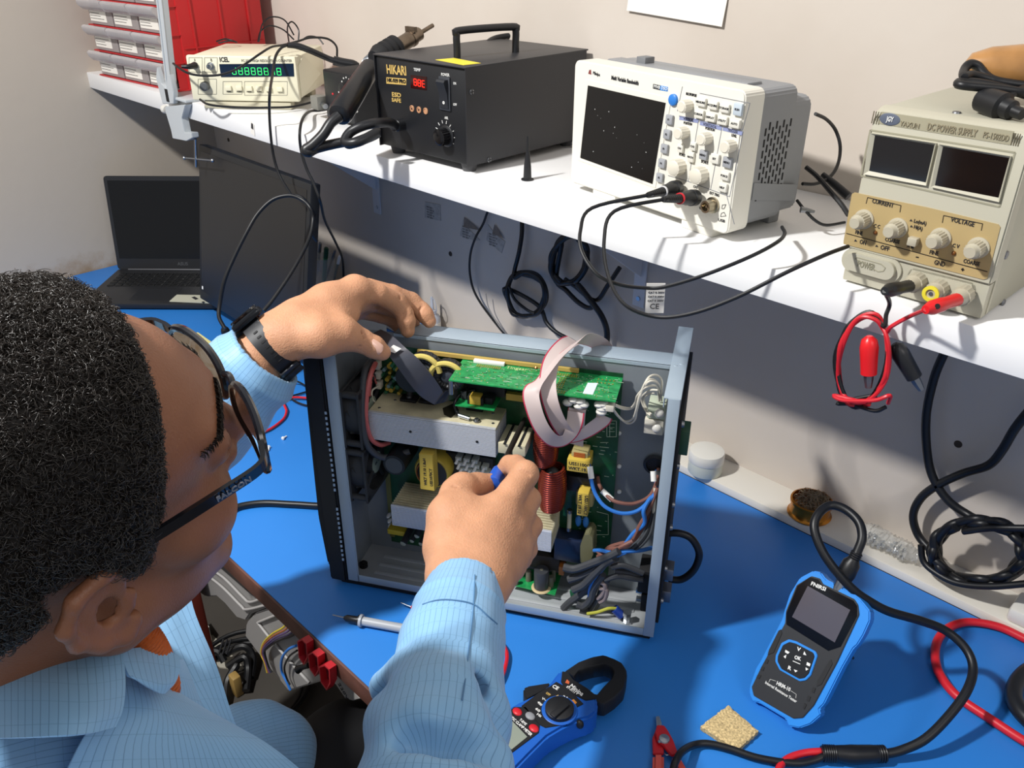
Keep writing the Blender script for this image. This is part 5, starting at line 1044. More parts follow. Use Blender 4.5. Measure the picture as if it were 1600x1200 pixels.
# ------------------------------------------------------------------ the opened power unit
kA = K(460, 480, 2.2227); kE = K(460, 480, 4.7059); kF = K(760, 480, 4.7059); kG = K(480, 680, 4.7059); kH = K(780, 680, 3.6364); kI = K(570, 600, 3.53)
_a = onz(545, 905, .012); _b = onz(1020, 995, .012); U = Fr(_a, _b-_a)
UW, UH = .4245, .352
ups = thing('power_unit_chassis', 'opened grey metal power unit standing on the blue mat, circuit boards exposed', 'power unit', U.M)
GM = mat('galvanised_grey', 'a3b2be', .42, .25, var=.05, vs=10); GI = mat('inner_grey_paint', '7f868c', .5, .15, var=.12, vs=14); GFL = mat('floor_grey', 'a3a7aa', .45, .15, var=.12, vs=14); GD = mat('dark_inner', '2c2e31', .6)
BZ = mat('bezel_black', '17181b', .5, bump=.1, bs=800); PCB = mat('pcb_green', '0f4426', .42, var=.35, vs=60, coat=.2); PCB2 = mat('pcb_bright_green', '1f8a4a', .35, var=.3, vs=120, coat=.3)
def ub(name, mb, parent=None, **k): return mb.build(name, parent or ups, **k)
U2 = lambda x, y, d=.07: U.L(*kA(x, y), d)
# shell
a = MB(); a.box(.0, UW, .079, .0805, 0, UH, GI); a.box(.06, UW-.018, .0805, .113, UH-.0012, UH, GM, bev=.0004); a.box(.06, UW-.018, .0775, .0805, UH-.004, UH, GM); a.box(.06, UW-.018, .112, .113, UH-.012, UH, GM); ub('back_wall', a)
a = MB(); a.box(0, UW, 0, .19, -.0005, .0008, GFL); a.box(0, UW-.012, 0, .0012, 0, .011, GM, bev=.0003)
for d in (.018, .036, .054): a.box(.03, UW-.03, d, d+.007, .0008, .0024, mat('light_rib', 'c2c6c9', .35, .3), bev=.0008)
ub('floor_panel', a)
a = MB(); a.box(0, .0012, 0, .19, 0, UH, GI); a.box(0, .0145, -.001, .0004, 0, UH, GM, bev=.0003); a.box(.0, .015, 0, .024, UH-.0012, UH, GM); a.box(.0012, .016, .0, .0012, .0, UH-.001, GM); ub('left_flange', a)
a = MB(); a.box(UW-.0012, UW, 0, .19, 0, UH, GI); a.box(UW-.013, UW, -.001, .0004, 0, UH, GM, bev=.0003); a.box(UW-.018, UW+.0008, 0.0, .192, UH-.0012, UH+.0006, GM, bev=.0005); a.box(UW-.018, UW-.017, .0, .075, UH-.012, UH, GM)
q = U.Lz(*kF(1405, 372), UH); 
for dx in (-.003, .003): a.lathe([(.0028, 0), (.0022, .001), (0, .001)], (UW-.009+dx, .083+dx, UH), (0, 0, 1), GM, n=14)
ub('right_panel', a)
# bezel on the left
a = MB(); a.prism([(-.003, -.004), (-.003, .352), (.0, .356), (.19, .356), (.19, -.004)], -.027, -.002, BZ, ax='x', bev=.003)
a.prism([(-.031, .02), (-.036, .1), (-.033, .22), (-.03, .33), (-.027, .352), (-.02, .352), (-.02, .01)], .0, .185, BZ, ax='y', bev=.003) if True else None
ub('front_bezel', a)
SL = mat('slot_mat_blue', '9fb6cc', .4)  # pale blue plates painted as the mat showing through the bezel holes
for i in range(31):
    z = .27-.0078*i
    if z < .15 and z > .128: continue
    b = MB(); b.box(-.0045, -.0022, -.0042, -.0028, z, z+.0036, SL); ub('vent_slot', b)
# base runners
a = MB(); a.box(-.015, .10, .004, .19, -.0118, -.001, BLKM, bev=.002); a.box(.11, UW-.004, .006, .19, -.0118, -.001, BLKM, bev=.002); ub('base_runner', a)
# outside of the rear panel
a = MB(); a.box(UW, UW+.004, .01, .185, .015, UH-.03, BLKM, bev=.001); rp = ub('rear_cover', a)
for d, z in ((.02, .31), (.04, .24), (.03, .19), (.05, .14), (.03, .09), (.06, .06), (.02, .045)):
    b = MB(); b.lathe([(.004, 0), (.0035, .003), (0, .0032)], (UW+.004, d, z), (1, 0, 0), DSTEEL, n=12); ub('rear_screw', b, rp)
b = MB(); b.box(UW+.003, UW+.014, .03, .055, .262, .295, mat('green_terminal', '2b4a35', .5), bev=.001); ub('terminal_block', b, rp)
for d, z in ((.028, .072), (.03, .034)):
    b = MB(); b.box(UW+.003, UW+.015, d, d+.02, z, z+.018, DSTEEL, bev=.001); ub('socket_latch', b, rp)
q0 = U.Lx(*kA(1300, 945), UW+.014); q1 = U.L(*kA(1325, 785), .10)
cb = [U.lo(onp(*kA(x, y), U.wo((UW+.02, .06, .1)), U.y)) for x, y in ((1300, 945), (1345, 945), (1385, 915), (1405, 870), (1400, 835), (1375, 800), (1335, 785), (1290, 785))]
a = MB(); a.tube(cb, .0048, RUB, n=12); ub('mains_lead', a)
# ---- main board and small boards
a = MB(); x0 = .0375; a.box(x0, .353, .070, .0718, .02, .338, PCB); a.box(.095, .30, .066, .070, .334, .3385, mat('board_edge_yellow', 'b89c54', .5)); a.box(x0-.001, x0+.006, .0685, .070, .03, .14, mat('old_varnish', '6b6a3c', .5)); mb_ = ub('main_board', a)
SILK = mat('silkscreen', 'a9b8a4', .6); SOL = mat('solder_gold', 'c0a850', .35, .6)
a = MB()
rnd = random.Random(4)
for l in ([(1000, 690), (1000, 730)], [(1095, 400), (1095, 450)], [(1062, 470), (1090, 470)], [(1060, 485), (1092, 488)], [(1050, 710), (1090, 720), (1090, 790), (1050, 790), (1048, 830)], [(1085, 395), (1118, 395), (1118, 450), (1085, 450), (1085, 395)], [(1092, 405), (1112, 405)], [(1092, 418), (1112, 418)], [(1092, 432), (1112, 432)]):
    for i in range(len(l)-1):
        A, B = U2(*l[i], .0698), U2(*l[i+1], .0698); a.tube([A, B], .0004, SILK, n=4, sm=1)
for i in range(70):
    x, z = rnd.uniform(.30, .35), rnd.uniform(.09, .33); a.box(x, x+rnd.choice((.001, .003, .006)), .0697, .0700, z, z+.0007, SILK)
ub('board_print', a, mb_)
for x, y in ((1128, 437), (1128, 552), (1128, 640)):
    q = U2(x, y, .0785); b = MB(); b.lathe([(.003, 0), (.0025, .002), (0, .0025)], (q[0], .0785, q[2]), (0, -1, 0), WHT, n=12); ub('board_standoff', b)
# daughter board (horizontal)
zb = .333; a = MB(); a.box(.1545, .353, .0115, .070, zb-.0016, zb, PCB2); db = ub('control_board', a)
a = MB()
for i in range(420):
    x, y = rnd.uniform(.157, .35), rnd.uniform(.014, .066)
    if rnd.random() < .55: s = rnd.choice((.0006, .0008, .0011)); a.box(x, x+s, y, y+s, zb, zb+.0004, SOL if rnd.random() < .6 else SILK)
    else: s = rnd.choice((.002, .004, .007)); a.box(x, x+s, y, y+.0005, zb, zb+.0003, PCB if rnd.random() < .6 else SILK)
for i in range(12):
    for j in range(2): a.box(.198+i*.0026-.022, .1995+i*.0026-.022, .053+j*.0035, .0545+j*.0035, zb, zb+.0008, SOL)
for i in range(14):
    for j in range(2): a.box(.262+i*.0028, .2635+i*.0028, .056+j*.0035, .0575+j*.0035, zb, zb+.0008, SOL)
for i in range(3):
    for j in range(7): a.box(.281+i*.003, .2825+i*.003, .025+j*.0042, .0265+j*.0042, zb, zb+.0008, SOL)
for i in range(9):
    for j in range(2): a.box(.268+i*.003, .2695+i*.003, .014+j*.004, .0155+j*.004, zb, zb+.0008, SOL)
for i in range(5):
    for j in range(2): a.box(.325+i*.0045, .3265+i*.0045, .05+j*.008, .0515+j*.008, zb, zb+.0008, SOL)
b_ = ub('board_traces', a, db)
a = MB(); a.text('Tingsar', .009, (.212, .060, zb+.0002), mat('pale_print', 'b8cf90', .5), xd=(1, 0, 0), ud=(0, 1, 0)); ub('board_lettering', a, db)
a = MB(); a.box(.170, .209, .0605, .067, zb, zb+.004, WHT, bev=.0006); ub('pin_header', a, db)
P = [U.Lz(*kF(*p), zb)[:2] for p in ((745, 558), (820, 560), (782, 645), (708, 635))]; a = MB(); a.prism([tuple(p) for p in P], zb, zb+.0005, mat('chip_label', 'cfdbe2', .5), ax='z'); ub('chip_label', a, db)
a = MB(); q = U.Lz(*kF(368, 448), zb); a.lathe([(.003, 0), (.003, .0015), (.0016, .003), (0, .003)], (q[0], q[1], zb), (0, 0, 1), mat('copper', 'b06a40', .3, .9), n=14); ub('board_screw', a, db)
q = U.Lz(*kE(1165, 575), zb-.012); a = MB(); a.cyl((q[0], .014, zb-.02), (q[0], .014, zb-.0016), .003, STEEL); ub('spacer', a, db)
# small upright board under it
a = MB(); a.box(.155, .205, .030, .062, .287, .2885, PCB2); a.box(.172, .186, .035, .047, .289, .301, mat('yellow_core', 'c9a840', .4), bev=.001); a.box(.169, .172, .036, .046, .289, .299, BLKM); a.box(.186, .189, .036, .046, .289, .299, BLKM); a.box(.190, .2, .04, .055, .289, .298, BLKM, bev=.001); a.box(.158, .165, .045, .057, .289, .3, GD); ub('driver_board', a)
a = MB(); a.box(.158, .21, .06, .069, .29, .327, GD, bev=.001); ub('dark_grey_relay', a)  # dark grey box below the control board
# ---- heat sinks
AL = mat('brushed_aluminium', 'cdd0d6', .42, .3); ALT = mat('flux_stained_aluminium', 'cfc6a6', .45, .15, var=.3, vs=26)
x0, x1, y0, y1, z0, z1 = .0435, .2095, .0195, .073, .2275, .269
a = MB(); a.box(x0, x1, y0, y1, z1-.004, z1-.0002, ALT); a.box(x0, x1, y0, y0+.0025, z0, z1, AL)
for i in range(20): z = z0+.0008+i*.00205; a.box(x0, x1, y0-.0008, y0+.0002, z, z+.0011, AL)
for i in range(11): y = y0+.0045+i*.0046; a.box(x0, x1, y, y+.0016, z0, z1-.003, AL)
hs1 = ub('upper_heat_sink', a)
for x, y in ((404, 431), (635, 466)): q = U2(x, y, y0); b = MB(); b.lathe([(.0018, 0), (.0018, .0004), (0, .0004)], (q[0], y0-.0009, q[2]), (0, -1, 0), BLKM, n=12); ub('screw_hole', b, hs1)
for x, y in ((295, 349), (350, 322), (690, 403), (690, 368)): q = U.Lz(*kA(x, y), z1); b = MB(); b.lathe([(.002, 0), (.0018, .0005), (0, .0005)], (q[0], q[1], z1-.0002), (0, 0, 1), DSTEEL, n=12); ub('rivet', b, hs1)
for x, y in ((400, 322), (465, 328), (630, 352)):
    q = U.Lz(*kA(x, y), z1); b = MB(); b.box(q[0]-.011, q[0]+.011, q[1]-.007, q[1]+.008, z1, z1+.004, BLKM, bev=.0008); b.lathe([(.004, .0), (.004, .003), (0, .0035)], (q[0], q[1], z1+.004), (0, 0, 1), DSTEEL if x < 600 else BLKM, n=14); b.cyl((q[0], q[1]+.002, z1+.006), (q[0], q[1]+.004, z1+.016), .0045, BLK); ub('power_transistor', b, hs1)
b = MB(); P = [U.Lz(*kE(*p), z1)[:2] for p in ((1090, 745), (1180, 705), (1210, 760), (1150, 815), (1100, 790))]; b.prism([tuple(p) for p in P], z1, z1+.0006, mat('burnt_patch', '2e2a1c', .7), ax='z'); ub('burnt_patch', b, hs1)
q_ = [U.Lz(*kE(x, y), z1+h) for x, y, h in ((1210, 795, .004), (1185, 750, .008), (1180, 700, .016), (1210, 650, .022), (1270, 620, .026), (1330, 612, .028))]
a = MB(); a.tube(q_, .0021, BLK, n=8); a.cyl(q_[0], U.Lz(*kE(1290, 820), z1+.003), .0028, STEEL); e_ = U.Lz(*kE(1340, 830), z1+.002); a.lathe([(.0045, 0), (.0045, .001), (.0028, .001), (.0028, .003), (0, .003)], (e_[0], e_[1], z1+.001), (0, 0, 1), DSTEEL, n=14); ub('earth_lead', a, hs1)
x0, x1, y0, y1, z1 = .066, .2835, .015, .074, .131
z0 = U.L(*kA(345, 757), y0)[2]
a = MB(); a.box(x0, x1, y0, y0+.002, z0, z1, AL)
for i in range(16): z = z0+.0006+i*(z1-z0-.001)/16; a.box(x0, x1, y0-.0007, y0+.0002, z, z+.001, AL)
for i in range(11): y = y0+.0050+i*.0052; a.box(x0, x1, y, y+.0015, z0, z1, ALT)
a.box(x0, x1, y0, y1, z0, z0+.004, AL); ub('lower_heat_sink', a)
# ---- fans on the left
FB = mat('fan_black', '303235', .55, bump=.1, bs=300)
for zc in (.262, .178):
    a = MB(); c = (0, .040, zc); n = 32; xa, xb = .016, .041
    R = .037; S = .040
    sq = [(.040+S*max(-1, min(1, 1.42*math.cos(2*math.pi*i/n))), zc+S*max(-1, min(1, 1.42*math.sin(2*math.pi*i/n)))) for i in range(n)]
    ci = [(.040+R*math.cos(2*math.pi*i/n), zc+R*math.sin(2*math.pi*i/n)) for i in range(n)]
    v = [(x, p[0], p[1]) for x in (xa, xb) for P_ in (sq, ci) for p in P_]; f = []
    for i in range(n):
        j = (i+1) % n; f += [(i, j, n+j, n+i), (2*n+j, 2*n+i, 3*n+i, 3*n+j), (n+i, n+j, 3*n+j, 3*n+i)]
        
    a.add(v, f, FB)
    for xx in (xa, xb-.003):
        a.add([(x, p[0], p[1]) for x in (xx, xx+.003) for p in sq], [(i, (i+1) % n, (i+1) % n+n, i+n) for i in range(n)], FB)
    for dy, dz in ((-1, -1), (1, -1), (1, 1), (-1, 1)): a.cyl((xa, .040+dy*.035, zc+dz*.035), (xb, .040+dy*.035, zc+dz*.035), .0045, FB, n=12)
    for t in range(4): an = t*math.pi/2+.5; a.box(xb-.004, xb-.001, -.0018, .0018, .014, .037, FB, M=Matrix.Translation((0, .04, zc)) @ Matrix.Rotation(an, 4, 'X'))
    fan = ub('cooling_fan', a)
    a = MB(); a.lathe([(.0165, 0), (.0165, .022), (0, .022)], (xa+.001, .04, zc), (1, 0, 0), FB, n=28)
    for k in range(7): a.box(xa+.004, xa+.0055, -.010, .010, .016, .035, FB, M=Matrix.Translation((0.008, .04, zc)) @ Matrix.Rotation(k*2*math.pi/7, 4, 'X') @ Matrix.Rotation(.5, 4, 'Z'))
    ub('fan_rotor', a, fan)
    a = MB(); a.lathe([(.0145, 0), (.0145, .0004), (0, .0004)], (xa+.0232, .04, zc), (1, 0, 0), mat('fan_sticker', '8d9a8c', .45), n=28); a.text('DC 12V', .005, (xa+.0238, .034, zc), DARKP, xd=(0, 1, 0), ud=(0, 0, 1)); ub('fan_label', a, fan)
# ---- capacitors, coils, transformers
def cap(p, d0, r, L, m, top=None, ax=(0, -1, 0), nm='capacitor'):
    b = MB(); q = U2(*p, d0); b.lathe([(r*.94, L), (r, L-.0015), (r, 0)][::-1], q, ax, m, n=28); b.lathe([(r*.8, 0), (r*.8, .0004), (0, .0004)], np.array(q)+np.array(ax)*L, ax, top or DSTEEL, n=24); return ub(nm, b)
CB_ = mat('cap_black', '1d1f22', .35); CT = mat('cap_top', '55585a', .45, .5)
cap((348, 545), .022, .0145, .001, CB_, CT); b = MB(); q = U2(348, 547, .022); b.lathe([(.0148, .0), (.0152, .002), (.0152, .048)], (q[0], .020, q[2]), (0, 1, 0), CB_, n=32); b.lathe([(.0118, 0), (.0118, .0004), (0, .0004)], (q[0], .0198, q[2]), (0, -1, 0), CT, n=28); ub('capacitor', b)
# top row: two big coils with pale yellow rings, black capacitor
YR_ = mat('yellow_epoxy_ring', 'c9b765', .45)
for x, y in ((450, 190), (532, 215)):
    q = U2(x, y, .045); b = MB(); c = np.array([q[0], .050, q[2]-.012])
    for k in range(20):
        t = math.pi*2*k/20; b.ell(c+np.array([.016*math.cos(t), 0, .016*math.sin(t)]), (.0075, .010, .0075), BLK, n=12)
    b.tube([c+np.array([.0215*math.cos(t), -.009, .0215*math.sin(t)]) for t in np.linspace(.1, math.pi, 14)], .0035, YR_, n=8, sm=2); b.ell(c, (.012, .008, .012), mat('coil_core', '3a3f48', .3, coat=.4), n=20); ub('toroid_coil', b)
b = MB(); q = U2(400, 250, .035); b.lathe([(.0178, 0), (.019, .002), (.019, .03)], (q[0], .034, q[2]), (0, 1, 0), CB_, n=36); b.lathe([(.017, 0), (0, .0006)], (q[0], .0338, q[2]), (0, -1, 0), CB_, n=36); ub('capacitor', b)
# small green-ish parts upper left
for i in range(26):
    x, y = rnd.uniform(305, 372), rnd.uniform(195, 295); q = U2(x, y, .064); b = MB(); k = rnd.random()
    m = mat('tiny_green', '2c6a4a', .4) if k < .45 else (mat('tiny_teal', '7c9aa0', .35) if k < .7 else mat('tiny_yellow', 'b8a040', .4)); b.cyl((q[0], .069, q[2]), (q[0], .069-rnd.uniform(.006, .013), q[2]), rnd.uniform(.0018, .0032), m, n=10); ub('small_capacitor', b)
# yellow transformer with tape block and round core
q = U2(500, 560, .05); b = MB(); b.lathe([(.0225, 0), (.024, .002), (.024, .034)], (q[0]-.004, .034, q[2]+.003), (0, 1, 0), mat('yellow_tape', 'b8a03c', .35, coat=.3, var=.15, vs=40), n=36); b.lathe([(.021, 0), (0, .001)], (q[0]-.004, .0335, q[2]+.003), (0, -1, 0), GD, n=36); tr = ub('round_transformer', b)
b = MB(); P = [(lambda r_: (r_[0], r_[2]))(U2(x, y, .018)) for x, y in ((432, 508), (480, 512), (488, 640), (437, 632))]; b.prism(P, .018, .034, mat('yellow_block', 'c6aa48', .4), bev=.0008); ub('tape_block', b, tr)
b = MB(); A = U2(456, 618, .0178); B_ = U2(456, 540, .0178); b.text('WKT 19.10 1.8uH', .0055, A, DARKP, xd=(0, 0, 1), ud=(-1, 0, 0), ext=.0003); b.text('USS1070CT', .0055, A+np.array([.008, 0, 0]), DARKP, xd=(0, 0, 1), ud=(-1, 0, 0), ext=.0003); ub('block_print', b, tr)
b = MB(); b.tube([np.array([q[0]-.004, .03, q[2]+.003])+np.array([.019*math.cos(t), 0, .019*math.sin(t)]) for t in np.linspace(1.9, 4.4, 14)], .0013, mat('copper', 'b06a40', .3, .9), n=6, sm=1); ub('winding', b, tr)
# copper chokes
CPW = mat('red_copper_wire', '8e3a2c', .22, .65)
def choke(x, y, w_, h_, d0):
    q = U2(x, y, d0); b = MB(); n = 20
    s0 = abs(U2(x+w_/2, y, d0)[0]-U2(x-w_/2, y, d0)[0]); s1 = abs(U2(x, y+h_/2, d0)[2]-U2(x, y-h_/2, d0)[2])
    a_, c_ = s0/2, s1/2; core = []
    b.ell((q[0], d0+.010, q[2]), (a_*.86, .012, c_*.93), GD, n=20)
    for k in range(n):
        z = (-1+2*(k+.5)/n)*c_*.93; e = (1-(z/c_)**2)**.5; rx = a_*(.62+.38*e); ry = .0165*(.75+.25*e)
        b.tube([(q[0]+rx*math.cos(t)*(.92+.08*math.cos(t)**2), d0+.010-ry*math.sin(t), q[2]+z+.0016*math.cos(t)) for t in np.linspace(0, 2*math.pi, 22, endpoint=False)], s1/n*.52, CPW, n=6, sm=1, closed=True)
    return ub('copper_choke', b)
choke(868, 495, 84, 128, .036); choke(890, 642, 92, 150, .030)
# cement resistors
for x0_, y0_, x1_, y1_ in ((732, 490, 768, 432), (782, 498, 818, 428)):
    A = U2(x0_, y0_, .02); b = MB(); b.box(A[0]-.009, A[0]+.007, .02, .065, A[2]-.008, A[2]+.007, mat('cement', 'cbc3a4', .7), bev=.0006); b.box(A[0]-.002, A[0]+.001, .018, .066, A[2]+.0065, A[2]+.0078, BLKM); ub('cement_resistor', b)
# white comb connectors
for j in range(3):
    for i in range(4-(j == 0)):
        q = U2(572+i*28+j*6, 520+j*18+i*5, .05); b = MB(); b.box(q[0]-.004, q[0]+.004, .046, .058, q[2]-.0035, q[2]+.002, mat('white_terminal', 'b9bdb4', .5), bev=.0005); b.cyl((q[0], .046, q[2]), (q[0]-.002, .040, q[2]-.005), .0018, WHT, n=8); ub('white_terminal', b)
b = MB(); q = U2(600, 560, .055); b.box(q[0]-.03, q[0]+.035, .056, .069, q[2]-.02, q[2]+.02, GD, bev=.001); ub('dark_relay', b)
# small yellow transformers on the right
YC = mat('ferrite_tan', 'a09464', .5); YT = mat('yellow_block', 'c6aa48', .4)
def small_tr(x, y, w_, h_, txt, vert):
    q = U2(x, y, .038); s0 = abs(U2(x+w_/2, y, .038)[0]-U2(x-w_/2, y, .038)[0])/2; s1 = abs(U2(x, y+h_/2, .038)[2]-U2(x, y-h_/2, .038)[2])/2
    b = MB(); 
    if vert:
        b.box(q[0]-s0*1.6, q[0]+s0*1.7, .048, .066, q[2]-s1*.6, q[2]+s1*.65, YC, bev=.003); b.box(q[0]-s0, q[0]+s0, .038, .066, q[2]-s1, q[2]+s1, YT, bev=.001)
        t_ = ub('small_transformer', b); b = MB(); b.text(txt[0], .0062, (q[0]+.004, .0378, q[2]+s1*.85), DARKP, xd=(0, 0, -1), ud=(1, 0, 0), bold=.01); b.text(txt[1], .0062, (q[0]-.004, .0378, q[2]+s1*.85), DARKP, xd=(0, 0, -1), ud=(1, 0, 0), bold=.01); ub('block_print', b, t_)
    else:
        b.box(q[0]-s0*.75, q[0]+s0*.75, .045, .067, q[2]-s1*.5, q[2]+s1*1.8, YC, bev=.002); b.box(q[0]-s0, q[0]+s0, .038, .066, q[2]-s1, q[2]+s1, YT, bev=.001)
        for k in range(5): b.tube([(q[0]-s0*.5, .0445, q[2]+s1*(1.1+k*.15)), (q[0]+s0*.5, .0445, q[2]+s1*(1.1+k*.15))], .0008, mat('copper', 'b06a40', .3, .9), n=5, sm=1)
        t_ = ub('small_transformer', b); b = MB(); b.text(txt[0], .0062, (q[0]-s0*.85, .0378, q[2]+s1*.35), DARKP, bold=.01); b.text(txt[1], .0062, (q[0]-s0*.85, .0378, q[2]-s1*.45), DARKP, bold=.01); ub('block_print', b, t_)
small_tr(985, 553, 78, 42, ('USS1100CT', 'WKT.19.10'), False); small_tr(1001, 686, 38, 80, ('USS1100CT', 'WKT 19.10'), True)
b = MB(); q = U2(1003, 615, .058); b.box(q[0]-.021, q[0]+.02, .055, .069, q[2]-.012, q[2]+.012, BLK, bev=.002); ub('black_capacitor', b)
b = MB(); q = U2(955, 735, .055); b.cyl((q[0], .055, q[2]-.016), (q[0], .055, q[2]+.012), .003, mat('glass_fuse', 'b8b49a', .2)); b.cyl((q[0], .055, q[2]-.019), (q[0], .055, q[2]-.014), .0034, DSTEEL); b.cyl((q[0], .055, q[2]+.010), (q[0], .055, q[2]+.015), .0034, DSTEEL); ub('fuse', b)
for x, y in ((986, 742), (1012, 746)): b = MB(); q = U2(x, y, .058); b.ell((q[0], .058, q[2]), (.0042, .003, .009), mat('blue_ceramic', '2c6fb0', .35), n=14); ub('blue_capacitor', b)
b = MB(); q = U2(950, 850, .045); b.box(q[0]-.019, q[0]+.018, .045, .069, q[2]-.017, q[2]+.02, mat('relay_blue_black', '1c2740', .3), bev=.0015); ub('relay', b)
b = MB(); P = [(lambda r_: (r_[0], r_[2]))(U2(x, y, .04)) for x, y in ((992, 888), (1025, 893), (1040, 860), (1038, 800), (1025, 786), (1008, 790), (992, 830))]; b.prism(P, .04, .066, mat('olive_capacitor', '6e6c50', .4), bev=.001); ub('film_capacitor', b)
# bottom board with upright capacitors
zq = .014; P = [tuple(U.Lz(*kA(x, y), zq)[:2]) for x, y in ((748, 962), (905, 999), (928, 925), (790, 905))]; b = MB(); b.prism(P, zq-.0016, zq, PCB2, ax='z'); lb_ = ub('lower_board', b)
q = U.Lz(*kA(857, 973), zq); b = MB(); b.lathe([(.0135, 0), (.012, .0016), (0, .0016)], (q[0], q[1], zq), (0, 0, 1), mat('glue', 'c8b48a', .5), n=24); b.lathe([(.0098, .001), (.0102, .003), (.0102, .030), (.0095, .0315)], (q[0], q[1], zq), (0, 0, 1), mat('cap_grey', '3a3c40', .4), n=32); b.lathe([(.0092, .0312), (0, .0316)], (q[0], q[1], zq), (0, 0, 1), mat('cap_lid', '8c8a78', .5, .4), n=32); ub('capacitor', b)
for x, y, r, h in ((813, 948, .004, .015), (890, 968, .004, .016), (900, 950, .003, .02), (770, 962, .003, .01)):
    q = U.Lz(*kA(x, y), zq); b = MB(); b.lathe([(r, 0), (r, h), (r*.9, h+.001), (0, h+.001)], (q[0], q[1], zq), (0, 0, 1), mat('cap_olive', '6c6c5c', .4), n=16); ub('small_capacitor', b)
b = MB(); q = U2(870, 890, .05); b.box(q[0]-.03, q[0]+.02, .05, .066, q[2]-.010, q[2]+.012, mat('brown_shade', '2c2620', .6), bev=.001); b.box(q[0]+.02, q[0]+.027, .046, .062, q[2]-.012, q[2]+.002, mat('orange_part', 'a06028', .4)); ub('coil_block', b)
# low left: yellow tag, glued capacitors
b = MB(); q = U2(355, 781, .05); b.box(q[0]-.013, q[0]+.013, .048, .069, q[2]-.004, q[2]+.004, mat('yellow_tag', 'c8b030', .45), bev=.0006); ub('film_capacitor', b)
for x, y, r in ((378, 820, .0048), (408, 812, .0035), (440, 822, .004), (425, 795, .004), (465, 815, .005)): 
    q = U2(x, y, .034); b = MB(); b.cyl((q[0], .034, q[2]), (q[0]+.003, .066, q[2]+.008), r, GD, n=16); b.lathe([(r*.9, 0), (0, .0005)], (q[0], .0338, q[2]), (0, -1, 0), mat('cap_pale', 'a8a890', .4, .3), n=16); ub('small_capacitor', b)
for x, y in ((333, 738), (335, 755), (330, 720)): q = U2(x, y, .062); b = MB(); b.ell((q[0], .06, q[2]), (.003, .006, .003), WHT, n=10); ub('white_spacer', b)
b = MB(); q = U2(773, 310, .066); b.box(q[0]-.013, q[0]+.013, .062, .069, q[2]-.0045, q[2]+.0045, YT); ub('small_label', b)
b = MB(); q = U.Lz(*kA(241, 900), .001); b.lathe([(.006, 0), (.006, .006), (.003, .006), (.003, .009), (0, .009)], (q[0], q[1], .001), (0, 0, 1), BLKM, n=14); ub('floor_plug', b)
# ---- cables inside
GRYC = mat('grey_sleeve', '3c3f43', .55); PNK = mat('pink_wire', 'b9605c', .45); BLU = mat('blue_wire', '2f74c8', .4); BRN = mat('brown_wire', '7a5248', .45); WWR = mat('white_wire', 'cfcabb', .45); YGW = mat('yellow_green_wire', 'a8a83c', .45)
def wr(name, pts, r, m, d=.04, n=8, **k):
    b = MB(); b.tube([U2(p[0], p[1], p[2] if len(p) > 2 else d) for p in pts], r, m, n=n, **k); return ub(name, b)
wr('grey_cable', [(262, 190, .05), (245, 220, .03), (236, 300, .015), (234, 380, .008), (243, 450, .006), (262, 492, .01), (300, 520, .02), (345, 518, .03), (400, 500, .04)], .0042, GRYC, n=10)
wr('pink_cable', [(282, 195, .05), (266, 230, .03), (252, 300, .018), (248, 380, .012), (256, 430, .014), (270, 462, .018), (300, 478, .028), (330, 470, .04)], .0032, PNK)
wr('pink_cable', [(285, 265, .055), (272, 240, .05), (262, 300, .04), (268, 330, .045), (290, 335, .05)], .0013, PNK); wr('white_wire', [(290, 275, .055), (270, 290, .045), (272, 320, .045), (292, 338, .05)], .0012, WWR)
b = MB(); q = U2(289, 240, .058); 
for k in range(4): b.box(q[0]-.003, q[0]+.004, .056, .066, q[2]+.024-.014*k, q[2]+.034-.014*k, WWR, bev=.001)
ub('pin_header', b)
# ribbon cables
RIB = mat('ribbon_grey', 'c2b3b0', .5); RIBR = mat('ribbon_red', 'b0304a', .5)
def ribbon(name, pts, w_, sidevec=None):
    """pts: (px, py, depth) down the middle; with its width along wv (local) per point"""
    P = catmull([U2(p[0], p[1], p[2]) for p in pts], 8); Wv = catmull([np.array(p[3], float) for p in pts], 8); N = len(P)
    nr = 12; b = MB(); v = []; 
    for i in range(N):
        T_ = nrm(P[min(i+1, N-1)]-P[max(i-1, 0)]); wv = nrm(Wv[i]-T_*(Wv[i] @ T_)); nn_ = np.cross(T_, wv)
        for k in range(nr*2+1):
            s = -1+k/nr; v.append(P[i]+wv*s*w_/2+nn_*(.00035 if k % 2 else .0001))
        for k in range(nr*2, -1, -1):
            s = -1+k/nr; v.append(P[i]+wv*s*w_/2-nn_*(.00035 if k % 2 else .0001))
    M_ = 2*(nr*2+1); f1 = []; f2 = []
    for i in range(N-1):
        for k in range(M_):
            q = (i*M_+k, i*M_+(k+1) % M_, (i+1)*M_+(k+1) % M_, (i+1)*M_+k); kk_ = k if k <= nr*2 else M_-1-k
            (f2 if kk_ <= 1 or k == M_-1 else f1).append(q)
    b.add(v, f1, RIB); k0 = len(b.v); b.v = b.v; mi_ = b.m(RIBR)
    for q in f2: b.f.append(list(q)); b.mi.append(mi_); b.sm.append(True)
    return ub(name, b)
X_ = (1, 0, 0); 
kR = lambda x, y: ((kF(x, y)[0]-460)*2.2227, (kF(x, y)[1]-480)*2.2227)
def R_(x, y, d, w): a_, b__ = kR(x, y); return (a_, b__, d, w)
ribbon('ribbon_cable', [R_(650, 1010, .045, (1, 0, -.2)), R_(655, 900, .025, (1, 0, -.2)), R_(665, 760, .02, (1, 0, 0)), R_(680, 740, .03, X_)], .021)
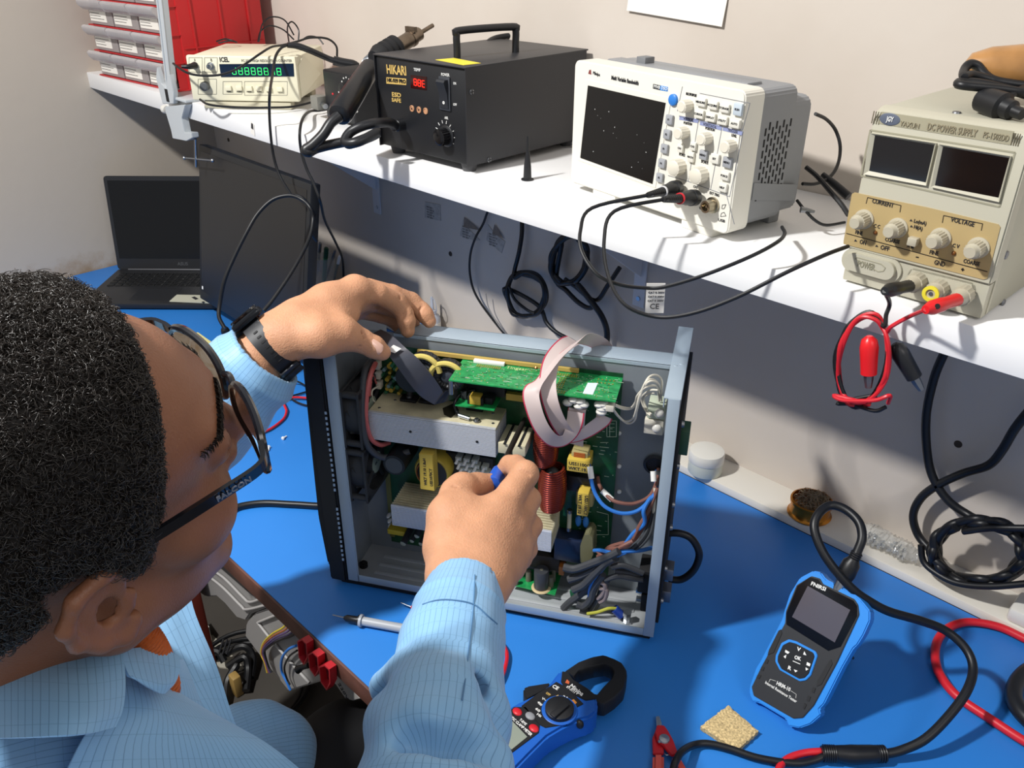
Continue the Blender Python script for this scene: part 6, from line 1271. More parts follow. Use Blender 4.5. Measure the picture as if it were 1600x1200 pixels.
ribbon('ribbon_cable', [R_(640, 240, .10, (.9, 0, -.4)), R_(590, 265, .075, (.9, .1, -.5)), R_(520, 330, .05, (1, .1, -.3)), R_(470, 420, .028, (1, 0, -.2)), R_(450, 560, .008, (1, 0, -.05)), R_(470, 700, -.002, (1, 0, .15)), R_(530, 850, .002, (.9, 0, .5)), R_(610, 950, .012, (.4, -.2, .9)), R_(680, 950, .02, (.1, -.3, 1)), R_(760, 905, .028, (-.3, -.2, .9)), R_(850, 840, .034, (-.6, -.2, .7)), R_(870, 800, .036, (-1, 0, .4))], .0195)
ribbon('ribbon_cable', [R_(890, 330, .125, (.5, .5, .3)), R_(840, 275, .112, (.6, .5, .2)), R_(770, 240, .09, (.6, .4, .4)), R_(700, 235, .075, (.7, .2, .6)), R_(620, 290, .055, (.8, .1, .6)), R_(500, 400, .03, (.8, 0, .6)), R_(400, 530, .008, (.8, 0, .6)), R_(330, 620, -.006, (1, 0, .1)), R_(345, 740, -.014, (1, 0, .25)), R_(400, 880, -.014, (.9, 0, .6)), R_(480, 975, -.008, (.5, -.1, .9)), R_(560, 985, -.0, (.1, -.2, 1)), R_(620, 930, .008, (-.5, -.2, .9)), R_(650, 840, .014, (-1, 0, .3)), R_(660, 770, .018, (-1, 0, .1))], .0195)
HG = mat('hot_glue', 'd4d2cb', .3, coat=.4)
for pts in ([(600, 700), (640, 680), (690, 690), (715, 715), (680, 725)], [(830, 715), (860, 710), (850, 745), (845, 770), (880, 730)]):
    b = MB()
    for (x, y) in pts: q = U2(*kR(x, y), .02); b.ell(q, (.0065, .006, .0045), HG, n=12)
    ub('glued_connector', b)
b = MB(); q = U2(*kR(915, 730), .02); b.box(q[0]-.005, q[0]+.004, .014, .026, q[2]-.004, q[2]+.004, WWR, bev=.0006); ub('white_plug', b)
for pts in ([(945, 715), (1000, 735), (1060, 740), (1095, 700), (1110, 650), (1170, 590), (1245, 580), (1265, 640), (1270, 690)], [(945, 725), (1010, 750), (1075, 740), (1110, 680), (1150, 600), (1200, 545), (1260, 560), (1280, 620), (1285, 690)], [(930, 750), (965, 800), (1020, 840), (1075, 820), (1100, 760), (1130, 640), (1190, 520), (1250, 500), (1290, 540), (1290, 640)], [(930, 745), (980, 810), (1040, 855), (1090, 830), (1110, 740), (1160, 570), (1215, 530), (1270, 570), (1275, 640)], [(1210, 800), (1170, 760), (1140, 680), (1160, 640), (1210, 610), (1260, 610)], [(1215, 790), (1180, 750), (1155, 680), (1175, 650), (1230, 630)]):
    wr('white_wire', [kR(*p)+(.03+.012*math.sin(i),) for i, p in enumerate(pts)], .00125, WWR)
for x, y, s in ((1265, 760, .012), (1245, 870, .013)):
    b = MB(); q = U2(*kR(x, y), .04); b.box(q[0]-s, q[0]+s*.7, .035, .06, q[2]-s*.75, q[2]+s*.75, mat('pale_connector', 'b4bda8', .5) if s < .0125 else WWR, bev=.001); b.ell((q[0]+.002, .034, q[2]), (.006, .004, .006), HG, n=12); ub('white_connector', b)
# grommet and mains wires
kB_ = lambda x, y: ((kH(x, y)[0]-460)*2.2227, (kH(x, y)[1]-480)*2.2227)
def wh(name, pts, r, m, d=.04): return wr(name, [kB_(*p[:2])+((p[2],) if len(p) > 2 else (d,)) for p in pts], r, m)
b = MB(); q = U2(*kB_(885, 165), .078); b.lathe([(.0135, 0), (.0145, .002), (.011, .003), (.010, -.002), (0, -.002)], (q[0], .078, q[2]), (0, -1, 0), BLK, n=28); ub('grommet', b)
wh('blue_wire', [(505, 110, .055), (508, 160, .045), (520, 240, .03), (545, 330, .025), (600, 405, .02), (690, 443, .022), (780, 432, .03), (850, 375, .04), (885, 320, .05), (895, 200, .076)], .0024, BLU)
wh('brown_wire', [(560, 240, .06), (575, 295, .045), (630, 360, .03), (690, 385, .028), (770, 388, .035), (850, 350, .045), (890, 280, .055), (905, 190, .076)], .0024, BRN)
for A, B in (((515, 178), (525, 248)), ((585, 315), (642, 368)), ((875, 205), (878, 262))):
    b = MB(); dd = .031 if A[0] < 560 else (.034 if A[0] < 700 else .05); p0, p1 = U2(*kB_(*A), dd+.006 if A[0] < 560 else dd+.004), U2(*kB_(*B), dd-.002); b.cyl(p0, p1, .0036, WHT, n=14); ub('white_wire_sleeve', b)
wh('blue_wire', [(890, 330, .05), (850, 370, .04), (820, 430, .03), (825, 500, .03), (760, 560, .028), (700, 640, .025), (640, 700, .02), (570, 780, .018), (520, 860, .015), (510, 940, .018), (500, 950, .03)], .0026, BLU)
wh('blue_wire', [(870, 640, .05), (800, 655, .03), (720, 660, .02), (640, 668, .018), (580, 655, .025), (540, 655, .035)], .0026, BLU); wh('blue_wire', [(720, 665, .02), (660, 690, .016), (600, 740, .016), (540, 830, .016), (520, 910, .018)], .0024, BLU)
wh('brown_wire', [(900, 300, .05), (860, 400, .04), (800, 510, .03), (740, 620, .025), (680, 640, .02), (620, 650, .025), (560, 690, .03)], .0026, BRN); wh('brown_wire', [(880, 420, .045), (820, 520, .035), (760, 600, .03), (690, 615, .028), (620, 640, .03), (600, 680, .03)], .0026, BRN); wh('brown_wire', [(560, 660, .03), (600, 690, .02), (680, 640, .018), (760, 600, .02)], .0026, BRN)
for o in (0, 14, 28): wh('grey_cable', [(900+o*.3, 200, .07), (890+o*.3, 330, .055), (870+o*.3, 450, .04), (830+o, 560, .03), (760+o, 640, .026), (700, 670, .03)], .0024, GRYC if o != 14 else RUB)
wh('white_wire', [(885, 300, .05), (875, 450, .04), (850, 540, .035), (800, 590, .03)], .002, WWR)
SLV = mat('shrink_sleeve', '3a3c40', .6)
for i, pts in enumerate(([(365, 750), (430, 760), (520, 730), (620, 690), (680, 660)], [(395, 820), (460, 800), (540, 760), (620, 710), (670, 690)], [(365, 985), (400, 950), (460, 905), (520, 850), (580, 780)], [(420, 880), (480, 850), (540, 790), (600, 730), (650, 700)], [(440, 960), (480, 970), (520, 930), (540, 860), (590, 790)], [(460, 990), (520, 1000), (560, 940), (590, 880), (610, 820)], [(640, 750), (700, 740), (760, 760), (820, 785)], [(600, 820), (680, 800), (770, 815), (820, 820)], [(660, 770), (740, 780), (800, 800)])):
    wh('insulating_sleeve', [(p[0], p[1], .012+.004*(i % 3)) for p in pts], .0052 if i < 6 else .0038, SLV)
for i, pts in enumerate(([(560, 830), (600, 850), (590, 900), (560, 930)], [(570, 870), (610, 880), (600, 930), (570, 950)], [(640, 735), (665, 740), (680, 730)])): wh('taupe_wire', [(p[0], p[1], .016) for p in pts], .003, mat('taupe_wire', '7c7070', .5))
b = MB(); P = [(lambda r_: (r_[0], r_[2]))(U2(*kB_(x, y), .03)) for x, y in ((400, 890), (500, 840), (520, 900), (410, 940))]; b.prism(P, .03, .034, mat('green_sleeve', '2c6a4c', .5)); ub('green_tape', b)
wh('yellow_green_wire', [(500, 1015, .012), (560, 1005, .012), (620, 985, .015), (665, 985, .02)], .0022, YGW)
b = MB(); b.cyl(U2(*kB_(655, 985), .02), U2(*kB_(695, 1025), .02), .006, mat('blue_crimp', '1c3a8c', .4), n=14); ub('cable_lug', b)
q = U.Lz(*kH(723, 1060), .001); b = MB(); b.lathe([(.0075, 0), (.0075, .003), (.0045, .003), (.0045, .012), (.006, .012), (.006, .017), (0, .017)], (q[0], q[1], .001), (0, 0, 1), STEEL, n=6); ub('earth_bolt', b)
b = MB(); P0_, P1_ = U2(*kB_(800, 740), .03), U2(*kB_(860, 980), .03)
b.box(P0_[0], UW-.0015, .02, .055, U2(*kB_(830, 870), .03)[2], P0_[2], BLKM, bev=.0015); b.box(P0_[0]+.006, UW-.0015, .02, .05, P1_[2], U2(*kB_(830, 880), .03)[2], BLKM, bev=.0015)
for y in (885, 935): q = U2(*kB_(795, y), .03); b.box(q[0]-.004, q[0]+.008, .028, .034, q[2]-.002, q[2]+.003, STEEL)
ub('mains_socket', b)
# dark flat tape cable under the thumb
FT = mat('dark_tape', '4a4b52', .35, coat=.2)
def strip(name, pts, m, t=.0005):
    A = catmull([U2(x0, y0, d) for x0, y0, x1, y1, d, d2 in pts], 6); B = catmull([U2(x1, y1, d2) for x0, y0, x1, y1, d, d2 in pts], 6); N = len(A); b = MB(); v = []
    for i in range(N):
        T_ = nrm(A[min(i+1, N-1)]-A[max(i-1, 0)]); nn_ = nrm(np.cross(T_, B[i]-A[i])); v += [A[i]+nn_*t, B[i]+nn_*t, B[i]-nn_*t, A[i]-nn_*t]
    f = [(i*4+k, i*4+(k+1) % 4, i*4+4+(k+1) % 4, i*4+4+k) for i in range(N-1) for k in range(4)]+[(3, 2, 1, 0), (N*4-4, N*4-3, N*4-2, N*4-1)]
    b.add(v, f, m); return ub(name, b)
fs = strip('flat_dark_cable', [(272, 92, 300, 78, .06, .08), (300, 130, 340, 100, .03, .04), (322, 160, 385, 140, .01, .012), (360, 210, 425, 175, .004, .006), (400, 265, 460, 215, .006, .01), (440, 310, 495, 260, .012, .018), (487, 338, 520, 300, .02, .024)], FT)
strip('flat_dark_cable', [(487, 338, 524, 292, .019, .022), (520, 330, 545, 285, .022, .03), (560, 315, 570, 290, .035, .045)], mat('dark_tape_fold', '2c2d33', .35))
b = MB(); P = [U2(x, y, d) for x, y, d in ((322, 148, .0055), (345, 130, .0075), (372, 143, .007), (350, 158, .005))]; P = [p-np.array([0, .0012, 0]) for p in P]; b.add(P+[p+np.array([0, .0006, 0]) for p in P], [(0, 1, 2, 3), (7, 6, 5, 4), (0, 4, 5, 1), (1, 5, 6, 2), (2, 6, 7, 3), (3, 7, 4, 0)], WHT, smooth=False); ub('white_tag', b, fs)
# ------------------------------------------------------------------ distance-field modelling for the figure
f32 = np.float32
def sm(a, b, k):
    h = np.clip(.5+.5*(b-a)/k, 0, 1); return b+(a-b)*h-k*h*(1-h)
def smax(a, b, k): return -sm(-a, -b, k)
def cap_(P, a, b, r0, r1=None):
    r1 = r0 if r1 is None else r1; a = np.array(a, f32); b = np.array(b, f32); ba = b-a; L = float(ba @ ba)+1e-12
    h = np.clip(((P-a) @ ba)/L, 0, 1); return np.sqrt(((P-a-h[:, None]*ba)**2).sum(1))-(r0+(r1-r0)*h)
def ell_(P, c, r, Rm=None):
    q = P-np.array(c, f32)
    if Rm is not None: q = q @ np.array(Rm, f32)
    r = np.array(r, f32); k0 = np.sqrt(((q/r)**2).sum(1)); k1 = np.sqrt(((q/(r*r))**2).sum(1))+1e-9; return k0*(k0-1)/k1
def surfnet(fn, lo, hi, h):
    lo = np.array(lo, float); n = np.ceil((np.array(hi)-lo)/h).astype(int)+1
    ax = [(lo[i]+h*np.arange(n[i])).astype(f32) for i in range(3)]; V = np.empty(n, f32)
    step = max(1, int(400000/(n[1]*n[2])))
    for i in range(0, n[0], step):
        g = np.stack(np.meshgrid(ax[0][i:i+step], ax[1], ax[2], indexing='ij'), -1); V[i:i+step] = fn(g.reshape(-1, 3)).reshape(g.shape[:3])
    S = V < 0; c = S[:-1, :-1, :-1].astype(np.int8)
    for dx in (0, 1):
        for dy in (0, 1):
            for dz in (0, 1):
                if dx+dy+dz: c = c+S[dx:n[0]-1+dx, dy:n[1]-1+dy, dz:n[2]-1+dz]
    act = (c > 0) & (c < 8); I = np.argwhere(act); idx = -np.ones(act.shape, np.int64); idx[act] = np.arange(len(I))
    pos = np.zeros((len(I), 3)); cnt = np.zeros(len(I)); cor = [(a, b, d) for a in (0, 1) for b in (0, 1) for d in (0, 1)]
    for p in cor:
        for k in range(3):
            if p[k] == 0:
                q = list(p); q[k] = 1; va = V[I[:, 0]+p[0], I[:, 1]+p[1], I[:, 2]+p[2]]; vb = V[I[:, 0]+q[0], I[:, 1]+q[1], I[:, 2]+q[2]]
                m = (va < 0) != (vb < 0); t = np.where(m, va/(va-vb+1e-20), 0); w = np.tile(np.array(p, float), (len(I), 1)); w[:, k] += t
                pos += w*m[:, None]; cnt += m
    pos = lo+h*(I+pos/cnt[:, None]); F = []
    for k in range(3):
        a, b = [i for i in range(3) if i != k]; sl0 = [slice(None)]*3; sl1 = [slice(None)]*3; sl0[k] = slice(0, n[k]-1); sl1[k] = slice(1, n[k])
        D = S[tuple(sl0)] != S[tuple(sl1)]; E = np.argwhere(D); E = E[(E[:, a] > 0) & (E[:, b] > 0) & (E[:, a] < n[a]-1) & (E[:, b] < n[b]-1)]
        def gi(da, db): q = E.copy(); q[:, a] += da; q[:, b] += db; return idx[q[:, 0], q[:, 1], q[:, 2]]
        Q = np.stack([gi(-1, -1), gi(0, -1), gi(0, 0), gi(-1, 0)], 1); s = S[E[:, 0], E[:, 1], E[:, 2]]; flip = s if k != 1 else ~s
        Q[~flip] = Q[~flip][:, ::-1]; F.append(Q)
    return pos, np.concatenate(F)
def vnoise(P, sc, seed=0):
    """cheap smooth noise from a few sine waves"""
    r = np.random.RandomState(seed); o = np.zeros(len(P)); 
    for i in range(6):
        d = r.randn(3); d /= np.linalg.norm(d); o += np.sin((P @ d)*sc*(1+.5*r.rand())+r.rand()*6.28)
    return o/6
SKIN = mat('shaded_skin', '875a42', .42, bump=.35, bs=700, var=.10, vs=30, sss=.12, spec=.4); SKINH = mat('lit_hand_skin', 'c08e6e', .52, bump=.7, bs=520, var=.10, vs=45, sss=.12, spec=.32); NAIL = mat('nail', 'd3aa98', .25, coat=.3)  # one skin: face tone darkened as shade, hand tone lightened as lamp light
HAIR = mat('black_hair', '17130f', .55, bump=.6, bs=260, spec=.35)
HAIRS = mat('hair_strand', '201a15', .30, spec=.75)
def add_sdf(mb, fn, lo, hi, h, mats, sel=None):
    pos, F = surfnet(fn, lo, hi, h); k = len(mb.v); mb.v += [tuple(p) for p in pos]
    mi = [mb.m(m) for m in mats]; ids = np.zeros(len(F), int) if sel is None else sel(pos[F].mean(1))
    mb.f += (F+k).tolist(); mb.mi += [mi[i] for i in ids]; mb.sm += [True]*len(F); return pos, F
# ---- head frame
Hx, Hy, Hz = nrm((.966, -.069, -.248)), nrm((.122, .972, .203)), nrm((.227, -.226, .947)); HO = np.array([-.451, .090, .530])
HF = Fr(HO, Hx, Hy, Hz); HR = HF.R.astype(f32)
def hl(P): return (P-HO.astype(f32)) @ HR.T
def head_sdf(W_, neck=True):
    P = hl(W_.astype(f32)); S_ = P.copy(); S_[:, 0] = np.abs(S_[:, 0]); c = lambda *a: cap_(S_, *a); e = lambda *a: ell_(S_, *a)
    d = ell_(P, (0, -.012, .045), (.0755, .097, .083)); d = sm(d, ell_(P, (0, .045, .045), (.060, .055, .055)), .02)
    d = sm(d, ell_(P, (0, .042, -.02), (.053, .050, .062)), .02); d = sm(d, e((.040, .054, -.012), (.026, .030, .026)), .018)
    d = sm(d, cap_(S_, (.056, -.004, -.045), (.012, .058, -.088), .018, .017), .025); d = sm(d, cap_(P, (0, .060, -.086), (0, .061, -.093), .017), .012)
    d = sm(d, ell_(P, (0, .015, -.066), (.045, .045, .024)), .02)
    d = sm(d, cap_(S_, (.006, .094, .044), (.044, .080, .046), .0085, .007), .012)            # brow
    d = smax(d, -e((.032, .104, .024), (.017, .014, .011)), .008); d = sm(d, e((.032, .082, .024), (.0155, .0135, .0125)), .004)   # socket, lid
    d = smax(d, -cap_(S_, (.018, .0962, .0215), (.046, .088, .0225), .0011), .002)
    d = sm(d, cap_(P, (0, .090, .034), (0, .104, -.006), .0065, .0110), .010); d = sm(d, e((.0125, .091, -.012), (.0085, .010, .0075)), .006)
    d = sm(d, ell_(P, (0, .077, -.038), (.026, .014, .010)), .008); d = sm(d, ell_(P, (0, .076, -.052), (.022, .014, .009)), .008); d = smax(d, -cap_(S_, (0, .0915, -.0448), (.022, .081, -.0445), .0012), .003)
    if neck:
        d = sm(d, cap_(P, (0, -.042, -.03), (0, -.064, -.150), .053, .055), .03); d = sm(d, cap_(P, (0, -.066, -.15), (0, -.07, -.20), .060, .060), .03)
    # ears
    hp = [(.076, .010, .012), (.082, .016, .030), (.090, .006, .040), (.097, -.012, .038), (.100, -.024, .022), (.097, -.024, .002), (.090, -.014, -.016), (.084, -.002, -.028), (.079, .006, -.024)]
    ec = np.array((.078, .0, .006)); hp = [tuple(ec+(np.array(p)-ec)*np.array((.62, .84, .84))) for p in hp]
    S0_ = S_; S_ = S_.copy(); ear = None
    for i in range(len(hp)-1):
        q = cap_(S_, hp[i], hp[i+1], .0040 if i < 6 else .0052, .0040 if i < 5 else .0056); ear = q if ear is None else sm(ear, q, .004)
    S_ = (S_-ec.astype(f32))/np.array((.62, .84, .84), f32)+ec.astype(f32)
    an = cap_(S_, (.088, -.012, .026), (.088, -.013, -.004), .0046, .0046); an = sm(an, cap_(S_, (.088, -.013, -.004), (.082, .000, -.014), .0046, .004), .004)
    sh_ = ell_(S_, (.087, -.007, .006), (.0042, .020, .034), np.array([[.93, .37, 0], [-.37, .93, 0], [0, 0, 1]]).T); ear = sm(ear, an, .004); ear = sm(ear, sh_, .004); ear = sm(ear, cap_(S_, (.078, .012, .0), (.081, .008, -.006), .0055), .004)
    ear = smax(ear, -ell_(S_, (.0865, -.001, .004), (.007, .0085, .012)), .003); ear = ear*.8
    d = sm(d, ear, .006)
    return d
def hairdist(Q):
    """head space: positive inside the haired scalp"""
    x, y, z = np.abs(Q[:, 0]), Q[:, 1], Q[:, 2]
    front = .083-.18*np.clip(x-.02, 0, 1)-y+.42*(z-.088)*(z < .088)      # hairline in front, recedes at the temple
    front = np.minimum(front, z-.064+2.1*np.clip(.058-y, -.2, .5)) 
    side = np.where(y > .008, z-(-.012)-.0*(y), z-(.012-.9*np.clip(-y-.028, 0, .08)*1.0)); low = np.where(y < -.024, z-(.012-.75*np.clip(-y-.024, 0, .055)), np.where(y > .002, z-(.026-1.7*np.clip(y-.002, 0, .024)), z-.032))
    return np.minimum(np.minimum(front, low), 1)
def hair_sdf(W_):
    Q = hl(W_.astype(f32)); d = head_sdf_nc(W_); m = hairdist(Q); th = np.clip(m/.030, 0, 1)**.6*.013
    n = vnoise(Q, 420, 3)*.0016+vnoise(Q, 900, 5)*.0009+vnoise(Q, 150, 8)*.0012
    return d-th-n*(m > 0)+(m < 0)*.004
def head_sdf_nc(W_):
    P = hl(W_.astype(f32)); d = ell_(P, (0, -.012, .045), (.0755, .097, .083)); d = sm(d, ell_(P, (0, .045, .045), (.060, .055, .055)), .02); return sm(d, cap_(P, (0, -.042, -.03), (0, -.064, -.150), .053, .055), .03)
person = thing('person', 'person in light blue coat and glasses bending over the opened chassis with a screwdriver', 'person', T(-.5, -.15, -.75)); bpy.context.view_layer.update(); PM = person.matrix_world.inverted()
def pbuild(mb, name, parent=None, **k):
    mb.v = [tuple(PM @ Vector(v)) for v in mb.v]; return mb.build(name, parent or person, **k)
body = MB()
def boundsW(fr_, lo, hi):
    c = np.array([fr_.wo((x, y, z)) for x in (lo[0], hi[0]) for y in (lo[1], hi[1]) for z in (lo[2], hi[2])]); return c.min(0), c.max(0)
lo_, hi_ = boundsW(HF, (-.108, -.125, -.20), (.108, .135, .14))
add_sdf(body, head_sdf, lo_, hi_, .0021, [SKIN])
# lips, eyes
for s in (-1, 1):
    eye = MB()
    c = HF.wo((s*.032, .0800, .0225)); eye.ell(tuple(c), .0125, mat('eye_white', 'd8d2ca', .2), n=20)
    c2 = HF.wo((s*.032, .0885, .0185)); eye.ell(tuple(c2), .0052, mat('dark_iris', '2a1a10', .1), n=14); pbuild(eye, 'eye')
# ---- hands: points are (px, py, distance, radius)
def pp(t): return atd(t[0], t[1], t[2])
def chain(P, pts, d=None, k=.006):
    for i in range(len(pts)-1):
        q = cap_(P, pp(pts[i]), pp(pts[i+1]), pts[i][3], pts[i+1][3]); d = q if d is None else sm(d, q, k)
    return d
D1 = pj(U.wo(U.Lz(637, 523, .356)))[2]; D2 = pj(U.wo(U.Lz(668, 507, .358)))[2]; DT = pj(U.wo(U.L(600, 548, .004)))[2]
lw = .955
LW = (436, 528, lw, .0265)
def lhand(P):
    P = P.astype(f32)
    d = chain(P, [(300, 672, .965, .040), (405, 560, .958, .029), LW, (470, 505, .965, .0270), (515, 480, .985, .0270), (556, 455, 1.00, .0185)], k=.012)
    d = sm(d, chain(P, [LW, (500, 500, .99, .024), (565, 462, 1.025, .0175), (575, 468, 1.04, .016)]), .014)
    d = sm(d, chain(P, [(470, 520, .99, .022), (530, 490, 1.03, .018), (560, 480, 1.06, .015)]), .014)
    d = sm(d, chain(P, [(462, 530, .945, .021), (500, 525, .945, .0235), (532, 521, .955, .0200), (562, 531, .972, .0128)], k=.008), .016)     # thumb ball
    d = sm(d, chain(P, [(540, 522, .96, .0165), (566, 533, DT-.022, .0128), (584, 542, DT-.016, .0130), (597, 550, DT-.0115, .0102)], k=.004), .006)
    web = chain(P, [(530, 500, .975, .013), (548, 492, .985, .008)]); d = sm(d, web, .014)
    fi = chain(P, [(553, 451, 1.00, .0165), (590, 459, 1.015, .0122), (620, 474, D1-.012, .0128), (632, 490, D1-.008, .0108), (635, 502, D1-.007, .0112), (637, 517, D1-.005, .0088)], k=.003); d = sm(d, fi, .006)
    fm = chain(P, [(575, 455, 1.03, .016), (612, 460, 1.045, .0122), (642, 472, D2-.012, .0124), (659, 485, D2-.010, .0104), (664, 492, D2-.010, .0108), (671, 502, D2-.009, .0086)], k=.003); d = sm(d, fm, .0022)
    fr_ = chain(P, [(580, 468, 1.05, .015), (612, 480, 1.07, .0115), (634, 490, 1.085, .0108), (646, 503, 1.088, .0085)], k=.003); d = sm(d, fr_, .004)
    fp_ = chain(P, [(565, 482, 1.065, .0135), (596, 492, 1.085, .0105), (614, 500, 1.095, .0095), (622, 511, 1.095, .0078)], k=.003); d = sm(d, fp_, .004)
    # creases at the joints
    for (u, v, dd, r) in ((566, 531, DT-.022, .0128), (560, 528, DT-.024, .0125), (633, 489, D1-.008, .0106), (656, 484, D2-.010, .0102), (621, 470, D1-.012, .012)):
        c = atd(u, v, dd-r*1.01); ax = nrm(atd(u-6, v+10, dd-r)-c); d = smax(d, -cap_(P, c-ax*.007, c+ax*.007, .0013), .0018)
    return d
pts = [atd(u, v, q) for u, v, q in ((380, 640, .90), (700, 400, .90), (700, 640, 1.13), (380, 400, 1.13), (300, 700, .96))]
lo_ = np.array([-.90, .345, .30]); hi_ = np.array([-.66, .70, .50])
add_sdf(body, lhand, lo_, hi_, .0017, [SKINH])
DR = .905
def rhand(P):
    P = P.astype(f32)
    d = chain(P, [(700, 1040, .70, .034), (722, 960, .755, .028), (712, 900, .80, .0265), (705, 860, .825, .0235), (703, 815, .842, .0195)], k=.012)
    d = sm(d, chain(P, [(730, 960, .76, .028), (757, 905, .805, .0255), (790, 882, .845, .019)], k=.012), .018)
    d = sm(d, chain(P, [(735, 900, .81, .027), (745, 850, .832, .027), (778, 802, .852, .0195)], k=.012), .018)
    d = sm(d, chain(P, [(750, 880, .82, .025), (798, 826, .856, .0185)]), .016); d = sm(d, chain(P, [(765, 890, .825, .023), (803, 858, .856, .0175)]), .014)
    d = sm(d, chain(P, [(745, 815, .850, .020), (725, 800, .850, .019)]), .018)
    fi = chain(P, [(780, 802, .852, .0180), (800, 770, .866, .0145), (820, 741, .880, .0143), (806, 728, .905, .0115), (796, 726, .915, .0100), (784, 738, .925, .0088)], k=.004); d = sm(d, fi, .009)
    fm = chain(P, [(800, 826, .856, .0172), (814, 805, .872, .0135), (826, 780, .886, .0126), (812, 775, .912, .0108), (795, 782, .925, .0092)], k=.004); d = sm(d, fm, .006)
    fr_ = chain(P, [(805, 856, .856, .0165), (818, 840, .872, .0130), (829, 822, .884, .0120), (814, 818, .912, .0104), (796, 824, .922, .009)], k=.004); d = sm(d, fr_, .006)
    fp_ = chain(P, [(795, 884, .850, .0155), (812, 872, .866, .0120), (823, 858, .878, .0108), (808, 855, .903, .0095), (793, 860, .91, .0082)], k=.004); d = sm(d, fp_, .006)
    th = chain(P, [(700, 850, .83, .0215), (699, 805, .846, .0185), (712, 770, .868, .0150), (722, 761, .876, .0145), (745, 758, .895, .0125), (765, 754, .906, .0100)], k=.006); d = sm(d, th, .012)
    for (a, b) in (((798, 812, .852), (806, 792, .862)), ((806, 842, .853), (818, 812, .866)), ((806, 872, .85), (820, 846, .862))):
        pass
    for (u, v, dd) in ((716, 764, .853), (711, 772, .850), (819, 738, .8652)):
        c = atd(u, v, dd); ax = nrm(atd(u+10, v+5, dd)-c); d = smax(d, -cap_(P, c-ax*.006, c+ax*.006, .0012), .0018)
    return d
lo_ = np.array([-.60, .355, .20]); hi_ = np.array([-.40, .60, .375])
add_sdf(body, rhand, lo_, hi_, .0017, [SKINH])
# inner body joining everything (mostly under the clothes)
RSH, LSH = np.array([-.325, -.015, .325]), np.array([-.665, .02, .325]); REL = atd(665, 1366, .585); LEL = np.array([-.86, .24, .22])
NK = np.array([-.487, .045, .37]); CHs = np.array([-.50, -.03, .2]); BEL = np.array([-.52, -.12, .0]); PEL = np.array([-.53, -.19, -.18])
RK, LK = np.array([-.49, .36, -.185]), np.array([-.685, .375, -.165])
def core(P):
    P = P.astype(f32); d = cap_(P, NK, CHs, .05, .10)
    for a, b, r0, r1 in ((CHs, BEL, .105, .115), (BEL, PEL, .11, .11), (RSH, LSH, .045, .045), (RSH, REL, .042, .034), (REL, atd(722, 960, .755), .032, .024), (LSH, LEL, .042, .034), (LEL, atd(405, 560, .958), .032, .024), (PEL+np.array([.08, 0, -.03]), RK, .07, .05), (PEL+np.array([-.08, 0, -.03]), LK, .07, .05), (RK, RK+np.array([0, .05, -.42]), .048, .035), (LK, LK+np.array([0, .05, -.42]), .048, .035)):
        d = sm(d, cap_(P, a, b, r0, r1), .02)
    return d
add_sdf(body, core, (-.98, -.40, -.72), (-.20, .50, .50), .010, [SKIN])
# nail of the left thumb
def nail(c, ax, up, L, w_, m=NAIL):
    ax = nrm(ax); up = nrm(up-ax*(up @ ax)); sd = np.cross(ax, up); v = []; f = []; n1, n2 = 10, 8
    for i in range(n1+1):
        t = i/n1; ww = w_*(.92+.08*math.sin(t*math.pi))*(1 if t < .75 else math.sqrt(max(0, 1-((t-.75)/.25)**2*.75)))
        for j in range(n2+1):
            s = -1+2*j/n2; v.append(c+ax*(t-.5)*L+sd*s*ww/2+up*(-.35*ww*s*s*.6-.0008*(t-.5)**2*4))
    for i in range(n1):
        for j in range(n2): f.append((i*(n2+1)+j, i*(n2+1)+j+1, (i+1)*(n2+1)+j+1, (i+1)*(n2+1)+j))
    body.add(v, f, m)
tc = RC[:, 2]   # towards the camera
c = atd(592, 546, DT-.0135-.0122); ax = atd(600, 553, DT-.0115)-atd(584, 542, DT-.016); nail(c+tc*.0022-nrm(ax)*.004-RC[:, 1]*.001, ax, tc-RC[:, 1]*.12, .0165, .0150)
bo = pbuild(body, 'body', ang=180)
# ---- hair
hair = MB(); lo_, hi_ = boundsW(HF, (-.10, -.135, -.085), (.10, .11, .155))
pos, F = surfnet(hair_sdf, lo_, hi_, .0022); Q = hl(pos.astype(f32)); keep = hairdist(Q) > -.006
Fk = F[keep[F].all(1)]; k = 0; hair.v = [tuple(p) for p in pos]; hair.f = Fk.tolist(); mi_ = hair.m(HAIR); hair.mi = [mi_]*len(Fk); hair.sm = [True]*len(Fk)
# short curled strands on the surface
fc = pos[Fk].mean(1); e1 = pos[Fk[:, 1]]-pos[Fk[:, 0]]; e2 = pos[Fk[:, 3]]-pos[Fk[:, 0]]; nr_ = np.cross(e1, e2); nr_ /= np.linalg.norm(nr_, axis=1)[:, None]+1e-12
cen = HF.wo((0, -.01, .04)); nr_ *= np.sign(((fc-cen)*nr_).sum(1))[:, None]
rng = np.random.RandomState(11); camd = OC-fc; vis = (camd*nr_).sum(1) > -.03
cand = np.where(vis)[0]; NS = 26000; pick = cand[rng.randint(0, len(cand), NS)]
base = fc[pick]+(rng.rand(NS, 3)-.5)*.002; N_ = nr_[pick]; t1 = rng.randn(NS, 3); t1 -= (t1*N_).sum(1)[:, None]*N_; t1 /= np.linalg.norm(t1, axis=1)[:, None]; t2 = np.cross(N_, t1)
rad = .0016+.0024*rng.rand(NS)**2; turn = 1.2+2.4*rng.rand(NS); wdt = .00026
th_ = hairdist(hl(fc[pick].astype(f32))); hs2 = np.clip(th_/.02, .25, 1); K_ = 8; V_ = []
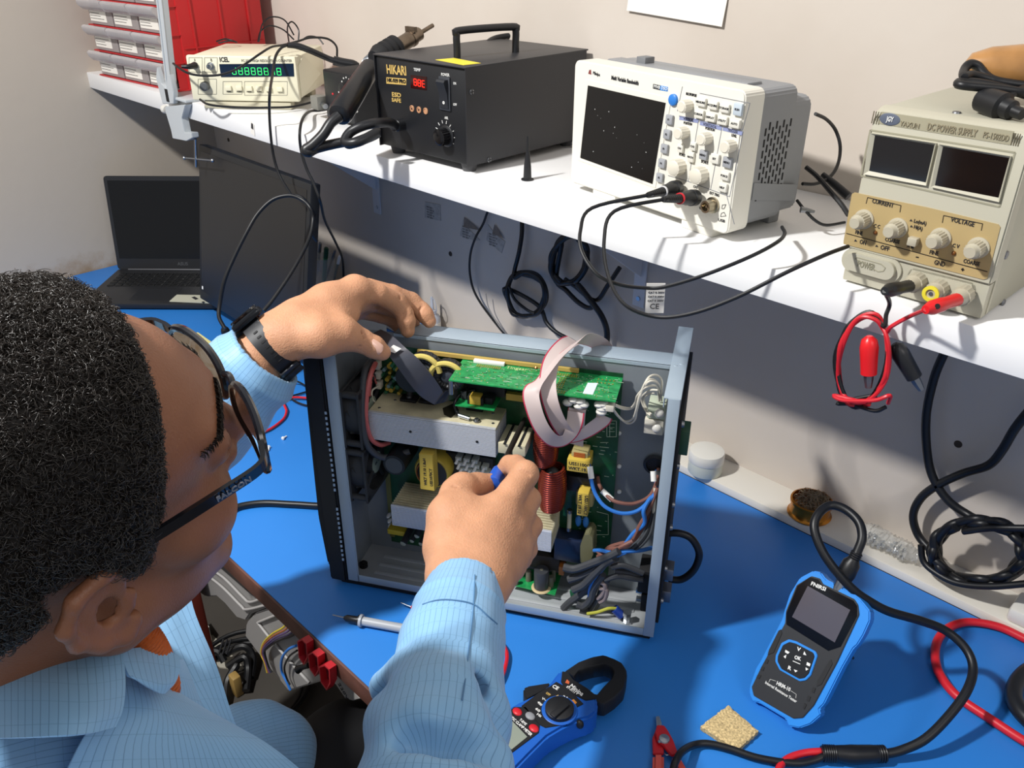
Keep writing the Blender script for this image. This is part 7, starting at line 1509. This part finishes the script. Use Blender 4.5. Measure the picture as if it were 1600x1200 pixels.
for i in range(K_):
    a = turn*i/(K_-1)*1.6; r_ = rad*hs2
    V_.append(base-N_*.0008+t1*(r_*(1-np.cos(a)))[:, None]+N_*(r_*np.sin(a)*1.0+.0008*i*hs2*.6)[:, None]+t2*(r_*.5*np.sin(a*1.7))[:, None])
V_ = np.stack(V_, 1); view = OC-V_; sd = np.cross(V_[:, 1:]-V_[:, :-1], view[:, 1:]); sd = np.concatenate([sd[:, :1], sd], 1); sd /= np.linalg.norm(sd, axis=2)[:, :, None]+1e-12
taper = np.linspace(1, .35, K_)[None, :, None]; A_ = V_+sd*wdt*taper; nn2 = np.cross(sd, V_[:, [-1]]-V_[:, [0]]); nn2 /= np.linalg.norm(nn2, axis=2)[:, :, None]+1e-12; B_ = V_-sd*wdt*taper; C3 = V_+nn2*wdt*taper
allv = np.stack([A_, B_, C3], 2).reshape(-1, 3); k = len(hair.v); hair.v += [tuple(p) for p in allv]; ii = (np.arange(NS)*K_*3)[:, None, None]+(np.arange(K_-1)*3)[None, :, None]
q = []
for a, b in ((0, 1), (1, 2), (2, 0)): q.append(np.stack([ii+a, ii+b, ii+3+b, ii+3+a], -1).reshape(-1, 4))
q = np.concatenate(q)+k; mi_ = hair.m(HAIRS); hair.f += q.tolist(); hair.mi += [mi_]*len(q); hair.sm += [True]*len(q)
pbuild(hair, 'hair', ang=180)
# eyebrows
eb = MB()
for s in (-1, 1):
    for i in range(420):
        t = rng.rand(); x = .010+.044*t; y = .1035-.22*max(0, t-.35)*.13-.015*t**2*1.1; z = .0455+.004*math.sin(t*2.6)-.004*t+rng.uniform(-.0028, .0028)*(1-.5*t)
        p = np.array([s*x, y+.0035, z]); 
        g = HF.wo(p)
        for _ in range(3):
            dd = head_sdf(np.array([g]))[0]; g = g-Hy*dd*.9
        e_ = g+(Hx*s*.0045+Hz*(.0015*rng.randn())+Hy*.0014); eb.tube([g-Hy*.0008, (g+e_)/2+Hy*.0002, e_-Hy*.0009], [.00032, .00026, .0001], HAIR, n=4, sm=1, cap=False)
pbuild(eb, 'eyebrows')
# ---- glasses
GF = mat('glasses_black', '121318', .18, coat=.6); LENS = mat('lens_glass', 'f2f6ff', .02, trans=1., ior=1.15, spec=.5)
G0 = (0, .1115, .021)
def rimpt(s, t):
    a = .0275; b = .0180; n_ = 2.9; c_, s_ = math.cos(t), math.sin(t); x = a*abs(c_)**(2/n_)*np.sign(c_); z = b*abs(s_)**(2/n_)*np.sign(s_)
    x = x+s*.0335; return np.array([x, G0[1]-2.6*(max(0, abs(x)-.012))**2*1.35-.10*(z*-1), G0[2]+z])
gl = MB()
for s in (-1, 1): gl.tube([HF.wo(rimpt(s, t)) for t in np.linspace(0, 2*math.pi, 36, endpoint=False)], .0026, GF, n=8, sm=2, closed=True)
gl.tube([HF.wo(p) for p in ((-.0075, .1125, .029), (0, .1145, .032), (.0075, .1125, .029))], .002, GF, n=8)
glasses = pbuild(gl, 'eyeglasses')
for s in (-1, 1):
    hx = rimpt(s, 0 if s > 0 else math.pi); h0 = np.array([s*.0635, hx[1]+.001, .031]); b = MB()
    b.tube([HF.wo(q) for q in ((s*.058, hx[1]+.001, .032), (s*.0655, hx[1]-.001, .032), (s*.0735, hx[1]-.008, .033), (s*.0785, .070, .036), (s*.081, .030, .036), (s*.0800, .010, .036), (s*.0790, .000, .035))], 0, GF, flat=(.0026, .0068), up=Hz, sm=5)
    tp = pbuild(b, 'temple_arm', glasses)
    if s > 0:
        b = MB(); A = HF.wo((.0800, .094, .0353)); B = HF.wo((.0806, .070, .0353)); 
        b.text('FALCON', .0052, HF.wo((.0808, .068, .0362)), mat('silver_print', '9a9ca4', .3, .6), xd=HF.wo((.0796, .088, .0362))-HF.wo((.0808, .068, .0362)), ud=Hz, ext=.0003, bold=.02)
        pbuild(b, 'printed_name', tp)
    v = [HF.wo(rimpt(s, t)) for t in np.linspace(0, 2*math.pi, 36, endpoint=False)]; cc = sum(v)/36
    b = MB(); lv = [cc+Hy*.0008]+v+[cc-Hy*.0004]+[q-Hy*.0011 for q in v]; f = []
    for i in range(36): j = (i+1) % 36; f += [(0, 1+i, 1+j), (37, 38+j, 38+i), (1+i, 38+i, 38+j, 1+j)]
    b.add(lv, f, LENS); pbuild(b, 'lens', glasses)
# ---- coat
def coatmat():
    m = mat('coat_blue', '86b4d8', .48, spec=.4); nt = m.node_tree; b = nt.nodes['Principled BSDF']
    uv = nt.nodes.new('ShaderNodeUVMap'); sp = nt.nodes.new('ShaderNodeSeparateXYZ'); nt.links.new(uv.outputs[0], sp.inputs[0])
    def line(sock, w_):
        fr_ = nt.nodes.new('ShaderNodeMath'); fr_.operation = 'FRACT'; nt.links.new(sock, fr_.inputs[0]); lt = nt.nodes.new('ShaderNodeMath'); lt.operation = 'LESS_THAN'; nt.links.new(fr_.outputs[0], lt.inputs[0]); lt.inputs[1].default_value = w_; return lt.outputs[0]
    l1 = line(sp.outputs['X'], .10); q3_ = nt.nodes.new('ShaderNodeMath'); q3_.operation = 'MULTIPLY'; q3_.inputs[1].default_value = .33; nt.links.new(sp.outputs['Y'], q3_.inputs[0]); l2 = line(q3_.outputs[0], .035); m2 = nt.nodes.new('ShaderNodeMath'); m2.operation = 'MULTIPLY'; nt.links.new(l2, m2.inputs[0]); m2.inputs[1].default_value = .45
    mx = nt.nodes.new('ShaderNodeMath'); mx.operation = 'MAXIMUM'; nt.links.new(l1, mx.inputs[0]); nt.links.new(m2.outputs[0], mx.inputs[1])
    mc = nt.nodes.new('ShaderNodeMix'); mc.data_type = 'RGBA'; nt.links.new(mx.outputs[0], mc.inputs['Factor']); mc.inputs['A'].default_value = srgb('84b3da'); mc.inputs['B'].default_value = srgb('6590b8')
    nt.links.new(mc.outputs['Result'], b.inputs['Base Color']); b.inputs['Sheen Weight'].default_value = .25
    return m
COAT = coatmat()
def set_uv(o, fn):
    me = o.data; uvl = me.uv_layers.new(name='UVMap'); n = len(me.vertices); co = np.empty(n*3); me.vertices.foreach_get('co', co); co = co.reshape(-1, 3)
    Wm = np.array(person.matrix_world); co = co @ Wm[:3, :3].T+Wm[:3, 3]; U_ = fn(co); li = np.empty(len(me.loops), int); me.loops.foreach_get('vertex_index', li); uvl.data.foreach_set('uv', U_[li].astype(np.float32).ravel())
def path_uv(path, ref, sp=.0048):
    path = [np.array(p, float) for p in path]; S0 = [0]
    for i in range(len(path)-1): S0.append(S0[-1]+np.linalg.norm(path[i+1]-path[i]))
    def fn(co):
        best = np.full(len(co), 1e9); U_ = np.zeros((len(co), 2))
        for i in range(len(path)-1):
            a, b = path[i], path[i+1]; ba = b-a; L = np.linalg.norm(ba); t = ((co-a) @ ba)/L**2; tc_ = np.clip(t, 0, 1); q = co-a-tc_[:, None]*ba; d = np.linalg.norm(q, axis=1)
            ax = ba/L; r = nrm(np.array(ref)-ax*(np.array(ref) @ ax)); s = np.cross(ax, r); an = np.arctan2(q @ s, q @ r); m = d < best; best[m] = d[m]
            U_[m, 0] = (an*.045/sp)[m]; U_[m, 1] = ((S0[i]+np.clip(t, -.3 if i == 0 else 0, 1)*L)/sp)[m]
        return U_
    return fn
def folds(P, c, ax, amp, freq, seed):
    """cloth folds: ridges running round the limb, broken up by noise"""
    t = (P-np.array(c)) @ np.array(ax); n1 = vnoise(P, 28, seed)*2.2+vnoise(P, 60, seed+1)*.8; return amp*(np.sin(t*freq+n1*1.6)*(.55+.45*vnoise(P, 22, seed+2)))+amp*.3*vnoise(P, 140, seed+3)
Rs = [(726, 921, .790, .0365), (716, 965, .758, .0395), (706, 1010, .728, .0430), (698, 1065, .695, .0465), (690, 1130, .655, .0500), (680, 1210, .615, .0530), (668, 1330, .585, .0560)]
raxis = nrm(pp(Rs[0])-pp(Rs[3]))
def groove(P, d, l, r, k, add=False):
    q = chain(P, l, k=.004); return sm(d, q, k) if add else smax(d, -q, k)
def sculpt(P, d):
    d = groove(P, d, [(655, 1030, .690, .010), (695, 1050, .672, .012), (735, 1085, .650, .012), (765, 1130, .630, .008)], 0, .022)
    d = groove(P, d, [(598, 1098, .668, .012), (635, 1118, .640, .012), (665, 1126, .625, .006)], 0, .018)
    d = groove(P, d, [(645, 1160, .598, .010), (700, 1165, .592, .012), (765, 1172, .592, .009)], 0, .022)
    d = groove(P, d, [(600, 1070, .690, .012), (630, 1050, .682, .010), (665, 1025, .688, .008), (690, 1005, .70, .005)], 0, .016, True)
    d = groove(P, d, [(722, 1096, .652, .006), (745, 1130, .632, .008), (775, 1180, .612, .008)], 0, .014, True)
    d = groove(P, d, [(600, 1135, .64, .012), (650, 1140, .618, .014), (735, 1142, .612, .012)], 0, .02, True)
    return d
def rsleeve(W_):
    P = W_.astype(f32); d = None
    for i in range(len(Rs)-1):
        q = cap_(P, pp(Rs[i]), pp(Rs[i+1]), Rs[i][3], Rs[i+1][3]); d = q if d is None else sm(d, q, .012)
    d = sm(d, cap_(P, REL, RSH, .056, .066), .03)
    d = sculpt(P, d)
    t = (P-pp(Rs[0])) @ raxis; w_ = np.clip((-t-.035)/.05, 0, 1); d = d-folds(P, pp(Rs[0]), raxis, .0034, 78, 21)*w_-.0012*np.clip(1-np.abs(t+.032)/.004, 0, 1)
    d = smax(d, t-.004, .002); inn = cap_(P, pp(Rs[0])+raxis*.06, pp(Rs[1]), Rs[0][3]-.0050, Rs[1][3]-.0060); return smax(d, -inn, .001)
cs = MB(); lo_ = np.array([-.56, .10, .10]); hi_ = np.array([-.20, .47, .37])
add_sdf(cs, rsleeve, lo_, hi_, .0026, [COAT]); o = pbuild(cs, 'right_sleeve', ang=180); set_uv(o, path_uv([pp(r) for r in Rs], RC[:, 2])); rsl = o
def surf(fn, u, v, a=.45, b=1.1):
    D = np.arange(a, b, .001); P = np.array([atd(u, v, q) for q in D]); h = np.where(fn(P) < 0)[0]
    return atd(u, v, D[h[0]]-.0018) if len(h) else None
SEAM = mat('coat_seam', '4f7ba3', .6)
for l in ([(742, 898), (741, 930), (738, 970), (732, 1020), (726, 1070), (722, 1094)], [(660, 944), (685, 937), (715, 938), (742, 945), (762, 962), (777, 975)]):
    pts = [surf(rsleeve, *p) for p in l]; pts = [p for p in pts if p is not None]; b = MB(); b.tube(pts, .0006, SEAM, n=6); pbuild(b, 'sleeve_seam', rsl)
Ls = [(414, 556, .955, .0440), (394, 580, .958, .0475), (368, 606, .962, .0520), (335, 645, .966, .0540), (290, 695, .97, .0550), (201, 806, .97, .0560)]
laxis = nrm(pp(Ls[0])-pp(Ls[2]))
def lsleeve(W_):
    P = W_.astype(f32); d = None
    for i in range(len(Ls)-1):
        q = cap_(P, pp(Ls[i]), pp(Ls[i+1]), Ls[i][3], Ls[i+1][3]); d = q if d is None else sm(d, q, .012)
    d = sm(d, cap_(P, LEL, LSH, .056, .066), .03)
    t = (P-pp(Ls[0])) @ laxis; w_ = np.clip((-t-.006)/.03, 0, 1); d = d-folds(P, pp(Ls[0]), laxis, .0045, 120, 31)*w_-.003*np.clip(1-np.abs(t+.018)/.010, 0, 1)
    d = smax(d, t-.002, .002); inn = cap_(P, pp(Ls[0])+laxis*.06, pp(Ls[1]), Ls[0][3]-.0050, Ls[1][3]-.0060); return smax(d, -inn, .001)
cs = MB(); add_sdf(cs, lsleeve, (-.95, -.06, .15), (-.58, .47, .47), .0034, [COAT]); o = pbuild(cs, 'left_sleeve', ang=180); set_uv(o, path_uv([pp(r) for r in Ls], RC[:, 2]))
def torso(W_):
    P = W_.astype(f32); d = cap_(P, NK-np.array([0, .01, .03]), CHs, .072, .13)
    for a, b, r0, r1 in ((CHs, BEL, .128, .138), (BEL, PEL, .138, .14), (RSH, NK-np.array([0, .03, .022]), .074, .070), (LSH, NK-np.array([0, .03, .03]), .070, .068), (RSH, (RSH*.45+REL*.55), .066, .058), (LSH, (LSH*.6+LEL*.4), .066, .058), (BEL+np.array([-.06, .08, -.06]), np.array([-.71, .26, -.10]), .12, .080), (BEL+np.array([.05, .06, -.08]), np.array([-.50, .20, -.15]), .12, .085)):
        d = sm(d, cap_(P, a, b, r0, r1), .035)
    d = d-folds(P, CHs, nrm((.6, .2, .75)), .0060, 62, 41)
    d = smax(d, -(cap_(P, NK+np.array([.0, .03, .09]), NK+np.array([0, .025, .0]), .060, .050)), .006)
    return d
cs = MB(); add_sdf(cs, torso, (-.98, -.36, -.36), (-.20, .36, .42), .0055, [COAT]); o = pbuild(cs, 'coat_body', ang=180)
set_uv(o, lambda co: np.stack([(co @ nrm((.85, -.15, -.25)))/.0048, (co @ nrm((.2, .75, -.6)))/.0048], 1))
# trousers
TR = mat('black_trousers', '0e0e11', .75)
def legs(P):
    P = P.astype(f32); d = None
    for a, b, r0, r1 in ((PEL+np.array([.08, 0, -.03]), RK, .092, .072), (PEL+np.array([-.08, 0, -.03]), LK, .092, .075), (RK, RK+np.array([0, .06, -.42]), .07, .06), (LK, LK+np.array([0, .06, -.42]), .07, .06), (PEL, BEL, .12, .10)):
        q = cap_(P, a, b, r0, r1); d = q if d is None else sm(d, q, .02)
    return d-folds(P, PEL, nrm((0, 1, .1)), .003, 40, 51)
cs = MB(); add_sdf(cs, legs, (-.88, -.34, -.72), (-.30, .45, -.02), .008, [TR]); pbuild(cs, 'trousers', ang=180)
for K__ in (RK, LK):
    sh = MB(); p = K__+np.array([0, .06, -.5]); sh.ell((p[0], p[1]+.05, -.715), (.045, .13, .034), BLKM, n=20); pbuild(sh, 'shoe')
# sheets of cloth: rows of (px, py, distance)
def sheet(rows, name, m=COAT, th=.0014, n=5, sp=.0048, parent=None):
    R1 = [catmull([atd(*p) for p in r], n) for r in rows]; C = [catmull([R1[i][j] for i in range(len(R1))], n) for j in range(len(R1[0]))]
    nu, nv = len(C), len(C[0]); G = np.array(C); du = np.gradient(G, axis=0); dv = np.gradient(G, axis=1); N_ = np.cross(du, dv); N_ /= np.linalg.norm(N_, axis=2)[:, :, None]+1e-12
    G = G+N_*(vnoise(G.reshape(-1, 3), 70, 61).reshape(nu, nv)*.0016)[:, :, None]
    b = MB(); v = [tuple(p) for p in (G+N_*th/2).reshape(-1, 3)]+[tuple(p) for p in (G-N_*th/2).reshape(-1, 3)]; f = []; o_ = nu*nv
    for i in range(nu-1):
        for j in range(nv-1): a = i*nv+j; f += [(a, a+1, a+nv+1, a+nv), (o_+a, o_+a+nv, o_+a+nv+1, o_+a+1)]
    for i in range(nu-1):
        for j in (0, nv-1): a = i*nv+j; f.append((a, a+nv, o_+a+nv, o_+a))
    for j in range(nv-1):
        for i in (0, nu-1): a = i*nv+j; f.append((a, o_+a, o_+a+1, a+1))
    b.add(v, f, m); ob = pbuild(b, name, parent, ang=60)
    su = np.concatenate([[0], np.cumsum(np.linalg.norm(np.diff(G[:, nv//2], axis=0), axis=1))]); sv = np.concatenate([[0], np.cumsum(np.linalg.norm(np.diff(G[nu//2], axis=0), axis=1))])
    uvv = np.stack(np.meshgrid(su/sp, sv/sp, indexing='ij'), -1).reshape(-1, 2); uvv = np.concatenate([uvv, uvv]); me = ob.data; uvl = me.uv_layers.new(name='UVMap'); li = np.empty(len(me.loops), int); me.loops.foreach_get('vertex_index', li); uvl.data.foreach_set('uv', uvv[li].astype(np.float32).ravel()); return ob
# collar flap on the near side, its front tip, the hanging left front
sheet([[(-60, 1020, .50), (60, 1024, .480), (130, 1022, .482), (192, 1014, .500)], [(-60, 1070, .47), (60, 1072, .452), (135, 1075, .456), (196, 1066, .480)], [(-60, 1120, .455), (60, 1118, .435), (135, 1118, .440), (192, 1108, .465)], [(-60, 1155, .448), (60, 1152, .425), (130, 1148, .432), (180, 1136, .455)]], 'collar')
sheet([[(186, 1016, .500), (218, 1012, .520), (248, 1012, .535), (278, 1026, .545)], [(192, 1034, .495), (222, 1034, .508), (252, 1038, .525), (280, 1044, .538)], [(200, 1054, .490), (228, 1062, .500), (256, 1068, .515), (274, 1064, .530)], [(208, 1060, .492), (232, 1074, .5), (252, 1084, .512), (262, 1078, .52)]], 'collar_tip')
sheet([[(216, 960, .62), (240, 935, .63), (264, 920, .635), (292, 905, .64)], [(246, 1000, .61), (268, 985, .62), (288, 972, .63), (306, 962, .635)], [(282, 1060, .60), (300, 1052, .61), (320, 1045, .62), (337, 1040, .63)], [(318, 1118, .60), (334, 1120, .605), (350, 1124, .615), (366, 1128, .625)], [(345, 1170, .60), (360, 1172, .605), (376, 1176, .615), (392, 1180, .625)]], 'front_placket')
sheet([[(262, 1020, .57), (275, 1030, .59), (285, 1030, .61)], [(255, 1060, .56), (290, 1070, .59), (312, 1075, .615)], [(245, 1100, .55), (295, 1110, .58), (335, 1122, .615)], [(235, 1150, .54), (290, 1160, .57), (345, 1170, .61)]], 'inner_front')
sheet([[(150, 1030, .525), (215, 1045, .535), (262, 1072, .56), (320, 1110, .60)], [(150, 1110, .49), (230, 1112, .51), (300, 1125, .55), (370, 1136, .60)], [(120, 1170, .465), (220, 1165, .49), (330, 1165, .55), (425, 1168, .61)], [(80, 1250, .44), (220, 1240, .47), (360, 1240, .55), (510, 1240, .62)]], 'chest_panel')
# lanyard
ORG = mat('orange_cord', 'b85a22', .6, bump=.8, bs=500)
b = MB(); A = [atd(u, v, q) for u, v, q in ((172, 950, .56), (190, 962, .54), (206, 974, .525), (224, 990, .527), (240, 1012, .535), (252, 1040, .55), (262, 1080, .57))]
b.tube(A, .0085, ORG, n=12)
pc = catmull(A, 14)
for k in range(0, len(pc)-2, 2):
    t_ = nrm(pc[k+1]-pc[k]); b.lathe([(.0086, -.0012), (.0096, 0), (.0086, .0012)], pc[k], t_+RC[:, 0]*.3, ORG, n=12)
pbuild(b, 'lanyard')
# ---- wristwatch
wb_ = MB(); wc_ = atd(424, 540, .957); wax = nrm(atd(470, 505, .962)-atd(405, 560, .958)); s1 = nrm(np.cross(wax, RC[:, 2])); s2 = np.cross(s1, wax)
if s2 @ RC[:, 2] < 0: s2 = -s2
BND = mat('watch_band', '16181d', .5)
rw_ = .0325
ring_ = [wc_+s1*rw_*1.08*math.cos(t)+s2*rw_*.97*math.sin(t) for t in np.linspace(0, 2*math.pi, 28, endpoint=False)]
v = []; f = []
for i, p in enumerate(ring_):
    o_ = nrm(p-wc_); hw = .0108
    for a_, b_ in ((-hw, 0), (hw, 0), (hw, .0024), (-hw, .0024)): v.append(p+wax*a_+o_*b_)
for i in range(28):
    for k in range(4): f.append((i*4+k, i*4+(k+1) % 4, ((i+1) % 28)*4+(k+1) % 4, ((i+1) % 28)*4+k))
wb_.add(v, f, BND); watch = pbuild(wb_, 'wristwatch')
def wpt(t, r=0): d_ = s1*1.08*math.cos(t)+s2*.97*math.sin(t); return wc_+d_*(rw_+r), nrm(d_), nrm(-s1*math.sin(t)+s2*math.cos(t))
# which end of s1 points up the picture
tu = 0 if (s1 @ RC[:, 1]) > 0 else math.pi
sg = 1 if tu == 0 else -1
def wfr(t, r): p, n_, q_ = wpt(t, r); return Fr(p, wax, -n_)     # x along the arm, y inward
tw = tu+sg*.28; F_ = wfr(tw, .003); b = MB(); b.box(-.0185, .0185, -.006, .004, -.019, .019, mat('watch_case', '2a2c30', .25, .8), bev=.004, M=F_.M); b.prism(rrect(-.0165, .0165, -.017, .017, .005), -.0088, -.0055, mat('watch_glass', '0a0b0e', .05, coat=.8), M=F_.M, bev=.001); pbuild(b, 'watch_case', watch)
F_ = wfr(tu+sg*2.75, .003); b = MB(); b.box(-.0125, .0125, -.003, .001, -.004, .004, mat('buckle', '33353a', .3, .7), bev=.001, M=F_.M); b.box(-.012, .012, -.0035, .0, -.016, -.005, BND, bev=.0015, M=F_.M); pbuild(b, 'buckle', watch)
for k in range(7):
    F_ = wfr(tu+sg*(1.15+k*.19), .0025); b = MB(); b.prism(rrect(-.0028, .0028, -.0011, .0011, .001), -.0004, .0008, BLKM, M=F_.M); pbuild(b, 'band_hole', watch)
# ---- screwdriver in the right hand
tip = U.wo(U.L(820, 655, .055)); hb = atd(778, 741, .918); ax = nrm(tip-hb)
sd_ = thing('screwdriver', 'screwdriver with blue handle and dark shaft held in the right hand', 'screwdriver', T(*hb)); bpy.context.view_layer.update(); mi = sd_.matrix_world.inverted(); L = np.linalg.norm(tip-hb)
MB().lathe([(.0028, .0), (.0034, L*.6), (.0034, L-.012), (.0026, L)], hb, ax, mat('dark_shaft', '38332f', .4, .5), M=mi, n=14).build('shaft', sd_)
hp_ = []
MB().lathe([(.0, -.024), (.0078, -.022), (.0085, -.018), (.0072, -.012), (.0085, -.004), (.008, .006), (.005, .012), (.0035, .013)], hb, ax, mat('blue_handle', '2455b8', .35), M=mi, n=16).build('handle', sd_)
# ------------------------------------------------------------------ below the bench edge
PGY = mat('grey_abs', '8a8886', .5, bump=.08, bs=200)
def yp(l, y): return [(lambda q: (q[0], min(q[2], -.0355)))(ony(*kl(a, b), y)) for a, b in l]
t = thing('cable_tray', 'grey plastic cable tray hanging under the bench front edge', 'cable tray', T(-1.1, .45, -.15)); bpy.context.view_layer.update(); mi = t.matrix_world.inverted()
def shell(name, l, y0, y1, m, bev=.003): MB().prism(yp(l, y0), y0, y1, m, M=mi, bev=bev).build(name, t)
shell('tray_half', [(120, 40), (160, 80), (100, 150), (72, 190), (88, 260), (150, 302), (215, 300), (262, 342), (330, 422), (378, 438), (402, 400), (530, 350), (480, 300), (300, 90), (230, 20)], .435, .46, PGY)
shell('tray_half', [(372, 520), (378, 450), (430, 392), (545, 352), (640, 440), (900, 760), (800, 785), (622, 838), (560, 760), (500, 690)], .435, .46, PGY)
MB().prism(yp([(175, 85), (215, 60), (310, 120), (465, 285), (440, 303), (410, 290), (330, 220)], .430), .430, .434, mat('dark_slot', '2b2a29', .7), M=mi).build('tray_opening', t)
for l in ([(140, 120), (250, 190), (360, 300), (400, 330), (470, 310)], [(120, 150), (240, 240), (350, 350), (385, 372), (520, 340)], [(445, 445), (520, 540), (640, 680), (740, 790)], [(450, 445), (560, 400)]):
    MB().tube([ony(*kl(a, b), .432) for a, b in l], .0022, mat('tray_rib', 'a3a19f', .45), M=mi).build('tray_rib', t)
def wq(l, r, m, nm, lb, y=.424): solo(MB().tube([ony(*kl(a, b), y) for a, b in l], r, m, n=8), nm, lb, 'wire')
for i, (m, nm, lb) in enumerate(((mat('yellow_wire', 'c8b43a', .45), 'yellow_wire', 'yellow wire curving over the grey cable tray'), (mat('orange_wire', 'a0603a', .45), 'orange_wire', 'orange wire beside the yellow one on the tray'), (mat('purple_wire', '5a4670', .45), 'purple_wire', 'purple wire in the bundle over the grey tray'), (mat('violet_wire', '3c3450', .45), 'violet_wire', 'dark violet wire in the bundle on the tray'), (RUB, 'black_wire', 'black wire lowest in the bundle over the tray'))):
    o = i*11; wq([(618+o, 440+o*1.6), (590+o*.9, 475+o*1.2), (530+o*.6, 510+o), (480+o*.4, 560+o*.8), (465+o*.5, 620), (485+o*.5, 670+o*.5), (500+o*.6, 730)], .0016, m, nm, lb)
wq([(665, 578), (620, 600), (585, 650), (582, 720), (610, 780), (632, 830)], .0022, mat('blue_wire', '2f74c8', .4), 'blue_wire', 'blue wire on the lower part of the grey tray')
wq([(670, 605), (625, 640), (598, 700), (610, 760), (630, 800)], .0016, RUB, 'black_wire', 'short black wire beside the blue wire on the tray')
ss_ = thing('socket_strip', 'white socket strip with three red outlet sleeves under the bench edge', 'socket strip', T(-.85, .40, -.1)); bpy.context.view_layer.update(); mi = ss_.matrix_world.inverted()
MB().prism(yp([(690, 545), (735, 560), (860, 700), (952, 795), (950, 850), (890, 800), (760, 640)], .404), .404, .43, mat('socket_white', 'c8c2b8', .5), M=mi, bev=.001).build('strip_body', ss_)
MB().prism(yp([(862, 700), (952, 795), (1030, 880), (985, 892), (945, 880), (890, 800)], .402), .402, .425, mat('socket_grey', 'a09d98', .5), M=mi, bev=.001).build('end_box', ss_)
a = MB(); P = ony(*kl(905, 790), .4015); a.text('220V', .012, P, DARKP, xd=(1, 0, -.9), ud=(.9, 0, 1), M=mi); a.build('printed_lettering', ss_)
RDS = mat('socket_red', 'b3202a', .4); RDD = mat('socket_inner', '7c2428', .5)
for hx in ([(682, 545), (708, 532), (735, 560), (740, 640), (718, 682), (690, 640)], [(742, 620), (768, 606), (800, 635), (803, 715), (782, 748), (752, 705)], [(803, 690), (835, 678), (865, 705), (870, 785), (848, 826), (815, 780)]):
    A = [(lambda q: (q[0], q[2]))(ony(*kl(a_, b_), .380)) for a_, b_ in hx]; c = (sum(p[0] for p in A)/6, sum(p[1] for p in A)/6); B = [(c[0]+(p[0]-c[0])*.86, c[1]+(p[1]-c[1])*.86) for p in A]; v = [(x, .377, z) for x, z in A]+[(x, .377, z) for x, z in B]+[(x, .3875, z) for x, z in A]+[(x, .386, z) for x, z in B]; f = []
    for i in range(6): j = (i+1) % 6; f += [(i, j, 6+j, 6+i), (i, 12+i, 12+j, j), (6+i, 6+j, 18+j, 18+i)]
    a = MB().add(v, f, RDS, M=mi, smooth=False); a.add([(x, .386, z) for x, z in B], [tuple(range(6))], RDD, M=mi, smooth=False); a.build('outlet_sleeve', ss_)
a = MB(); a.tube([ony(*kl(735, 690), .395), ony(*kl(700, 700), .39), ony(*kl(672, 716), .385)], [.004, .004, .006], BLK, n=10); solo(a, 'outlet_plug', 'small black plug in the red outlet sleeves', 'plug')
# things on the floor
FZ = -.75
def fp_(l, z=FZ): return [(lambda q: (q[0], q[1]))(onz(*kl(a, b), z)) for a, b in l]
solo(MB().prism(fp_([(60, 440), (125, 405), (170, 470), (120, 545), (60, 500)], FZ+.05), FZ+.0005, FZ+.05, LAB, ax='z'), 'paper_box', 'small white paper box on the dark floor, nearer the bench leg', 'box')
solo(MB().prism(fp_([(130, 540), (190, 515), (370, 705), (350, 715), (230, 700), (160, 640)], FZ+.004), FZ+.0005, FZ+.004, mat('cream_card', 'b5b0a2', .7), ax='z'), 'cardboard_sheet', 'pale cardboard sheet on the dark floor beneath the cord ring', 'cardboard')
c = onz(*kl(415, 770), FZ+.02); a = MB()
for k in range(3): a.tube([(c[0]+(.135+.01*k)*math.cos(t+k), c[1]+(.105+.008*k)*math.sin(t+k), FZ+.010+.011*k+.003*math.sin(3*t)) for t in np.linspace(0, 6.28, 20, endpoint=False)], .0055, RUB, n=8, closed=True, sm=2)
solo(a, 'cord_ring', 'black cord coiled in a ring on the floor under the bench', 'cable coil')
a = MB(); rr_ = random.Random(2)
for k in range(4):
    p = onz(*kl(235+k*22, 640+k*28), FZ+.03); q = p+np.array([rr_.uniform(-.06, .06), rr_.uniform(-.06, .06), -.0]); a.tube([p, (p+q)/2+np.array([0, .02, .02]), q, q+np.array([.04, -.03, -.015])], .009, RUB, n=8)
for k in range(3): p = onz(*kl(225+k*22, 625), FZ+.05); a.cyl(p, p+np.array([-.005, .02, .03]), .0022, DARKP)
solo(a, 'plug_tangle', 'tangle of black plugs and adapters on the floor near the cardboard', 'plugs')
p = onz(*kl(312, 745), FZ+.06); solo(MB().box(-.013, .013, -.010, .010, -.0595, .0, mat('amber_plug', 'a88a50', .45), bev=.004), 'amber_adapter', 'small amber adapter among the black plugs on the floor', 'adapter', T(*p))
q = onz(*kl(80, 350), FZ+.05); a = MB(); RW = mat('red_wood', '7c3024', .5)
p = ony(*kl(50, 230), .40); a.box(p[0]-.09, p[0]+.0, .36, .42, FZ, p[2]+.10, RW, bev=.006); solo(a, 'wooden_post', 'reddish wooden post standing below the bench beside the coat', 'post')
